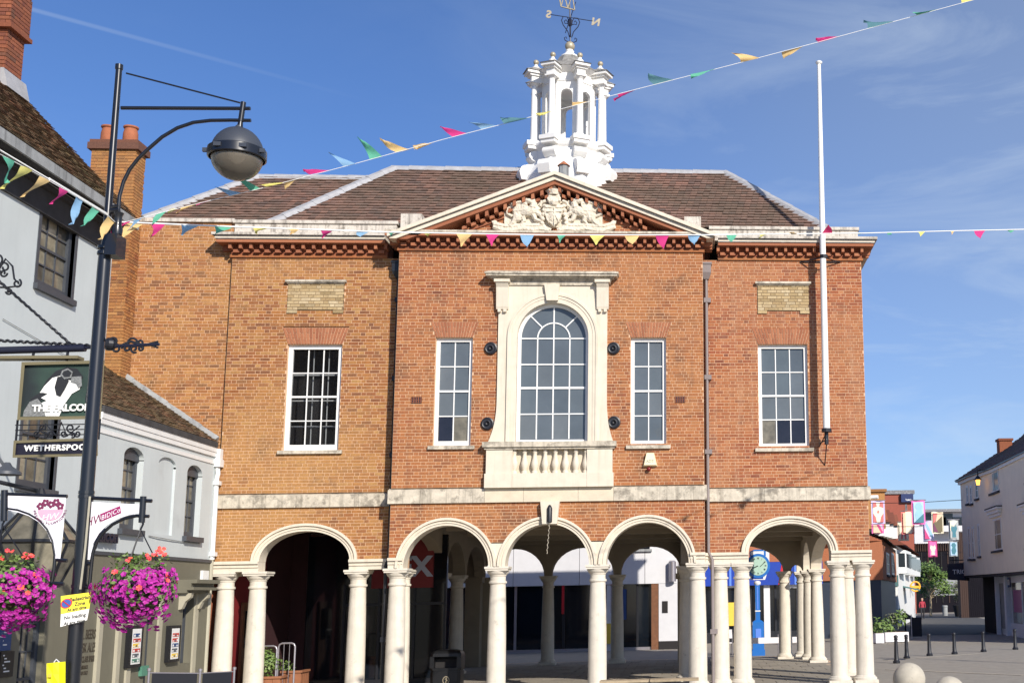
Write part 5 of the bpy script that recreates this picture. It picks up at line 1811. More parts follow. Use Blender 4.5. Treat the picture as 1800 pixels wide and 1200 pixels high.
# swan-neck lamp and big lantern of the inn
q = MB().tube([pw(-60, 815, .0), pw(-60, 815, .0) + V((.4, 0, .15)), at(5, 815, 16.2)], .02, 8)
sw = q.build('sign_lamp_arm', 'slate_paint', inn)
MB().lathe([(.17, -.06), (.16, -.02), (.06, .05), (.03, .10)], at(12, 826, 16.2), n=14).build('lamp_shade', 'slate_paint', sw, smooth=True)
lt = at(62, 985, 17.5)
ln = thing('wall_lantern', 'big dark glazed lantern of the inn behind the left flower basket', 'lantern', lt)
q = MB()
hexr = [(.55, .30), (.38, .62), (.12, .80)]
for k in range(8):
    a = radians(22.5 + 45 * k); a2 = a + radians(45)
    P = lambda r, z, t: lt + V((r * cos(t), r * sin(t), z))
    q.tube([P(.30, -.35, a), P(.55, .25, a), P(.18, .72, a)], .022, 6)
    q.tube([P(.55, .25, a), P(.55, .25, a2)], .025, 6).tube([P(.18, .72, a), P(.18, .72, a2)], .02, 6).tube([P(.30, -.35, a), P(.30, -.35, a2)], .02, 6)
q.lathe([(.2, .70), (.24, .76), (.10, .86), (.03, 1.0)], lt, n=10)
q.tube([lt + V((0, 0, .95)), lt + V((-.6, 0, 1.1)), V((XP, lt.y, lt.z + .9))], .03, 8)
q.build('lantern_frame', 'iron', ln)
for k in range(8):
    a = radians(22.5 + 45 * k); a2 = a + radians(45)
    MB().quad(P(.54, .24, a), P(.54, .24, a2), P(.175, .71, a2), P(.175, .71, a)).quad(P(.295, -.34, a), P(.295, -.34, a2), P(.54, .24, a2), P(.54, .24, a)).build('lantern_pane', 'pub_pane', ln, fix=False)

# ------------------------------------------------------------------ lamp post in front, with banner brackets and flower baskets
YL = 12.0
lp = lambda x, y, d=0.0: at(x, y, YL - d)
flat('lamp_black', (22, 23, 28), .33, coat=.4)
base = V((lp(118, 1195).x, YL, 0))
top = lp(218, 113)
px0 = (base.x + top.x) / 2
base.x = px0
lamp = thing('lamp_post', 'tall black street lamp post with globe lamp and white banner brackets', 'street lamp', base)
X0 = V((px0, YL, 0))
zz = lambda y: lp(150, y).z
q = MB().lathe([(.16, 0), (.16, .9), (.15, 1.0), (.066, 1.08), (.058, zz(470)), (.055, zz(450)), (.052, zz(440)), (.036, zz(425)), (.029, zz(122)), (.036, zz(121)), (.036, zz(113))], X0, n=18)
q.build('pole', 'lamp_black', lamp, smooth=35)
q = MB()
q.tube([lp(213, 190), lp(440, 191)], .019, 10)
q.build('top_arm', 'lamp_black', lamp, smooth=40)
MB().tube([lp(222, 129), lp(422, 181)], .009, 8).build('tie_rod', 'lamp_black', lamp, smooth=40)
cv = [(208, 395), (208, 372), (210, 345), (217, 320), (228, 298), (243, 279), (262, 261), (285, 241), (312, 225), (340, 215.5), (370, 212), (405, 211.5), (441, 212)]
q = MB().tube([lp(*p) for p in cv], .018, 10).tube([lp(190, 365), lp(210, 362)], .022, 8).tube([lp(186, 372), lp(210, 370)], .03, 8)
q.lathe([(.045, -.10), (.05, -.05), (.035, 0), (.035, .08), (.05, .12)], lp(207, 395), n=12)
q.build('curved_brace', 'lamp_black', lamp, smooth=40)
q = MB().tube([lp(428, 180), lp(423, 214)], .026, 12).tube([lp(423, 214), lp(421, 228)], [.022, .034], 12)
q.build('drop_fitting', 'lamp_black', lamp, smooth=40)
gc = lp(417, 272)
flat('lamp_dome', (62, 66, 74), .45)
q = MB()
prof = [(.25 * cos(a), .285 * sin(a)) for a in [k * pi / 2 / 10 for k in range(10)]] + [(.03, .305)]
q.lathe(prof, gc, n=32)
q.build('lamp_dome', 'lamp_dome', lamp, smooth=50)
q = MB().lathe([(.262, -.05), (.276, -.04), (.276, .045), (.262, .055), (.248, .06), (.248, -.05)], gc, n=32, cap=False)
q.build('lamp_ring', 'lamp_black', lamp, smooth=40)
for a in (200, 250, 300, 340):
    c = gc + V((.28 * cos(radians(a)), .28 * sin(radians(a)), .01))
    MB().box(c.x - .035, c.x + .035, c.y - .015, c.y + .015, c.z - .02, c.z + .02).build('lamp_clip', 'lamp_dome', lamp)
flat('reflector', (150, 148, 135), .35, metal=.3)
MB().lathe([(.24, -.02), (.18, .10), (.09, .16), (.0, .17)], gc, n=28, cap=False).build('lamp_reflector', 'reflector', lamp, smooth=True)
m_ = mat('lamp_bowl', (.38, .33, .26), rough=.22, trans=.7, noise=(.12, 8))
q = MB()
pr_ = [(.243 * cos(a), -.235 * sin(a) - .03) for a in [k * pi / 2 / 10 for k in range(10)]] + [(.01, -.265)]
q.lathe(pr_, gc, n=32, cap=False)
q.build('lamp_bowl', 'lamp_bowl', lamp, smooth=True)
MB().ball(gc + V((0, 0, .03)), (.06, .06, .10), 10, 8).build('lamp_bulb', 'white_paint', lamp, smooth=True)
# boxes and straps on the pole
q = MB().box(lp(193, 430).x, lp(213, 430).x, YL - .10, YL + .10, lp(205, 452).z, lp(205, 415).z)
q.build('speaker_box', 'lamp_black', lamp)
for y in (438, 448, 868, 875, 1032): MB().lathe([(.069, 0), (.069, .03)], V((px0, YL, lp(150, y).z)), n=14).build('pole_strap', 'lamp_black', lamp)
MB().tube([lp(186, 470), lp(186, 540), lp(178, 580), lp(186, 600)] + [lp(168, 870, .1), lp(150, 1000, .1), lp(146, 1040, .1)][:0], .008, 5).build('cable', 'lamp_black', lamp)
MB().tube([lp(158, 872, .11), lp(150, 960, .11), lp(141, 1035, .11)], .010, 6).build('conduit', 'olive_light', lamp)

# banner brackets
flat('banner_white', (238, 236, 240), .55); flat('banner_magenta', (150, 30, 95), .6); flat('banner_pink', (222, 170, 190), .6); flat('banner_plum', (120, 45, 80), .6)
for side in (0, 1):
    if side == 0:
        pan = [(14, 870), (116, 874), (112, 925), (106, 982), (97, 981), (92, 957), (82, 933), (68, 917), (50, 906), (32, 900), (14, 896)]
        arc = [(4, 892), (32, 896), (52, 903), (70, 914), (84, 930), (93, 950), (97, 975), (95, 1000), (91, 1025)]
        bars = [[(4, 868), (118, 872)], [(100, 983), (118, 985)], [(88, 1024), (112, 1026)]]
        post = (8, 861, 7, 915)
    else:
        pan = [(153, 881), (246, 886), (246, 901), (225, 905), (205, 912), (187, 923), (174, 937), (164, 954), (158, 983), (142, 983), (146, 940)]
        arc = [(262, 907), (240, 906), (218, 911), (198, 921), (182, 935), (170, 952), (163, 972), (160, 1000), (157, 1032)]
        bars = [[(146, 874), (267, 880)], [(140, 988), (160, 990)], [(136, 1030), (158, 1032)]]
        post = (252, 872, 249, 918)
    br = MB().tube([lp(post[0], post[1]), lp(post[2], post[3])], .029, 10).build('banner_bracket', 'lamp_black', lamp, smooth=40)
    for b in bars: MB().tube([lp(*p) for p in b], .018, 8).build('bracket_bar', 'lamp_black', br, smooth=40)
    MB().tube([lp(*p) for p in arc], .016, 8).build('bracket_arc', 'lamp_black', br, smooth=40)
    A = [lp(x, y, .012) for x, y in pan]; B = [lp(x, y, .004) for x, y in pan]
    bn = MB().hull2(A, B).build('banner_panel', 'banner_white', lamp, label=('white banner panel with pink flower badge' if side == 0 else 'white banner panel with magenta lettering'))
    if side == 0:
        c = lp(89, 895, .016)
        r = 20 / FPX * YL
        q = MB()
        n = 24
        P1 = [c + V((r * cos(pi + pi * k / n), 0, r * sin(pi + pi * k / n) * .92)) for k in range(n + 1)]
        P0 = [p + V((0, .003, 0)) for p in P1]
        q.hull2(P1, P0)
        q.build('badge', 'banner_pink', bn)
        text('HW', 'badge_lettering', 'banner_white', bn, c + V((0, -.006, -.10)), (1, 0, .16), (-.1, 0, 1), .085, depth=.001, slant=.3)
        s_ = '#BEAUTIFULWYCOMBE'
        for k, chh in enumerate(s_):
            a = pi + pi * (k + .5) / len(s_) * 1.0
            o = c + V((r * 1.30 * cos(a), -.004, r * 1.25 * sin(a)))
            t = V((-sin(a), 0, cos(a)))
            text(chh, 'badge_lettering', 'banner_plum', bn, o, t, V((-cos(a), 0, -sin(a))), .034, depth=.001)
        for (fx, fy) in ((71, 889), (80, 883), (90, 886), (99, 882), (106, 889)):
            o = lp(fx, fy, .017)
            q = MB()
            for k in range(5):
                a = 2 * pi * k / 5 + fx
                q.ball(o + V((.022 * cos(a), 0, .022 * sin(a))), (.015, .002, .015), 8, 4)
            q.build('badge_flower', 'banner_plum', bn)
    else:
        o = lp(174, 921, .018)
        text('HW', 'banner_lettering', 'banner_plum', bn, lp(165.5, 921, .016), (1, 0, .30), (-.2, 0, 1), .115, depth=.001, slant=.3, sx=.80)
        corners = [(176, 903), (211, 888.5), (213, 901), (178, 916)]
        MB().hull2([lp(x, y, .017) for x, y in corners], [lp(x, y, .014) for x, y in corners]).build('logo_block', 'banner_magenta', bn)
        text('BID|Co', 'banner_lettering', 'banner_white', bn, lp(194.5, 906.5, .020), lp(211, 893.5) - lp(178, 908.5), (.0, 0, 1), .066, depth=.001, bold=.0, sx=.85, spacing=1.08)

# a second post of the same pattern stands to the right of the view and throws its shadow over the square
lamp2 = copy_tree(lamp)
lamp2.location = (14.2, 29.6, 0)
lamp2.rotation_euler = (0, 0, radians(160))
lamp2['label'] = 'street lamp beyond the right edge of the view, its shadow falling before the bollards'
lamp['group'] = lamp2['group'] = 'street lamps in the square'

# hanging baskets
mat('petunia', ramp=[srgb(150, 14, 125), srgb(172, 26, 145), srgb(132, 10, 112), srgb(190, 48, 165), srgb(158, 18, 120)], rough=.6, noise=(.1, 30), sub=.1)
mat('geranium', ramp=[srgb(225, 60, 60), srgb(235, 80, 90), srgb(240, 110, 60), srgb(225, 70, 120)], rough=.6, noise=(.1, 30))
mat('leaf', ramp=[(.09, .16, .035), (.15, .23, .05), (.065, .12, .03), (.19, .26, .07), (.11, .18, .04)], rough=.55, noise=(.15, 20))
mat('leaf_dark', ramp=[(.035, .07, .02), (.05, .10, .025), (.025, .05, .018), (.065, .11, .03)], rough=.6, noise=(.15, 20))
mat('coir', (.09, .06, .035), rough=.95, noise=(.3, 20))


def flower_mesh(mt, petals=5):
    mm = MB()
    for k in range(petals):
        a = 2 * pi * k / petals
        b = a + 2 * pi / petals
        m0 = (a + b) / 2
        mm.add([(0, 0, -.25), (.75 * cos(a), .75 * sin(a), .1), (1.0 * cos(m0), 1.0 * sin(m0), .02), (.75 * cos(b), .75 * sin(b), .1)], [(0, 1, 2, 3)])
    return mm.mesh('flower_head', mt, fix=False)


FM = {'petunia': flower_mesh('petunia'), 'geranium': flower_mesh('geranium', 6)}


def leaf_quad(mm, c, d, size, rnd):
    u = d.orthogonal().normalized()
    u = Matrix.Rotation(rnd.uniform(0, 2 * pi), 3, d) @ u
    v = d.cross(u)
    u = (u + d * rnd.uniform(-.3, .5)).normalized()
    mm.add([c, c + u * size * .55 + v * size * .3, c + u * size, c + u * size * .55 - v * size * .3], [(0, 1, 2, 3)])


def basket(c, hook, R, seed, label):
    rnd = random.Random(seed)
    t = thing('hanging_basket', label, 'flower basket', c + V((0, 0, -.42)), 'flower baskets hung from the lamp post')
    MB().lathe([(.05, -.30), (.18, -.22), (.24, -.05), (.25, .02)], c, n=16).build('basket_bowl', 'coir', t, smooth=True)
    q = MB()
    for k in range(3):
        a = 2 * pi * k / 3 + .4
        q.tube([hook, c + V((.25 * cos(a), .25 * sin(a), .02))], .006, 5)
    q.tube([hook + V((0, 0, .12)), hook + V((.02, 0, .05)), hook], .010, 6)
    q.build('chain', 'iron', t)
    lf = MB()
    for k in range(1500):
        a, b = rnd.uniform(0, 2 * pi), rnd.uniform(-.9, 1)
        rr = rnd.uniform(.55, 1.0)
        d = V((cos(a) * sqrt(1 - b * b), sin(a) * sqrt(1 - b * b), b * .8 + .1)).normalized()
        p = c + V((d.x * R[0], d.y * R[1], d.z * R[2] - .03)) * rr + V((0, 0, (rr - .5) * .1)) * 0
        p = c + V((d.x * R[0] * rr, d.y * R[1] * rr, d.z * R[2] * rr - .04))
        leaf_quad(lf, p, d, rnd.uniform(.025, .06), rnd)
    for k in range(24):                                  # straggling stems above
        a = rnd.uniform(0, 2 * pi)
        p = c + V((rnd.uniform(-.6, .6) * R[0], rnd.uniform(-.5, .5) * R[1], R[2] * .7))
        for j in range(6):
            leaf_quad(lf, p + V((rnd.uniform(-.03, .03), rnd.uniform(-.03, .03), j * .018)), V((rnd.uniform(-1, 1), rnd.uniform(-1, 1), .6)).normalized(), .045, rnd)
    lf.build('foliage', 'leaf', t, kind='stuff', fix=False)
    core = MB().ball(c + V((0, 0, -.04)), (R[0] * .6, R[1] * .6, R[2] * .6), 12, 8).build('foliage_core', 'leaf_dark', t, kind='stuff')
    bl = MB()
    src = FM['petunia']
    for k in range(520):                                  # the smaller and deeper blooms between the large ones
        a, b = rnd.uniform(0, 2 * pi), rnd.uniform(-1, .8)
        d = V((cos(a) * sqrt(1 - b * b), sin(a) * sqrt(1 - b * b), b)).normalized()
        if d.z > .3 and d.x < .2 and rnd.random() < .8: continue
        rr = rnd.uniform(.82, 1.0)
        p = c + V((d.x * R[0], d.y * R[1], d.z * R[2])) * rr - V((0, 0, .04 + (.12 * rnd.random() if d.z < -.5 else 0)))
        q_ = (d + V((rnd.uniform(-.5, .5), rnd.uniform(-.6, .1), rnd.uniform(-.3, .4)))).normalized().to_track_quat('Z', 'Y').to_matrix()
        s = rnd.uniform(.014, .026)
        bl.add([p + q_ @ (v_.co * s) for v_ in src.vertices], [tuple(f_.vertices) for f_ in src.polygons])
    bl.build('small_blooms', 'petunia', t, kind='stuff', fix=False)
    for k in range(320):
        a, b = rnd.uniform(0, 2 * pi), rnd.uniform(-1, .75)
        if rnd.random() < .75: a = rnd.uniform(pi, 2 * pi)
        d = V((cos(a) * sqrt(1 - b * b), sin(a) * sqrt(1 - b * b), b)).normalized()
        if d.z > .25 and d.x < .25 and rnd.random() < .75: continue     # leaves show at the top of the basket
        lump = 1 + .20 * sin(3 * a + seed) * cos(4 * b) + rnd.uniform(-.06, .10)
        p = c + V((d.x * R[0] * lump, d.y * R[1] * lump, d.z * R[2] * lump - .04 - (.10 * rnd.random() if d.z < -.4 else 0)))
        red = d.z > -.1 and rnd.random() < .10
        o = place('flower', FM['geranium' if red else 'petunia'], t, p, None, None)
        dd = (d + V((rnd.uniform(-.4, .4), rnd.uniform(-.6, .1), rnd.uniform(-.3, .4)))).normalized()
        o.rotation_euler = dd.to_track_quat('Z', 'Y').to_euler()
        s = rnd.uniform(.020, .036)
        o.scale = (s, s, s)
    for k in range(5):
        p = c + V((rnd.uniform(-.4, .9) * R[0], rnd.uniform(-.6, .2) * R[1], R[2] * rnd.uniform(.85, 1.2)))
        for j in range(4):
            o = place('flower', FM['geranium'], t, p + V((rnd.uniform(-.03, .03), rnd.uniform(-.03, .03), rnd.uniform(-.02, .03))), (rnd.uniform(.4, 1.6), 0, rnd.uniform(-1, 1)), (.022, .022, .022))
    return t


basket(lp(241, 1028), lp(247, 930), (.345, .32, .27), 5, 'hanging basket of magenta petunias on the lamp post side nearer the town hall')
basket(lp(18, 1032), lp(4, 922), (.36, .33, .30), 9, 'hanging basket of magenta petunias at the far left of the lamp post')

# no loading plate and yellow notice on the pole
flat('plate_yellow', (236, 220, 30), .45); flat('plate_white', (232, 232, 228), .45); flat('sign_blue', (35, 80, 160), .45); flat('sign_red', (200, 40, 40), .45); flat('ink_black', (25, 25, 25), .6)
ps = thing('parking_sign', 'yellow and white no loading plate strapped to the lamp post', 'traffic sign', lp(132, 1098, .12))
# the plate is turned a little to the left of the street
qd = lambda x, y, e=0.0: at(x, y, YL - .14 + (x - 107) * .0022 - e)
def plate(nm, mt, pts, e0, e1): return MB().hull2([qd(x, y, e1) for x, y in pts], [qd(x, y, e0) for x, y in pts]).build(nm, mt, ps)
yl_ = plate('yellow_plate', 'plate_yellow', [(107, 1047), (161, 1040), (157, 1069), (107, 1079)], 0, .004)
wh_ = plate('white_plate', 'plate_white', [(107, 1079), (157, 1069), (153, 1089), (106, 1101)], 0, .004)
pu = (qd(158, 1055) - qd(110, 1063)).normalized(); pz = V((0, 0, 1))
for s_, (x, y), sz, par in (('Pedestrian', (140.5, 1054), .048, yl_), ('Zone', (140, 1063), .048, yl_), ('At any time', (135, 1071.5), .040, yl_), ('No loading', (131.5, 1085.5), .048, wh_), ('At any time', (130.5, 1095.5), .044, wh_)):
    text(s_, 'plate_lettering', 'ink_black', par, qd(x, y, .0045), pu, pz, sz, depth=.001, bold=.0015, sx=.82)
rc = qd(117, 1060, .005)
pn = pu.cross(pz)
def disc(r, e): return [rc + pu * (r * cos(2 * pi * k / 20)) + pz * (r * sin(2 * pi * k / 20)) - pn * 0 + V((0, -e, 0)) for k in range(20)]
MB().hull2(disc(.046, .003), disc(.046, 0)).build('roundel', 'sign_red', yl_)
MB().hull2(disc(.036, .005), disc(.036, .001)).build('roundel', 'sign_blue', yl_)
MB().tube([rc + V((0, -.006, 0)) - pu * .03 + pz * .03, rc + V((0, -.006, 0)) + pu * .03 - pz * .03], .005, 5).build('roundel_bar', 'sign_red', yl_)
nt_ = thing('paper_notice', 'bright yellow paper notice tied low on the lamp post', 'notice', lp(100, 1215, .2))
q = MB()
gx = [(82, 115, 1165, 1162), (82, 115, 1185, 1183), (83, 115, 1205, 1203), (83, 114, 1226, 1225)]
rows = [[lp(a + (b - a) * k / 3, c + (d - c) * k / 3, .17 + .012 * sin(k * 2 + i)) for k in range(4)] for i, (a, b, c, d) in enumerate(gx)]
vs = [p for r in rows for p in r]
q.add(vs, [(i * 4 + j, i * 4 + j + 1, i * 4 + j + 5, i * 4 + j + 4) for i in range(3) for j in range(3)])
flat('notice_yellow', (248, 240, 20), .6)
q.build('notice_sheet', 'notice_yellow', nt_)
MB().tube([lp(95, 1163, .16), lp(99, 1158, .12), lp(104, 1163, .16)], .006, 5).build('notice_tie', 'plate_white', nt_)
MB().box(lp(104, 1180).x, lp(110, 1180).x, YL - .20, YL - .19, lp(105, 1187).z, lp(105, 1181).z).build('notice_print', 'poster_yellow', nt_)

# ------------------------------------------------------------------ bunting
PC = {'p': (222, 62, 138), 'y': (236, 226, 130), 'o': (240, 205, 140), 'b': (140, 182, 216), 'g': (104, 190, 158), 't': (92, 140, 150), 'm': (180, 40, 90)}
for k, c in PC.items():
    mat('cloth_' + k, srgb(*c), rough=.8, noise=(.06, 20), trans=0)
    pn_ = MATS['cloth_' + k].node_tree
    pb = [n for n in pn_.nodes if n.type == 'BSDF_PRINCIPLED'][0]
    tr = pn_.nodes.new('ShaderNodeBsdfTranslucent')
    tr.inputs['Color'].default_value = (*srgb(*c), 1)
    ms = pn_.nodes.new('ShaderNodeMixShader')
    ms.inputs[0].default_value = .35
    ou = [n for n in pn_.nodes if n.type == 'OUTPUT_MATERIAL'][0]
    pn_.links.new(pb.outputs[0], ms.inputs[1]); pn_.links.new(tr.outputs[0], ms.inputs[2]); pn_.links.new(ms.outputs[0], ou.inputs['Surface'])
flat('cord_white', (235, 235, 232), .7)


def bunting(label, path, depth, flags, r, seed, group='strings of bunting over the square'):
    """path: points in the picture; depth(x): how far away the cord is there."""
    rnd = random.Random(seed)
    pos = lambda x, y, d=0.0: at(x, y, depth(x) + d)
    t = thing('bunting', label, 'bunting', pos(*path[0]), group)
    pts = []
    for (a, b), (c, d) in zip(path[:-1], path[1:]):
        n = max(2, int(abs(c - a) / 25))
        pts += [pos(a + (c - a) * k / n, b + (d - b) * k / n) for k in range(n)]
    pts.append(pos(*path[-1]))
    MB().tube(pts, r, 6).build('cord', 'cord_white', t, smooth=True)
    for (xa, ya, xb, yb, xt, yt, c) in flags:
        A, B, T = pos(xa, ya), pos(xb, yb), pos(xt, yt, rnd.uniform(-.08, .08))
        mid = (A + B) / 2
        ax = T - mid
        nrm = (B - A).cross(ax)
        nrm = nrm.normalized() if nrm.length > 1e-6 else V((0, -1, 0))
        sw = rnd.uniform(.015, .04) * (1 if rnd.random() < .5 else -1)
        bow = rnd.uniform(-.12, .12)
        n, m_ = 7, 4
        vs, fs = [], []
        for i in range(n):
            s = i / (n - 1)
            e0, e1 = A + (T - A) * s, B + (T - B) * s
            sag = (B - A) * (bow * sin(pi * s))
            for j in range(m_ + 1):
                u = j / m_
                vs.append(e0 + (e1 - e0) * u + sag + nrm * (sw * sin(s * 4.2 + u * 2.2) * (0.25 + s)))
        for i in range(n - 1):
            for j in range(m_):
                a = i * (m_ + 1) + j
                fs.append((a, a + 1, a + m_ + 2, a + m_ + 1))
        MB().add(vs, fs).build('pennant', 'cloth_' + c, t, smooth=180, fix=False)
    return t


bunting('bunting rising from the lamp post to the top right across the cupola', [(206, 394), (330, 362), (460, 331), (620, 289), (780, 245), (940, 204), (1100, 162), (1280, 116), (1440, 74), (1690, 6), (1860, -40)], lambda x: YL + .1 + (x - 200) * .0006,
        [(212, 392, 232, 387, 196, 411, 'p'), (236, 386, 252, 381, 224, 406, 'b'), (275, 377, 293, 372, 266, 394, 'g'), (294, 371, 316, 365, 300, 373, 'y'), (318, 365, 350, 357, 309, 375, 'o'), (352, 356, 385, 348, 345, 361, 'p'),
         (404, 344, 424, 339, 377, 328, 'b'), (440, 336, 458, 331, 414, 313, 'g'), (468, 329, 500, 321, 454, 325, 'y'), (502, 320, 522, 315, 501, 332, 'o'), (553, 305, 583, 298, 534, 302, 'p'),
         (604, 293, 625, 288, 577, 267, 'b'), (650, 281, 672, 275, 629, 243, 'g'), (697, 268, 720, 262, 669, 247, 'o'), (735, 257, 765, 249, 728, 263, 'o'), (796, 241, 820, 234, 774, 224, 'p'), (846, 228, 873, 221, 823, 215, 'b'),
         (895, 216, 932, 206, 881, 211, 't'), (945, 203, 975, 195, 947, 199, 'y'), (1008, 186, 1040, 178, 1006, 182, 'o'), (1085, 166, 1116, 158, 1080, 178, 'p'), (1150, 149, 1186, 140, 1139, 129, 't'), (1222, 131, 1258, 122, 1214, 134, 'g'),
         (1302, 110, 1335, 102, 1287, 94, 'o'), (1374, 92, 1413, 82, 1376, 101, 'o'), (1440, 74, 1480, 63, 1434, 72, 'p'), (1525, 51, 1570, 39, 1518, 36, 't'), (1612, 27, 1650, 17, 1604, 22, 'g'), (1690, 6, 1712, 0, 1688, -2, 'y')], .0032, 3)
D2 = lambda x: YL + (x - 200) * .0062
fl2 = [(222, 392, 252, 394, 214, 421, 'o'), (265, 394, 290, 395, 267, 416, 'p'), (319, 396, 349, 397, 321, 414, 'b'), (377, 398, 409, 399, 377, 412, 'g'), (444, 400, 470, 401, 452, 412, 'y'), (501, 402, 526, 403, 512, 410, 'o'),
       (563, 404, 586, 404.5, 567, 419, 'p'), (628, 406, 653, 406.5, 632, 417, 'b'), (682, 407.5, 694, 408, 690, 417, 'g'), (743, 409, 762, 409.5, 752, 416, 'y'), (802, 410.5, 830, 411, 812, 433, 'o'), (854, 411.5, 878, 412, 866, 431, 'p'), (914, 412.5, 939, 413, 925, 436, 'b'),
       (979, 413, 995, 413, 985, 426, 'g'), (1036, 413, 1064, 413, 1049, 430, 'y'), (1097, 413, 1125, 413, 1110, 431, 'o'), (1152, 413, 1177, 413, 1166, 438, 'p'), (1209, 413, 1233, 412.5, 1219, 430, 'b'), (1276, 412.5, 1296, 412, 1284, 427, 'g'), (1334, 412, 1346, 412, 1336, 420, 'y'),
       (1385, 411.5, 1402, 411, 1394, 407, 'o'), (1444, 411, 1464, 410.5, 1454, 396, 'm'), (1509, 410, 1518, 409, 1512, 413, 't'), (1560, 408.5, 1569, 408, 1565, 414, 'g'), (1613, 407, 1627, 406.5, 1619, 415, 'y'), (1670, 406, 1678, 405.5, 1674, 412, 'o'), (1712, 405, 1733, 404.5, 1723, 420, 'p'), (1770, 404, 1784, 404, 1776, 409, 'g')]
bunting('bunting strung level across the town hall front below the pediment', [(206, 390), (420, 399), (680, 408), (960, 413), (1230, 413), (1510, 410), (1690, 405.5), (1860, 402)], D2, fl2, .009, 4)
bunting('bunting running from the lamp post to the upper left along the inn eaves', [(205, 393), (190, 379), (130, 343), (60, 303), (0, 271), (-80, 225)], lambda x: YL - (205 - x) * .010,
        [(190, 380, 203, 391, 172, 421, 'o'), (162, 364, 176, 371, 141, 398, 'g'), (134, 346, 147, 353, 121, 395, 'b'), (104, 329, 119, 337, 92, 359, 'p'), (70, 309, 87, 319, 42, 346, 'o'), (37, 290, 56, 300, 7, 332, 'y'), (4, 274, 24, 284, 17, 321, 'g'), (-30, 255, -12, 265, -25, 300, 'b')], .0045, 6)
rp = thing('rope', 'white rope from the upper left down to the lamp post', 'rope', at(0, 262, 10.5))
MB().tube([at(-60, 220, 10), at(0, 264, 10.5), at(86, 315, 11)], .008, 6).tube([at(86, 315, 11), at(190, 378, YL)], .016, 6).build('cord', 'cord_white', rp)

# ------------------------------------------------------------------ things standing at the arcade
mat('leaf_tree', ramp=[(.10, .17, .04), (.15, .24, .05), (.065, .12, .035), (.20, .28, .07)], rough=.6, noise=(.15, 10))
# litter bin
flat('bin_black', (17, 18, 21), .42)
b0 = at(786, 1196, 30.6); b0.z = .13
lb = thing('litter_bin', 'black litter bin with gold emblem between the arcade columns', 'litter bin', b0)
hw_, hd_, hh = .37, .30, .90
fb = V((b0.x, 30.6, .13))
def bq(x, y, z): return (fb.x + x, fb.y + y, fb.z + z)
q = MB()
def rr(w_, d_, z, c=.07): return [bq(x, y, z) for x, y in ((-w_ + c, -d_), (w_ - c, -d_), (w_, -d_ + c), (w_, d_ - c), (w_ - c, d_), (-w_ + c, d_), (-w_, d_ - c), (-w_, -d_ + c))]
q.hull2(rr(hw_ * .95, hd_, 0), rr(hw_ * .97, hd_, hh * .46)).hull2(rr(hw_ * .92, hd_ * .96, hh * .46), rr(hw_ * .92, hd_ * .96, hh * .49)).hull2(rr(hw_ * .98, hd_, hh * .49), rr(hw_, hd_, hh * .56))
q.build('bin_body', 'bin_black', lb, smooth=30)
q = MB()
for sx_ in (-1, 1): q.box(fb.x + sx_ * hw_ - (.10 if sx_ > 0 else 0), fb.x + sx_ * hw_ + (.10 if sx_ < 0 else 0), 30.6 - hd_ + .01, 30.6 + hd_, fb.z + hh * .56, fb.z + hh * .86)
q.box(fb.x - hw_, fb.x + hw_, 30.6 + hd_ - .05, 30.6 + hd_, fb.z + hh * .56, fb.z + hh * .86)
q.build('bin_cheek', 'bin_black', lb)
MB().box(fb.x - hw_ + .1, fb.x + hw_ - .1, 30.6 - .1, 30.6 + .1, fb.z + hh * .56, fb.z + hh * .8).build('bin_chute', 'room_dark', lb)
q = MB().hull2(rr(hw_, hd_ * 1.02, hh * .86), rr(hw_ * .97, hd_, hh * .94)).hull2(rr(hw_ * .968, hd_ * .99, hh * .94), rr(hw_ * .86, hd_ * .85, hh * 1.0)).hull2(rr(hw_ * .858, hd_ * .84, hh * 1.0), rr(hw_ * .55, hd_ * .5, hh * 1.035))
q.build('bin_hood', 'bin_black', lb, smooth=30)
em = bq(.03, -hd_ - .006, hh * .24)
e_ = MB().lathe([(.095, 0), (.095, .006), (.078, .006), (.078, 0)], (0, 0, 0), n=24, cap=False)
e_.v = [(em[0] + x * .85, em[1] - z, em[2] + y) for x, y, z in e_.v]
em_ = e_.build('bin_emblem', 'gilt', lb)
q = MB().ball((em[0] + .005, em[1], em[2] + .048), (.013, .004, .013), 8, 6).tube([(em[0] - .03, em[1], em[2] + .03), (em[0] + .01, em[1], em[2] + .02), (em[0] - .005, em[1], em[2] - .06)], .010, 5).tube([(em[0] + .01, em[1], em[2] + .02), (em[0] + .035, em[1], em[2] - .02)], .008, 5)
q.build('bin_figure', 'gilt', em_)

# timber slatted bench
Yb = 26.2
bl, brt = at(1054, 1188, Yb), at(1229, 1184, Yb)
bn_ = thing('bench', 'backless timber slat bench in front of the right centre arch', 'bench', ((bl.x + brt.x) / 2, Yb, 0))
zt_ = .50
mat('bench_wood', ramp=[(.36, .28, .18), (.42, .33, .22), (.32, .25, .16)], rough=.8, noise=(.2, 10))
for h in (0, 1):
    xa = bl.x + (brt.x - bl.x) * .5 * h + .012; xb = bl.x + (brt.x - bl.x) * .5 * (h + 1) - .012
    for k in range(4): bx('slat', 'bench_wood', bn_, xa, xb, Yb - .22 + k * .115, Yb - .12 + k * .115, zt_ - .045, zt_)
for x in (bl.x + .25, (bl.x + brt.x) / 2, brt.x - .25):
    MB().box(x - .03, x + .03, Yb - .18, Yb + .18, 0, zt_ - .11).box(x - .04, x + .04, Yb - .22, Yb + .24, zt_ - .11, zt_ - .0455).build('bench_leg', 'iron', bn_)
bx('rail', 'iron', bn_, bl.x + .1, brt.x - .1, Yb - .03, Yb + .03, zt_ - .16, zt_ - .112)

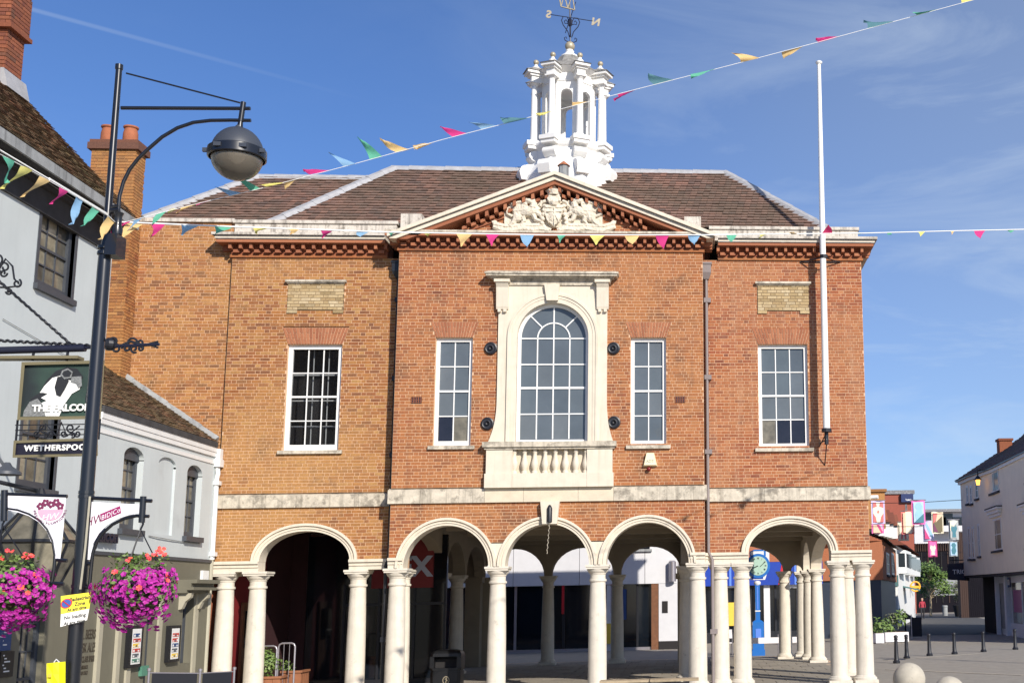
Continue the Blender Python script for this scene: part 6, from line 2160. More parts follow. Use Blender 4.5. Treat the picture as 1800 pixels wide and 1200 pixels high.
# wooden planters with greenery and two steel hoops inside the left arch
def shrub(parent, c, R, n, seed, mt='leaf', size=(.05, .09), name='foliage'):
    rnd = random.Random(seed)
    lf = MB()
    for k in range(n):
        d = V((rnd.gauss(0, 1), rnd.gauss(0, 1), rnd.gauss(0, 1) + .3)).normalized()
        rr_ = rnd.uniform(.45, 1.05) * (1 + .15 * sin(5 * d.x + seed) * cos(4 * d.z))
        leaf_quad(lf, V(c) + V((d.x * R[0], d.y * R[1], d.z * R[2])) * rr_, (d + V((0, -.2, .4))).normalized(), rnd.uniform(*size), rnd)
    return lf.build(name, mt, parent, kind='stuff', fix=False)


def planter(x0, x1, y0, y1, z1, label, seed, plants):
    p = thing('planter', label, 'planter', ((x0 + x1) / 2, (y0 + y1) / 2, .03), 'timber planters at the left arch')
    MB().box(x0 + .03, x1 - .03, y0 + .03, y1 - .03, .03, z1 - .06).build('soil_box', 'coir', p)
    n = max(3, int((x1 - x0) / .16))
    for k in range(n): bx('plank', 'planter_wood', p, x0 + (x1 - x0) * k / n + .004, x0 + (x1 - x0) * (k + 1) / n - .004, y0, y0 + .03, .03, z1 - .05)
    for k in range(4): bx('plank', 'planter_wood', p, x1 - .03, x1, y0 + (y1 - y0) * k / 4 + .034, y0 + (y1 - y0) * (k + 1) / 4, .03, z1 - .05)
    MB().box(x0 - .03, x1 + .03, y0 - .03, y0 + .05, z1 - .049, z1).box(x1 - .05, x1 + .03, y0 + .051, y1, z1 - .049, z1).build('rim', 'planter_wood', p)
    for (c, R, m_, mt) in plants: shrub(p, c, R, m_, seed, mt)
    return p


a = at(440, 1172, 29.0); b = at(494, 1172, 29.0)
planter(a.x, b.x, 28.98, 29.6, .62, 'brown timber planter with a bright green leafy shrub beside the left column', 3, [((at(468, 1160, 29.3).x, 29.2, .93), (.33, .26, .31), 1000, 'leaf')])
a = at(496, 1168, 29.7); b = at(530, 1168, 29.7)
planter(a.x, b.x, 29.7, 30.3, .70, 'brown timber planter with sparse flowers behind the steel hoop', 5, [((at(505, 1156, 29.9).x, 29.9, .78), (.2, .15, .12), 90, 'leaf')])
for (x0, x1, yt, Y, lab) in ((459, 487, 1135, 29.15, 'steel hoop rail half hidden by the green shrub'), (490, 519, 1130, 29.15, 'taller steel hoop rail with two inner bars before the dark shop')):
    p, r_ = at(x0, yt, Y), at(x1, yt, Y)
    hp = thing('hoop_rail', lab, 'hoop rail', ((p.x + r_.x) / 2, Y, .04), 'steel hoops by the planters')
    z = p.z
    c = .08
    flat('steel', (165, 160, 165), .35, metal=.6) if 'steel' not in MATS else None
    MB().tube([(p.x, Y, .04), (p.x, Y, z - c), (p.x + c * .3, Y, z - c * .3), (p.x + c, Y, z), (r_.x - c, Y, z), (r_.x - c * .3, Y, z - c * .3), (r_.x, Y, z - c), (r_.x, Y, .04)], .022, 8).build('hoop', 'steel', hp, smooth=50)
    if x0 > 480:
        for k in (1, 2): MB().tube([(p.x + (r_.x - p.x) * k / 3, Y, .3), (p.x + (r_.x - p.x) * k / 3, Y, z)], .008, 6).build('inner_bar', 'steel', hp)

# cafe barriers, black canvas on steel posts, in front of the inn
flat('canvas_black', (24, 26, 34), .8)
Yc_ = 21.6
bp = [at(262, 1176, Yc_ - 1.2), at(352, 1177, Yc_ - .6), at(412, 1174, Yc_)]
for k, (a, b) in enumerate(zip(bp[:-1], bp[1:])):
    cb = thing('cafe_barrier', 'black canvas cafe barrier ' + ('nearer the inn posters' if k == 0 else 'ending at the left arcade column'), 'cafe barrier', ((a.x + b.x) / 2, (a.y + b.y) / 2, 0), 'cafe barriers at the inn')
    d = (b - a).normalized() * .05
    MB().hull2([a + d + V((0, 0, -.06)), b - d + V((0, 0, -.06)), b - d + V((0, 0, -.9)), a + d + V((0, 0, -.9))], [p + V((.0, .012, 0)) for p in (a + d + V((0, 0, -.06)), b - d + V((0, 0, -.06)), b - d + V((0, 0, -.9)), a + d + V((0, 0, -.9)))]).build('canvas', 'canvas_black', cb)
    for p in ((a, b) if k == 0 else (b,)):
        MB().lathe([(.17, -p.z), (.17, -p.z + .03), (.018, -p.z + .04), (.018, -.02), (.03, -.02), (.03, .02), (.0, .03)], p, n=12).build('post', 'steel', cb, smooth=35)
    MB().tube([a + V((0, 0, -.05)), b + V((0, 0, -.05))], .01, 6).build('top_rail', 'steel', cb)

# stone balls
mat('ball_stone', (.46, .42, .34), rough=.85, noise=(.12, 6), stain=((.24, .21, .17), 5, .60, .6), bump=(.3, 18, .01))
for k, (x, y, r, lab) in enumerate(((1598, 1193, .34, 'large round stone ball bollard, nearer the town hall corner'), (1669, 1217, .33, 'round stone ball bollard cut by the lower picture edge'))):
    Y = 25.3 if k == 0 else 23.0
    c = at(x, y, Y)
    r = 29.5 / FPX * (c - EYE).dot(FWD) * .97
    sb = thing('stone_ball', lab, 'stone bollard', (c.x, c.y, 0), 'stone ball bollards in the square')
    MB().ball(c, r, 36, 24).build('ball', 'ball_stone', sb, smooth=True)
    MB().lathe([(r * .55, 0), (r * .5, max(.03, c.z - r * .85))], (c.x, c.y, 0), n=20).build('plinth', 'ball_stone', sb)

# iron bollards across the street mouth
bm_ = MB().lathe([(.115, 0), (.115, .06), (.09, .08), (.075, .12), (.055, .62), (.053, .66), (.07, .67), (.07, .69), (.055, .70), (.055, .72), (.075, .735), (.07, .76), (.04, .79), (0, .80)], n=12).mesh('bollard', 'iron', smooth=40)
labs = ['black iron bollard nearest the town hall corner column', 'black iron bollard in front of the white planter', 'black iron bollard at the middle of the street mouth', 'black iron bollard right of the street middle', 'black iron bollard before the bank corner', 'black iron bollard before the bank shop window']
for (x, y), lab, yt in zip(((1576, 1165), (1594, 1157), (1634, 1152), (1678, 1149), (1729, 1145), (1785, 1141)), labs, (1115, 1114, 1112, 1110, 1108, 1104)):
    p = atz(x, y, 0)
    o = place('bollard', bm_, None, p)
    h = at(x, yt, p.y).z
    o.scale = (1, 1, h / .80)
    setp(o, lab, 'bollard', 'iron bollards across the street')

# ------------------------------------------------------------------ behind the arcade
YM = 53.0
mb0 = thing('white_office', 'white panelled modern building with dark glazed entrance behind the arcade', 'building', (-4, YM, 0))
mat('panel_white', ramp=[(.62, .62, .64), (.66, .66, .67), (.60, .60, .62)], rough=.5, noise=(.05, 3))
xl_, xr_ = -16.0, at(1191, 1080, YM).x
zf0 = at(950, 1029, YM).z
xj = at(1158, 1080, YM).x
n = 11
for k in range(n):
    a = xl_ + (xr_ - xl_) * k / n; b = xl_ + (xr_ - xl_) * (k + 1) / n
    for (z0, z1) in ((zf0, 5.2), (5.22, 8.2)):
        bx('wall_panel', 'panel_white', mb0, a + .01, b - .01, YM, YM + .3, z0, z1)
bx('wall_panel', 'panel_white', mb0, xj, xr_, YM, YM + .3, .35, zf0 - .01)
bx('plinth', 'room_dark', mb0, xj, xr_, YM - .01, YM + .3, 0, .35)
MB().box(xl_, xr_, YM + .3, YM + 12, 0, 8.2).build('office_core', 'panel_white', mb0)
bx('reveal', 'wood_brown', mb0, xj - .32, xj - .01, YM + .02, YM + .9, 0, zf0 - .01)
MB().box(xl_, xj - .33, YM + .22, YM + .29, .12, zf0 - .01).build('glazing', 'shop_glass', mb0)
for px_ in (905, 990, 1065, 1090, 1120, 1150, 860, 800):
    x = at(px_, 1080, YM).x
    bx('mullion', 'steel' if px_ in (1150, 905) else 'iron', mb0, x - .05, x + .05, YM + .14, YM + .22, 0, zf0 - .01)
bx('sill_rail', 'steel', mb0, xl_, xj - .33, YM + .12, YM + .22, 0, .12)
a, b = at(1107, 1080, YM).x, at(1138, 1080, YM).x
bx('white_pier', 'panel_white', mb0, a - 1.0, a - .3, YM + .05, YM + .21, 0, zf0 - .02)
flat('sign_red_bright', (190, 25, 40), .5); flat('door_yellow', (225, 190, 70), .6)
for px_ in (989, 1202 - 127): bx('red_strip', 'sign_red_bright', mb0, at(px_, 1080, YM).x - .05, at(px_, 1080, YM).x + .05, YM + .05, YM + .13, 1.6, 2.9)
a = at(1068, 1120, YM).x
bx('yellow_panel', 'door_yellow', mb0, a - .5, a + .15, YM - .05, YM + .1, .3, 1.15)
bx('notice_panel', 'poster_blue', mb0, at(1091, 1, YM).x, at(1104, 1, YM).x, YM + .02, YM + .11, 1.3, 2.6)
w_ = at(1130, 970, YM)
wn = MB().box(w_.x - 1.4, w_.x + .4, YM - .12, YM - .001, 4.2, 4.3).build('window_ledge', 'fascia_weathered', mb0)
MB().box(w_.x - 1.3, w_.x + .3, YM - .03, YM - .002, 4.32, 5.0).build('window', 'shop_glass', mb0)
p = at(1182, 1003, YM)
MB().lathe([(.16, -.45), (.16, .40), (.1, .45)], (p.x, YM - .2, p.z), n=12).build('wall_light', 'steel', mb0, smooth=40)
p = at(1169, 1066, YM)
MB().box(p.x - .12, p.x + .12, YM - .03, YM - .001, p.z - .25, p.z + .25).build('keypad', 'room_dark', mb0)

# shop with blue fascia seen through the right arch
YB = 58.5
bsx0, bsx1 = at(1236, 1060, YB).x, at(1446, 1060, YB).x
bs = thing('blue_shop', 'dark glazed shop with a bright blue fascia behind the right arch', 'shop', ((bsx0 + bsx1) / 2, YB, 0))
flat('fascia_blue', (26, 62, 160), .4); flat('fascia_blue_pale', (95, 135, 225), .4); flat('sign_white', (225, 225, 225), .5)
zb0, zb1 = at(1330, 1028, YB).z, at(1330, 988, YB).z
MB().box(bsx0, bsx1, YB, YB + 10, zb1 + .02, 8).build('upper_wall', 'red_brick', bs)
fs_ = MB().box(bsx0, bsx1, YB - .35, YB + .2, zb0, zb1).build('fascia', 'fascia_blue', bs)
for px_ in (1272, 1285, 1377): bx('fascia_post', 'fascia_blue_pale', bs, at(px_, 1, YB).x - .05, at(px_, 1, YB).x + .05, YB - .38, YB - .352, zb0, zb1)
a, b = at(1349, 1, YB).x, at(1361, 1, YB).x
MB().prism([(a, zb0), (b - .02, zb0), (b - .02, zb1), (a + .2, zb1)], YB - .37, YB - .352).build('logo_patch', 'sign_red_bright', bs)
MB().prism([(b - .05, zb0), (b + .2, zb0), (b + .2, zb1), (b - .05, zb1)], YB - .372, YB - .352).build('logo_patch', 'sign_white', bs)
MB().box(bsx0, bsx1, YB - .0, YB + .2, .0, zb0).build('shop_glazing', 'shop_glass', bs)
for px_ in (1262, 1305, 1345, 1380, 1410): bx('mullion', 'iron', bs, at(px_, 1, YB).x - .05, at(px_, 1, YB).x + .05, YB - .08, YB, 0, zb0)
bx('stall_riser', 'iron', bs, bsx0, bsx1, YB - .06, YB - .001, 0, .5)
for px_, mt in ((1282, 'sign_white'), (1392, 'sign_white')):
    p = at(px_, 1029, YB - .1)
    bx('sign_plate', mt, bs, p.x - .25, p.x + .25, YB - .12, YB - .09, p.z - .1, p.z + .1)
p = at(1275, 1105, YB - .3)
bx('yellow_poster', 'door_yellow', bs, p.x - .4, p.x + .5, YB - .10, YB - .09, .8, 1.9)
bx('white_door_frame', 'panel_white', bs, at(1326, 1, YB).x, at(1336, 1, YB).x, YB - .12, YB - .081, 0, 4.6)

# post clock
YK = 45.5
ck = at(1333, 1146, YK); ck.z = 0
pc = thing('post_clock', 'blue post clock with white roman dial seen through the right arch', 'clock', ck)
flat('clock_blue', (28, 105, 185), .4, coat=.3); flat('clock_dial', (165, 195, 180), .5)
kz = lambda y: at(1333, y, YK).z
bxk = lambda nm, mt, x0, x1, y0, y1, z0, z1, par=pc: MB().box(ck.x + x0, ck.x + x1, YK + y0, YK + y1, z0, z1).build(nm, mt, par)
s_ = YK / FPX
bxk('clock_base', 'clock_blue', -.24, .24, -.24, .24, 0, .22)
pd = bxk('pedestal', 'clock_blue', -.21, .21, -.21, .21, .22, kz(1095))
bxk('pedestal_panel', 'fascia_blue_pale', -.10, .10, -.225, -.211, kz(1122), kz(1104), pd)
MB().lathe([(.30, 0), (.30, .05), (.17, .12)], (ck.x, YK, kz(1095)), n=4, a0=pi / 4).build('pedestal_cap', 'clock_blue', pc)
sh_ = bxk('post', 'clock_blue', -.085, .085, -.085, .085, kz(1092), kz(1026))
bxk('post_stripe', 'fascia_blue_pale', -.02, .02, -.092, -.086, kz(1070), kz(1030), sh_)
bxk('post_collar', 'sign_white', -.10, .10, -.10, .10, kz(1074), kz(1072))
MB().lathe([(.09, 0), (.13, .06), (.13, .12), (.09, .16)], (ck.x, YK, kz(1028)), n=12).build('post_capital', 'sign_white', pc, smooth=35)
cx0 = at(1332, 994, YK)
q = MB()
q.tube([cx0 + V((0, -.18, 0)), cx0 + V((0, .18, 0))], 21 * s_, 32)
hd = q.build('clock_case', 'clock_blue', pc, smooth=40)
MB().tube([cx0 + V((0, -.195, 0)), cx0 + V((0, -.181, 0))], 16.5 * s_, 32).build('dial', 'clock_dial', hd)
for k, nm in enumerate(('XII', 'I', 'II', 'III', 'IIII', 'V', 'VI', 'VII', 'VIII', 'IX', 'X', 'XI')):
    a = pi / 2 - 2 * pi * k / 12
    o = cx0 + V((13.2 * s_ * cos(a), -.197, 13.2 * s_ * sin(a)))
    u_ = V((sin(a), 0, -cos(a)))
    text(nm, 'numeral', 'ink_black', hd, o - V((cos(a), 0, sin(a))) * .035, u_, V((cos(a), 0, sin(a))), .085, depth=.002, bold=.003, sx=.8)
q = MB().tube([cx0 + V((0, -.205, 0)) - V((.08, 0, -.03)) * -1, cx0 + V((13 * s_, -.205, 7 * s_))], .012, 5).tube([cx0 + V((0, -.205, 0)), cx0 + V((-9 * s_, -.205, -4 * s_))], .017, 5)
q.build('clock_hand', 'ink_black', hd)
q = MB().hull2([cx0 + V((x * s_, -.16, z * s_)) for x, z in ((-14, 17), (14, 17), (14, 25), (6, 28), (-6, 28), (-14, 25))], [cx0 + V((x * s_, .16, z * s_)) for x, z in ((-14, 17), (14, 17), (14, 25), (6, 28), (-6, 28), (-14, 25))])
q.build('name_crest', 'clock_blue', pc)
bxk('crest_plate', 'sign_white', -11.5 * s_, 11.5 * s_, -.17, -.161, cx0.z + 18.5 * s_, cx0.z + 25 * s_)
q = MB().hull2([cx0 + V((x * s_, -.15, z * s_)) for x, z in ((-15, -15), (15, -15), (12, -24), (-12, -24))], [cx0 + V((x * s_, .15, z * s_)) for x, z in ((-15, -15), (15, -15), (12, -24), (-12, -24))])
q.build('lower_bracket', 'sign_white', pc)
bxk('bracket_plate', 'fascia_blue', -10 * s_, 10 * s_, -.16, -.151, cx0.z - 22.5 * s_, cx0.z - 18 * s_)
# cafe chair behind the arcade
p = atz(1278, 1150, 0)
cc = thing('cafe_chair', 'white backed cafe chair beside the blue clock', 'chair', p)
flat('chair_white', (235, 232, 235), .4)
MB().hull2([p + V((x, -.2, z)) for x, z in ((-.2, .62), (.2, .62), (.18, .95), (-.18, .95))], [p + V((x, -.17, z)) for x, z in ((-.2, .62), (.2, .62), (.18, .95), (-.18, .95))]).build('backrest', 'chair_white', cc)
MB().box(p.x - .21, p.x + .21, p.y - .18, p.y + .22, .43, .46).build('seat', 'chair_white', cc)
for sx_ in (-.2, .2):
    for sy_ in (-.18, .2): MB().tube([p + V((sx_, sy_, 0)), p + V((sx_ * .95, sy_ * .95, .45 if sy_ > 0 else .95))], .014, 6).build('leg', 'steel', cc)
p = atz(1348, 1152, 0)
br_ = thing('cafe_barrier', 'low white cafe barrier in front of the blue clock', 'cafe barrier', p)
MB().box(p.x - 1.0, p.x + 1.5, p.y - 2.5, p.y - 2.47, .55, .75).build('panel', 'chair_white', br_)
for x in (-1.0, .25, 1.5): MB().tube([p + V((x, -2.48, 0)), p + V((x, -2.48, .85))], .02, 6).build('post', 'steel', br_)

# ------------------------------------------------------------------ the street on the right
# bank: cream rendered, round corner, jettied over its ground floor
zE = 7.95
def pl_(x, y, z): d = ray(x, y); return EYE + d * ((z - EYE.z) / d.z)
front = [pl_(1826, 789.5, zE), pl_(1800, 803, zE), pl_(1745, 830, zE), pl_(1722, 838.5, zE), pl_(1706, 844, zE), pl_(1688, 852, zE)]
bank = thing('bank_building', 'cream rendered corner bank with brown tiled roof and shop window', 'bank', (front[2].x, front[2].y, 0))
zJ = at(1760, 1007, front[2].y).z
back = [V((p.x + 14, p.y + 10, 0)) for p in front]
q = MB()
poly = [(p.x, p.y) for p in front] + [(front[-1].x + 9, front[-1].y + 6), (front[0].x + 10, front[0].y + 12)]
q.prism(poly, zJ, zE, 'z')
q.build('upper_wall', 'cream_render', bank)
cen = sum(front, V()) / len(front) + V((6, 5, 0))
def inset(p, d): v_ = (cen - p); v_.z = 0; return p + v_.normalized() * d
def poly_in(d): return [(inset(p, d).x, inset(p, d).y) for p in front] + [(front[-1].x + 9, front[-1].y + 6), (front[0].x + 10, front[0].y + 12)]
MB().prism(poly_in(1.0), 0, zJ - .12, 'z').build('ground_floor', 'room_dark', bank)
MB().prism(poly_in(.06), zJ - .12, zJ - .001, 'z').build('jetty_beam', 'soffit', bank)
MB().prism(poly_in(-.14), zE + .001, zE + .15, 'z').build('eaves_board', 'render_trim', bank)
MB().prism(poly_in(-.28), zE + .15, zE + .25, 'z').build('gutter', 'blue_black', bank)
mat('bank_tile', ramp=[(.075, .045, .05), (.10, .06, .06), (.055, .035, .045), (.12, .07, .065)], rough=.9, noise=(.25, 6), big=((.10, .075, .055), .5, .6), bump=(.8, 6, .05))
ov = [inset(p, -.32) for p in front]
apexes = []
for k in range(len(ov)):
    ridge = inset(front[k], 5.0); ridge.z = zE + 3.4
    apexes.append(ridge)
for k in range(len(ov) - 1):
    A, B, C_, D = V((ov[k].x, ov[k].y, zE + .22)), V((ov[k + 1].x, ov[k + 1].y, zE + .22)), apexes[k + 1], apexes[k]
    n = 22
    mm = MB()
    for j in range(n):
        t0, t1 = j / n, (j + 1) / n
        p0, p1, p2, p3 = A + (D - A) * t0, B + (C_ - B) * t0, B + (C_ - B) * t1, A + (D - A) * t1
        up = V((0, 0, .035))
        mm.add([p0 + up, p1 + up, p2, p3, p0, p1], [(0, 1, 2, 3), (4, 5, 1, 0)])
    mm.build('roof_slope', 'bank_tile', bank)
MB().quad(*apexes, V((apexes[0].x + 4, apexes[0].y + 10, zE + 3.4))).build('roof_top', 'bank_tile', bank)
p = at(1762, 772, front[2].y + 5)
ch_ = MB().box(p.x - .25, p.x + .45, p.y - .3, p.y + .3, zE + 1.4, p.z - .1).build('chimney', 'dark_brick', bank)
MB().box(p.x - .31, p.x + .51, p.y - .36, p.y + .36, p.z - .1, p.z + .02).build('chimney_cap', 'dark_brick', ch_)


def facade_frame(a, b):
    u = (b - a); u.z = 0
    L_ = u.length
    u.normalize()
    n = V((u.y, -u.x, 0))
    if n.dot(EYE - a) < 0: n = -n
    return u, n, L_


def on_plane(x, y, a, n, off=0.0):
    d = ray(x, y)
    k = (n.dot(a - EYE) + off) / n.dot(d)
    return EYE + d * k


def fwin(parent, seg, x0, y0, x1, y1, cols, rows, frame='render_trim', glass='far_glass', sill=True, name='window', hood=False, fw=.07):
    """window on a facade segment between two plan points, given by its outline in the picture"""
    a, b = seg
    u, n, _ = facade_frame(a, b)
    P, Q = on_plane(x0, (y0 + y1) / 2, a, n), on_plane(x1, (y0 + y1) / 2, a, n)
    z0, z1 = on_plane((x0 + x1) / 2, y1, a, n).z, on_plane((x0 + x1) / 2, y0, a, n).z
    s, e = (P - a).dot(u), (Q - a).dot(u)
    if s > e: s, e = e, s
    o = V((a.x, a.y, 0))
    T = lambda q_, d, z: o + u * q_ - n * d + V((0, 0, z))
    fr = MB().box(s, s + fw, -.03, .05, z0, z1, T).box(e - fw, e, -.03, .05, z0, z1, T).box(s + fw, e - fw, -.03, .05, z0, z0 + fw, T).box(s + fw, e - fw, -.03, .05, z1 - fw, z1, T).build(name, frame, parent)
    for c in range(cols):
        for r in range(rows):
            q0, q1 = s + fw + (e - s - 2 * fw) * c / cols, s + fw + (e - s - 2 * fw) * (c + 1) / cols
            r0, r1 = z0 + fw + (z1 - z0 - 2 * fw) * r / rows, z0 + fw + (z1 - z0 - 2 * fw) * (r + 1) / rows
            MB().box(q0 + .02, q1 - .02, -.008, .02, r0 + .02, r1 - .02, T).build('pane', glass, fr, fix=False)
            if c: MB().box(q0 - .02, q0 + .02, -.02, .03, r0, r1, T).build('glazing_bar', frame, fr, fix=False)
            if r: MB().box(q0, q1, -.021, .031, r0 - .02, r0 + .02, T).build('glazing_bar', frame, fr, fix=False)
    if sill: MB().box(s - .07, e + .07, -.10, .05, z0 - .10, z0, T).build('sill', 'soffit', fr)
    if hood:
        MB().box(s - .35, e + .35, -.28, .05, z1 + .42, z1 + .50, T).box(s - .22, e + .22, -.18, .05, z1 + .25, z1 + .42, T).box(s - .1, e + .1, -.10, .05, z1 + .1, z1 + .25, T).build('hood', 'render_trim', fr)
        MB().box(s - .36, e + .2, -.30, .0, z1 + .501, z1 + .56, T).build('hood_lead', 'soffit', fr)
    return fr


F1 = (front[1], front[2])
F2 = (front[2], front[3]); F3 = (front[4], front[5])
fwin(bank, F1, 1740, 828, 1756, 865, 2, 1)
fwin(bank, F1, 1744, 911, 1761, 967, 2, 2, hood=True)
fwin(bank, (front[0], front[1]), 1803, 905, 1822, 962, 2, 2, hood=True)
fwin(bank, (front[0], front[1]), 1803, 800, 1820, 845, 2, 1)
fwin(bank, (front[3], front[4]), 1715, 846, 1720, 876, 1, 2, frame='render_trim')
for x in (1699, 1705.5): fwin(bank, F3, x, 853, x + 3.5, 885, 1, 2, fw=.1)
for x in (1703.5, 1710): fwin(bank, (front[4], front[5]), x - 1, 925, x + 2.5, 982, 1, 2, glass='pub_pane', fw=.1)
fwin(bank, (front[3], front[4]), 1719.5, 920, 1723, 977, 1, 2, glass='pub_pane', fw=.1)
# shop front
g_ = [inset(p, .95) for p in front]
G1 = (g_[1], g_[2])
u, n, L1 = facade_frame(*G1)
o = V((g_[1].x, g_[1].y, 0))
T = lambda q_, d, z: o + u * q_ - n * d + V((0, 0, z))
zs0 = on_plane(1770, 1024, g_[1], n).z
zs1 = zJ - .13
ul = (on_plane(1744, 1060, g_[1], n) - o).dot(u)
flat('shop_white', (205, 208, 215), .5)
fasc = MB().box(-3.5, ul, -.12, .0, zs0, zs1, T).build('shop_fascia', 'shop_white', bank)
MB().box(-3.5, ul, -.10, .0, 0, .62, T).build('stall_riser', 'shop_white', bank)
MB().box(-3.5, ul, -.03, -.005, .62, zs0, T).build('shop_glazing', 'pub_pane', bank)
for px_ in (1748, 1766, 1781, 1800):
    q0 = (on_plane(px_, 1060, g_[1], n) - o).dot(u)
    MB().box(q0 - .05, q0 + .05, -.09, -.031, .62, zs0, T).build('mullion', 'shop_white', bank)
flat('window_poster', (150, 90, 130), .5); flat('window_green', (120, 160, 120), .5)
for (xa, xb, ya, yb, mt) in ((1783, 1799, 1036, 1075, 'window_poster'), (1768, 1778, 1042, 1062, 'sign_white'), (1769, 1780, 1075, 1098, 'poster_grey'), (1752, 1764, 1040, 1098, 'window_green')):
    q0, q1 = sorted(((on_plane(xa, 1060, g_[1], n) - o).dot(u), (on_plane(xb, 1060, g_[1], n) - o).dot(u)))
    MB().box(q0, q1, -.036, -.031, on_plane(xa, yb, g_[1], n).z, on_plane(xa, ya, g_[1], n).z, T).build('window_display', mt, bank)
flat('logo_navy', (20, 40, 90), .4); flat('logo_cyan', (30, 140, 190), .4)
lc = on_plane(1774, 1022.5, g_[1], n, .125)
lq = (lc - o).dot(u)
MB().box(lq - .42, lq + .42, -.16, -.121, lc.z - .24, lc.z + .24, T).build('bank_logo', 'logo_navy', fasc)
sgn = 1 if u.dot(RGT) > 0 else -1
MB().box(lq - .42 * sgn - .0, lq - .16 * sgn, -.165, -.161, lc.z - .24, lc.z + .24, T).build('logo_field', 'logo_cyan', fasc)
text('TSB', 'bank_lettering', 'sign_white', fasc, lc + n * .045 - V((0, 0, .13)), u * sgn, (0, 0, 1), .36, depth=.004, bold=.008)
# pilasters and canted shop panels at the round corner
for px_, wd_ in ((1748, .16), (1729, .10)):
    a = inset(front[2] if px_ > 1740 else front[3], .75)
    MB().box(a.x - wd_, a.x + wd_, a.y - wd_, a.y + wd_, 0, zJ - .125).build('shop_pilaster', 'shop_white', bank)
mm = MB()
A, B = inset(front[2], .85), inset(front[3], .9)
mm.hull2([V((A.x, A.y, .3)), V((B.x, B.y, .3)), V((B.x, B.y, zs0)), V((A.x, A.y, zs0))], [V((A.x + .1, A.y + .1, .3)), V((B.x + .1, B.y + .1, .3)), V((B.x + .1, B.y + .1, zs0)), V((A.x + .1, A.y + .1, zs0))])
mm.build('shop_panel', 'fascia_weathered', bank)
A, B = inset(front[2], .80), inset(front[3], .85)
MB().hull2([V((A.x, A.y, zs0)), V((B.x, B.y, zs0)), V((B.x, B.y, zs1)), V((A.x, A.y, zs1))], [V((A.x + .1, A.y + .1, zs0)), V((B.x + .1, B.y + .1, zs0)), V((B.x + .1, B.y + .1, zs1)), V((A.x + .1, A.y + .1, zs1))]).build('shop_fascia', 'shop_white', bank)
# lit wall lantern on an iron arm
lw = on_plane(1719, 845, front[3], facade_frame(front[3], front[4])[1], .5)
sl_o = thing('wall_lantern', 'small lit orange lantern on the cream bank wall below the eaves', 'lantern', lw + V((0, 0, -.3)))
mat('lamp_glow', (.9, .5, .12), rough=.4, emit=((1.0, .48, .08), 2.2), noise=None)
MB().lathe([(.085, -.20), (.12, .05), (.11, .07)], lw, n=6).build('lantern_glass', 'lamp_glow', sl_o)
MB().lathe([(.20, .06), (.10, .20), (.03, .28)], lw, n=6).tube([lw + V((0, 0, .25)), lw + V((0, 0, .55)), lw + V((.5, .5, .6))], .03, 6).build('lantern_top', 'iron', sl_o)

# street line on the left side: P(x, Y)
def sp(px_, Y): p = at(px_, 1040, Y); return V((p.x, Y, 0))
# brick house with white oriel windows, gable towards the square
c0, c1 = sp(1553, 60), sp(1577, 76)
bh_ = thing('corner_house', 'orange brick corner house with chimney and white upper windows beyond the town hall', 'house', c0)
ze = at(1553, 948, 60).z
u, n, L_ = facade_frame(c0, c1)
lft = V((c0.x - 3.0, c0.y + .5, 0))
q = MB().prism([(lft.x, lft.y), (c0.x, c0.y), (c1.x, c1.y), (c1.x - 3, c1.y)], 2.851, ze, 'z')
q.build('brick_wall', 'red_brick', bh_)
flat('shop_slate', (52, 62, 78), .5)
MB().prism([(lft.x, lft.y + .1), (c0.x - .1, c0.y + .1), (c1.x - .1, c1.y), (c1.x - 3, c1.y)], 0, 2.85, 'z').build('shop_front', 'shop_slate', bh_)
zr = at(1535, 893, 60).z
# tiled roof slope facing the street, with a row of white dormers
A, B = c0 + V((.25, -.2, ze)), c1 + V((.25, 0, ze))
D, C_ = c0 + V((-3.6, -.2, zr)), c1 + V((-3.6, 0, zr))
mm = MB()
for j in range(24):
    t0, t1 = j / 24, (j + 1) / 24
    p0, p1, p2, p3 = A + (D - A) * t0, B + (C_ - B) * t0, B + (C_ - B) * t1, A + (D - A) * t1
    mm.add([p0 + V((0, 0, .04)), p1 + V((0, 0, .04)), p2, p3, p0, p1], [(0, 1, 2, 3), (4, 5, 1, 0)])
mm.build('roof_slope', 'pub_tile', bh_)
MB().prism([(c0.x + .1, ze - .05), (c0.x - 3.6, zr - .1), (c0.x - 3.7, zr - .1), (c0.x - 3.7, ze - .05)], c0.y - .02, c0.y + .3).build('gable', 'red_brick', bh_)
p = at(1541, 900, 61)
ck_ = MB().box(p.x - .55, p.x + .35, 60.4, 61.3, zr - 1, at(1541, 862, 61).z).build('chimney', 'old_brick', bh_)
MB().box(p.x - .65, p.x + .45, 60.3, 61.4, at(1541, 866, 61).z, at(1541, 861, 61).z).build('chimney_cap', 'old_brick', ck_)
for k, x in enumerate((1557, 1564, 1571, 1578)):
    Y = 61.5 + 3.6 * k
    P = sp(x, Y)
    z0, z1 = at(x, 942 + k * 1.5, Y).z, at(x, 915 + k * 3, Y).z
    dm_ = MB().box(P.x - 1.2, P.x + .02, Y - .55, Y + .55, z0, z1).build('dormer', 'white_paint', bh_)
    MB().box(P.x + .021, P.x + .04, Y - .4, Y + .4, z0 + .2, z1 - .15).build('dormer_pane', 'shop_glass', dm_)
    MB().prism([(Y - .75, z1), (Y + .75, z1), (Y, z1 + .7)], P.x - 2.5, P.x + .12, 'x').build('dormer_roof', 'dark_brick', dm_)
for k, (xa, xb) in enumerate(((1558, 1563), (1567, 1571))):
    fwin(bh_, (c0, c1), xa, 972, xb, 1010, 1, 2, frame='white_paint', fw=.12)
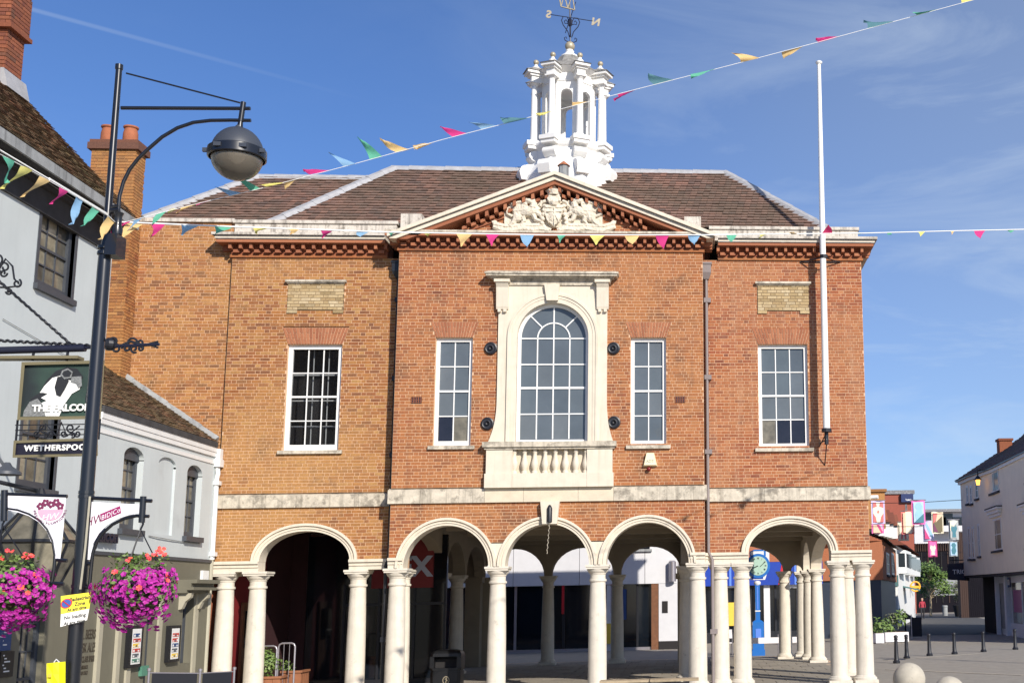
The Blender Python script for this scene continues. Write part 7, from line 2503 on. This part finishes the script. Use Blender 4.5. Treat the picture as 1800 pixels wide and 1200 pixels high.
# second building with bay windows and a shop sign
e0_, e1_ = sp(1578, 77), sp(1608, 100)
bw_ = thing('bay_house', 'white bay windowed building with green shop front further along the street', 'house', e0_)
zb_ = at(1592, 966, 86).z
MB().prism([(e0_.x - 5, e0_.y), (e0_.x, e0_.y), (e1_.x, e1_.y), (e1_.x - 5, e1_.y)], 0, zb_, 'z').build('wall', 'render_trim', bw_)
rf_ = MB().add([(e0_.x + .6, e0_.y - .3, zb_), (e1_.x + .6, e1_.y, zb_), (e1_.x - 4, e1_.y, zb_ + 2.6), (e0_.x - 4, e0_.y - .3, zb_ + 2.6), (e0_.x - 4, e0_.y - .3, zb_), (e1_.x - 4, e1_.y, zb_)], [(0, 1, 2, 3), (0, 3, 4), (1, 5, 2)])
rf_.build('roof', 'dark_brick', bw_)
for k in range(3):
    a = e0_ + (e1_ - e0_) * (.08 + .31 * k); b = e0_ + (e1_ - e0_) * (.30 + .31 * k)
    z0, z1 = 3.45, zb_ - .25
    bay = MB().prism([(a.x, a.y), (a.x + .55, a.y + .3), (b.x + .55, b.y - .3), (b.x, b.y)], z0, z1, 'z').build('bay_window', 'white_paint', bw_)
    MB().prism([(a.x + .56, a.y + .45), (a.x + .58, a.y + .45), (b.x + .58, b.y - .45), (b.x + .56, b.y - .45)], z0 + .4, z1 - .2, 'z').build('bay_pane', 'shop_glass', bay)
    MB().hull2([V((a.x, a.y - .01, z0 + .4)), V((a.x + .5, a.y + .27, z0 + .4)), V((a.x + .5, a.y + .27, z1 - .2)), V((a.x, a.y - .01, z1 - .2))], [V((a.x, a.y + .05, z0 + .4)), V((a.x + .5, a.y + .3, z0 + .4)), V((a.x + .5, a.y + .3, z1 - .2)), V((a.x, a.y + .05, z1 - .2))]).build('bay_pane', 'shop_glass', bay)
flat('shop_teal', (70, 110, 110), .5); flat('shop_mint', (165, 205, 195), .5)
MB().box(e0_.x - .1, e0_.x + .06, e0_.y - .06, e1_.y, 2.6, 3.3).build('shop_sign', 'shop_teal', bw_)
MB().box(e0_.x - 3, e0_.x + .05, e0_.y - .08, e0_.y - .01, 2.6, 3.3).build('shop_sign', 'shop_teal', bw_)
MB().box(e0_.x - 3, e0_.x - .2, e0_.y - .05, e0_.y - .005, .2, 2.55).build('shop_window', 'shop_glass', bw_)
MB().box(e0_.x - .1, e0_.x + .06, e1_.y - 5, e1_.y, .2, 2.55).build('shop_window', 'shop_mint', bw_)
q = MB().hull2([e0_ + V((1, 6, 2.75)), e0_ + V((2.6, 6, 2.4)), e0_ + V((3.2, 9, 2.4)), e0_ + V((1.6, 9, 2.75))], [e0_ + V((1, 6, 2.65)), e0_ + V((2.6, 6, 2.28)), e0_ + V((3.2, 9, 2.28)), e0_ + V((1.6, 9, 2.65))])
q.build('awning', 'shop_teal', bw_)
rs = at(1609, 1030, 92)
ring = thing('ring_sign', 'round yellow projecting ring sign over the street', 'shop sign', rs + V((0, 0, -.4)))
flat('ring_yellow', (240, 175, 40), .5)
MB().tube([rs + V((.36 * cos(2 * pi * k / 24), 0, .36 * sin(2 * pi * k / 24))) for k in range(25)], .06, 8).build('ring', 'ring_yellow', ring, smooth=True)
MB().box(rs.x - .30, rs.x + .30, rs.y - .04, rs.y + .04, rs.z - .13, rs.z + .05).build('name_bar', 'ring_yellow', ring)
MB().tube([rs + V((-.36, 0, 0)), V((e1_.x, 96, rs.z))], .05, 6).build('bracket', 'iron', ring)

# red brick hotel block with dark sign, white block and dark clad block closing the street
def block(nm, lab, cat, x0, x1, yt, Y, dp_, mt, ybase=None):
    a, b = at(x0, yt, Y), at(x1, yt, Y)
    t = thing(nm, lab, cat, ((a.x + b.x) / 2, Y, 0))
    MB().box(a.x, b.x, Y, Y + dp_, 0, (a.z + b.z) / 2).build('wall', mt, t)
    return t, a, b, (a.z + b.z) / 2


mat('hotel_brick', srgb(150, 82, 66), rough=.9, noise=(.08, 4))
t, a, b, z = block('hotel_block', 'plain red brick hotel block with navy sign above the street roofs', 'hotel', 1554, 1604, 868, 125, 18, 'hotel_brick')
bx('roof_edge', 'dark_lead', t, a.x - .2, b.x + .2, 124.8, 143, z, z + .4)
s0_, s1_ = at(1583, 868, 124.9), at(1604, 882, 124.9)
sg_ = MB().box(s0_.x, s1_.x + .05, 124.6, 124.99, s1_.z, s0_.z).build('hotel_sign', 'logo_navy', t)
text('Travelodge', 'hotel_lettering', 'sign_white', sg_, V(((s0_.x + s1_.x) / 2 + .15, 124.59, s1_.z + .15)), (1, 0, 0), (0, 0, 1), .26, depth=.01, sx=.55, bold=.01)
fwin(t, (V((a.x, 125, 0)), V((b.x, 125, 0))), 1591, 886, 1594.5, 897, 1, 1, frame='dark_lead', sill=False)
t, a, b, z = block('white_block', 'white modern block with balconies behind the dark clad building', 'building', 1606, 1704, 900, 150, 15, 'panel_white')
for k, (x, y) in enumerate(((1628, 912), (1652, 918), (1664, 912), (1685, 918))):
    p = at(x, y, 149.9)
    MB().box(p.x - .8, p.x + .8, 149.85, 149.99, p.z - .7, p.z + .7).build('window', 'shop_glass', t)
bx('balcony', 'panel_white', t, at(1640, 930, 149).x, at(1704, 930, 149).x, 148.2, 149.99, at(1670, 934, 149).z, at(1670, 924, 149).z)
bx('roof_slab', 'dark_lead', t, a.x, b.x, 149, 165, z, z + .35)
mat('dark_cladding', (.008, .007, .011), spec=.08, rough=.6, noise=(.15, 2))
flat('bronze', (70, 55, 50), .6, spec=.1)
t, a, b, z = block('clad_block', 'dark clad block with toothed parapet closing the end of the street', 'building', 1596, 1700, 968, 128, 12, 'dark_cladding')
n = 26
for k in range(n):
    x = a.x + (b.x - a.x) * (k + .2) / n
    MB().prism([(x, z), (x + (b.x - a.x) * .55 / n, z), (x + (b.x - a.x) * .40 / n, z + .85), (x + (b.x - a.x) * .15 / n, z + .85)], 127.9, 129).build('parapet_tooth', 'bronze', t)
for k in range(1, 9):
    x = a.x + (b.x - a.x) * k / 9
    bx('cladding_joint', 'bronze' if k in (3, 6) else 'room_dark', t, x - .05, x + .05, 127.93, 128, 1, z - .1)
p0, p1 = at(1685, 968, 100), at(1734, 968, 100)
t2 = thing('timber_block', 'tall brown timber clad wall between the dark block and the bank', 'building', (p0.x, 100, 0))
for k in range(14): bx('plank', 'bronze' if k < 4 else 'dark_cladding', t2, p0.x + (p1.x - p0.x) * k / 14 + .01, p0.x + (p1.x - p0.x) * (k + 1) / 14 - .01, 100, 101, 0, at(1690, 935 + (k % 2), 100).z)
# passage sign, shop sign, tub and urn
p = at(1666, 1032, 118)
ns = thing('passage_sign', 'white hanging name board over the far passage', 'sign', p)
MB().hull2([p + V((x, 0, z)) for x, z in ((-1.4, -.75), (1.8, -.75), (1.4, .85), (-1.4, .85))], [p + V((x, .15, z)) for x, z in ((-1.4, -.75), (1.8, -.75), (1.4, .85), (-1.4, .85))]).build('board', 'fascia_weathered', ns)
text('THE NEW ROAD', 'sign_lettering', 'ink_black', ns, p + V((0, -.01, -.05)), (1, 0, 0), (0, 0, 1), .5, depth=.01, sx=.62)
MB().box(p.x - .9, p.x + 1.2, p.y - .02, p.y - .001, p.z - .6, p.z - .35).build('sign_bar', 'ink_black', ns)
for x in (-1, 1): MB().tube([p + V((x, 0, .85)), p + V((x, 0, 2.2))], .04, 5).build('hanger', 'iron', ns)
p = at(1690, 1004, 64.5)
ts = thing('projecting_sign', 'dark navy projecting shop sign on the street side of the bank', 'shop sign', p + V((0, 0, -.5)))
flat('trio_navy', (28, 30, 52), .5)
MB().hull2([p + V((-.75, 0, -.42)), p + V((.42, 0, -.5)), p + V((.42, 0, .5)), p + V((-.75, 0, .42))], [p + V((-.75, .08, -.42)), p + V((.42, .08, -.5)), p + V((.42, .08, .5)), p + V((-.75, .08, .42))]).build('board', 'trio_navy', ts)
text('TRIO', 'sign_lettering', 'sign_white', ts, p + V((-.10, -.01, -.12)), (1, 0, 0), (0, 0, 1), .34, depth=.005, bold=.003)
MB().tube([p + V((-.6, 0, .62)), p + V((.9, 0, .62))], .03, 6).tube([p + V((-.5, .04, .62)), p + V((-.5, .04, .4))], .015, 5).tube([p + V((.3, .04, .62)), p + V((.3, .04, .4))], .015, 5).build('bracket', 'iron', ts)
p = atz(1688, 1083, 0)
pt = thing('potted_olive', 'pale bushy plant in a big dark tub at the far passage', 'plant', p)
MB().lathe([(.45, 0), (.65, 1.0), (.6, 1.0)], p, n=14).build('tub', 'room_dark', pt, smooth=40)
mat('leaf_pale', ramp=[(.16, .18, .11), (.20, .21, .13), (.12, .14, .08)], rough=.7, noise=(.15, 10))
shrub(pt, p + V((0, 0, 2.2)), (.75, .75, .9), 260, 8, 'leaf_pale', (.18, .34))
MB().tube([p + V((0, 0, .9)), p + V((0, 0, 2.2))], .05, 6).build('stem', 'wood_brown', pt)
p = atz(1661, 1067, 0) if False else at(1661, 1067, 110); p.z = 0
ub = thing('far_bin', 'small grey litter bin before the dark clad block', 'litter bin', p)
MB().lathe([(.24, 0), (.24, .75), (.27, .77), (.27, .9), (.2, .95)], p, n=14).build('drum', 'fascia_weathered', ub, smooth=40)

# street tree
p = at(1636, 1077, 108); p.z = 0
tr_ = thing('street_tree', 'young green street tree in front of the dark clad block', 'tree', p)
MB().tube([p, p + V((.03, 0, 1.4)), p + V((-.05, 0, 3.4))], [.13, .10, .05], 8).build('trunk', 'bench_wood', tr_, smooth=True)
rnd = random.Random(4)
lf = MB()
zc_ = at(1632, 1043, 108).z
br = MB()
for k in range(34):
    a = rnd.uniform(0, 2 * pi); h = rnd.uniform(0, 1)
    R_ = 2.3 * (1 - h) ** .7 * (.75 + .25 * rnd.random()) + .35
    c = p + V((cos(a) * R_ * .72, sin(a) * R_ * .72, 1.9 + h * 2.7 + rnd.uniform(-.3, .3)))
    br.tube([p + V((0, 0, 1.4 + h * 1.6)), c], [.04, .012], 5)
    for j in range(70):
        d = V((rnd.gauss(0, 1), rnd.gauss(0, 1), rnd.gauss(0, .45)))
        leaf_quad(lf, c + d * .38, V((rnd.uniform(-1, 1), rnd.uniform(-1, .3), 1)).normalized(), rnd.uniform(.2, .36), rnd)
lf.build('crown', 'leaf_tree', tr_, kind='stuff', fix=False)
br.build('branch', 'bench_wood', tr_)

# white planters with greenery beside the columns, cafe clutter
for k, (x0, x1, yb, lab) in enumerate(((1540, 1556, 1131, 'white street planter partly behind the corner column'), (1557, 1603, 1129, 'long white street planter full of mixed greenery'))):
    p0, p1 = atz(x0, yb, 0), atz(x1, yb, 0)
    Y = p0.y
    pl2 = thing('street_planter', lab, 'planter', ((p0.x + p1.x) / 2, Y, 0), 'white street planters')
    MB().box(p0.x, p1.x, Y, Y + 1.1, .03, .45).build('trough', 'chair_white', pl2)
    MB().box(p0.x + .06, p1.x - .06, Y + .06, Y + 1.04, .45, .47).build('soil', 'coir', pl2)
    for j in range(int((p1.x - p0.x) / .28)):
        shrub(pl2, (p0.x + .2 + j * .28, Y + .5 + .2 * (j % 2), .72 + .16 * (j % 3)), (.34, .40, .40 + .14 * (j % 2)), 150, j + k * 20, ('leaf_tree', 'leaf_pale', 'leaf', 'leaf')[j % 4], (.10, .19), 'greenery')
p = atz(1592, 1112, 0)
um = thing('cafe_umbrella', 'closed dark cafe parasol and table behind the white planter', 'parasol', p)
MB().lathe([(.04, 0), (.04, 1.0), (.55, .75), (.52, .8), (.05, 1.1), (.03, 1.15)], p, n=12).build('canopy', 'canvas_black', um)
p = atz(1603, 1122, 0)
rl = thing('cafe_barrier', 'dark cafe barrier at the end of the white planter', 'cafe barrier', p)
MB().box(p.x - .05, p.x + .5, p.y, p.y + .04, .1, 1.0).build('panel', 'canvas_black', rl)
MB().tube([p, p + V((0, 0, 1.15))], .025, 6).build('post', 'steel', rl)

# a person walking away up the street
Yp = 98.0
fp_ = at(1622, 1083, Yp)
pz0 = 0.0
per = thing('person', 'person in a red top and dark trousers walking in the far street', 'person', (fp_.x, Yp, 0))
me = bpy.data.meshes.new('person_body')
J = {'pel': (0, 0, .92), 'ch': (0, .01, 1.25), 'nk': (0, .01, 1.47), 'hd': (0, -.01, 1.62), 'ht': (0, -.005, 1.73), 'hl': (-.10, 0, .88), 'hr': (.10, 0, .88), 'kl': (-.11, -.10, .50), 'kr': (.11, .06, .50), 'al': (-.11, -.02, .08), 'ar': (.12, .22, .12), 'tl': (-.11, -.17, .04), 'tr': (.13, .10, .04),
     'sl': (-.18, .01, 1.40), 'sr': (.18, .01, 1.40), 'el': (-.24, .04, 1.13), 'er': (.24, .02, 1.13), 'wl': (-.24, -.12, .90), 'wr': (.25, -.06, .88), 'fl': (-.23, -.17, .82), 'fr': (.25, -.09, .79)}
K = list(J)
E_l = [('pel', 'ch'), ('ch', 'nk'), ('nk', 'hd'), ('hd', 'ht'), ('pel', 'hl'), ('pel', 'hr'), ('hl', 'kl'), ('hr', 'kr'), ('kl', 'al'), ('kr', 'ar'), ('al', 'tl'), ('ar', 'tr'), ('ch', 'sl'), ('ch', 'sr'), ('sl', 'el'), ('sr', 'er'), ('el', 'wl'), ('er', 'wr'), ('wl', 'fl'), ('wr', 'fr')]
RD = {'pel': .15, 'ch': .15, 'nk': .06, 'hd': .10, 'ht': .07, 'hl': .11, 'hr': .11, 'kl': .07, 'kr': .07, 'al': .05, 'ar': .05, 'tl': .045, 'tr': .045, 'sl': .075, 'sr': .075, 'el': .05, 'er': .05, 'wl': .035, 'wr': .035, 'fl': .035, 'fr': .035}
me.from_pydata([J[k] for k in K], [(K.index(a), K.index(b)) for a, b in E_l], [])
ob = bpy.data.objects.new('body', me)
COL.objects.link(ob)
ob.parent = per
ORG['body'] = ORG['person']
sk = ob.modifiers.new('skin', 'SKIN')
me.skin_vertices.new() if not me.skin_vertices else None
for i, k in enumerate(K):
    me.skin_vertices[0].data[i].radius = (RD[k], RD[k] * .85)
me.skin_vertices[0].data[0].use_root = True
sb_ = ob.modifiers.new('sub', 'SUBSURF'); sb_.levels = 1; sb_.render_levels = 2
pm = bpy.data.materials.new('person_cloth'); pm.use_nodes = True
nt_p = pm.node_tree
bs_ = nt_p.nodes['Principled BSDF']
bs_.inputs['Roughness'].default_value = .8
tcn = nt_p.nodes.new('ShaderNodeTexCoord')
sx_n = nt_p.nodes.new('ShaderNodeSeparateXYZ'); nt_p.links.new(tcn.outputs['Object'], sx_n.inputs[0])
dv = nt_p.nodes.new('ShaderNodeMath'); dv.operation = 'DIVIDE'; dv.inputs[1].default_value = 1.8; nt_p.links.new(sx_n.outputs['Z'], dv.inputs[0])
cr = nt_p.nodes.new('ShaderNodeValToRGB'); cr.color_ramp.interpolation = 'CONSTANT'
els = cr.color_ramp.elements
els[0].color = (.02, .02, .025, 1); els[1].position = .53; els[1].color = (.35, .03, .05, 1)
e = els.new(.83); e.color = (.50, .28, .20, 1)
e = els.new(.93); e.color = (.30, .26, .22, 1)
nt_p.links.new(dv.outputs[0], cr.inputs[0]); nt_p.links.new(cr.outputs[0], bs_.inputs['Base Color'])
me.materials.append(pm)

# art banners hung on cables over the street
flat('b_pink', (225, 110, 175), .7); flat('b_lilac', (205, 195, 235), .7); flat('b_coral', (225, 120, 115), .7); flat('b_cream', (240, 232, 205), .7); flat('b_blue', (150, 195, 220), .7); flat('b_teal', (70, 125, 140), .7); flat('b_sky', (175, 205, 235), .7); flat('b_magenta', (205, 70, 130), .7); flat('b_olive', (110, 100, 75), .7); flat('b_plum', (120, 60, 95), .7); flat('b_grey', (175, 180, 180), .7); flat('b_peach', (240, 200, 170), .7)


def banner(x0, y0, x1, y1, Y, edge, field, arts, lab):
    a, b = at(x0, y0, Y), at(x1, y1, Y)
    t = thing('street_banner', lab, 'banner', ((a.x + b.x) / 2, Y, b.z), 'painted banners over the street')
    sh_ = MB()
    n = 6
    for (o_, d_) in ((0, .0),):
        vs, fs = [], []
        for i in range(n + 1):
            for j in range(2):
                vs.append((a.x + (b.x - a.x) * i / n, Y + .03 * sin(i * 1.1 + x0), a.z if j else b.z))
        for i in range(n): fs.append((i * 2, i * 2 + 2, i * 2 + 3, i * 2 + 1))
        sh_.add(vs, fs)
    sh_.build('banner_cloth', edge, t, fix=False)
    w_, h_ = b.x - a.x, a.z - b.z
    MB().quad(*[(a.x + w_ * u_, Y - .05, b.z + h_ * v_) for u_, v_ in ((.12, .07), (.88, .07), (.88, .93), (.12, .93))]).build('banner_field', field, t, fix=False)
    for k, (mt, pts) in enumerate(arts):
        MB().quad(*[(a.x + w_ * u_, Y - .055 - .003 * k, b.z + h_ * v_) for u_, v_ in pts]).build('banner_motif', mt, t, fix=False)
    MB().tube([(a.x - .05, Y, a.z + .01), (b.x + .05, Y, a.z + .01)], .02, 5).build('banner_rod', 'steel', t)


vase = [(.30, .12), (.34, .35), (.18, .55), (.30, .75), (.42, .62), (.50, .70), (.58, .62), (.70, .75), (.82, .55), (.66, .35), (.70, .12)]
lion = [(.30, .15), (.62, .12), (.80, .35), (.72, .60), (.80, .75), (.62, .90), (.35, .88), (.22, .74), (.36, .60), (.22, .42)]
tri = [(.12, .07), (.88, .07), (.88, .45)]
banner(1531, 880, 1556, 920, 52, 'b_lilac', 'b_cream', [('b_coral', [(.12, .07), (.38, .07), (.30, .3), (.12, .45)]), ('b_coral', [(.88, .07), (.62, .07), (.70, .3), (.88, .45)]), ('b_coral', [(.12, .93), (.35, .93), (.4, .75), (.12, .70)]), ('b_coral', [(.88, .93), (.65, .93), (.6, .75), (.88, .70)]), ('b_coral', [(.42, .52), (.5, .44), (.58, .52), (.5, .60)])], 'lilac edged banner with cream heart pattern at the town hall corner')
banner(1532, 921, 1554, 937, 56, 'b_pink', 'b_peach', [('b_magenta', [(.4, .93), (.6, .93), (.88, .2), (.88, .07), (.75, .07)]), ('b_lilac', [(.62, .93), (.78, .93), (.88, .6), (.88, .4)])], 'pink banner with diagonal stripes below the heart banner')
banner(1584, 898, 1608, 938, 60, 'b_coral', 'b_peach', [('b_cream', [(.30, .03), (.74, .03), (.74, .97), (.30, .97)])], 'coral banner with a cream middle stripe')
banner(1578, 917, 1598, 950, 64, 'b_cream', 'b_cream', [('b_coral', [(.25, .1), (.4, .1), (.45, .35), (.3, .5)]), ('b_coral', [(.75, .1), (.6, .1), (.55, .35), (.7, .5)])], 'cream banner half behind the coral one')
banner(1602, 879, 1627, 921, 47, 'b_pink', 'b_sky', [('b_blue', lion), ('b_teal', tri)], 'big pink edged banner with a pale blue animal shape')
banner(1622, 915, 1642, 949, 50, 'b_lilac', 'b_lilac', [('b_magenta', [(.12, .07), (.6, .07), (.12, .6)]), ('b_blue', [(.12, .9), (.3, .93), (.88, .3), (.88, .1), (.75, .1)])], 'lilac banner with diagonal ribbons')
banner(1637, 899, 1659, 937, 48, 'b_cream', 'b_olive', [('b_plum', [(.12, .07), (.5, .07), (.12, .5)]), ('b_coral', [(.12, .93), (.75, .93), (.12, .45)]), ('b_peach', [(.5, .93), (.88, .93), (.88, .8), (.3, .5)])], 'cream edged banner with olive and coral triangles')
banner(1667, 913, 1686, 948, 49, 'b_grey', 'b_grey', [('b_cream', [(.12, .93), (.88, .93), (.12, .45)]), ('b_teal', vase)], 'grey banner with a teal vase')
banner(1631, 950, 1648, 978, 51, 'b_magenta', 'b_pink', [('b_cream', vase)], 'magenta edged banner with a pale vase before the dark block')
banner(1668, 951, 1684, 977, 51, 'b_grey', 'b_sky', [('b_teal', lion)], 'pale banner with a teal animal shape before the dark block')
cb_ = thing('street_cable', 'thin cables across the street carrying the painted banners', 'cable', at(1620, 880, 56))
for (x0, y0, x1, y1, Y) in ((1530, 884, 1692, 878, 47.2), (1530, 925, 1692, 921, 50.5), (1600, 980, 1690, 970, 51.3), (1532, 886, 1540, 880, 54)):
    MB().tube([at(x0, y0, Y), at((x0 + x1) / 2, (y0 + y1) / 2 + 2, Y), at(x1, y1, Y)], .012, 4).build('cable', 'iron', cb_)

# paved street surface and kerbs
for k, ((ax_, ay_), (bx_, by_)) in enumerate((((1560, 1176), (1800, 1186)), ((1556, 1160), (1722, 1148)), ((1560, 1131), (1800, 1124)))):
    A, B = atz(ax_, ay_), atz(bx_, by_)
    d_ = (B - A); d_.z = 0; d_.normalize(); nn = V((-d_.y, d_.x, 0)) * .11
    n_ = int((B - A).length / .9)
    for j in range(n_):
        p, r_ = A + (B - A) * (j / n_) + d_ * .01, A + (B - A) * ((j + 1) / n_) - d_ * .01
        MB().hull2([V((q_.x, q_.y, .009 + .001 * (j % 2))) for q_ in (p - nn, r_ - nn, r_ + nn, p + nn)], [V((q_.x, q_.y, .0045)) for q_ in (p - nn, r_ - nn, r_ + nn, p + nn)]).build('paving_band', 'kerb_stone', kind='structure')
q = MB()
a, b, c, d = sp(1560, 62), sp(1612, 118), sp(1690, 118), sp(1728, 60)
q.quad((a.x, a.y, .006), (d.x + 3, d.y, .006), (c.x, c.y, .006), (b.x, b.y, .006))
q.build('street', 'asphalt', kind='structure')
cam2 = at(1531, 872, 28.3)
cctv = MB().tube([V((XR - .02, 28.6, cam2.z)), V((XR + .25, 28.5, cam2.z))], .05, 10).build('wall_camera', 'white_paint', hall, smooth=40)
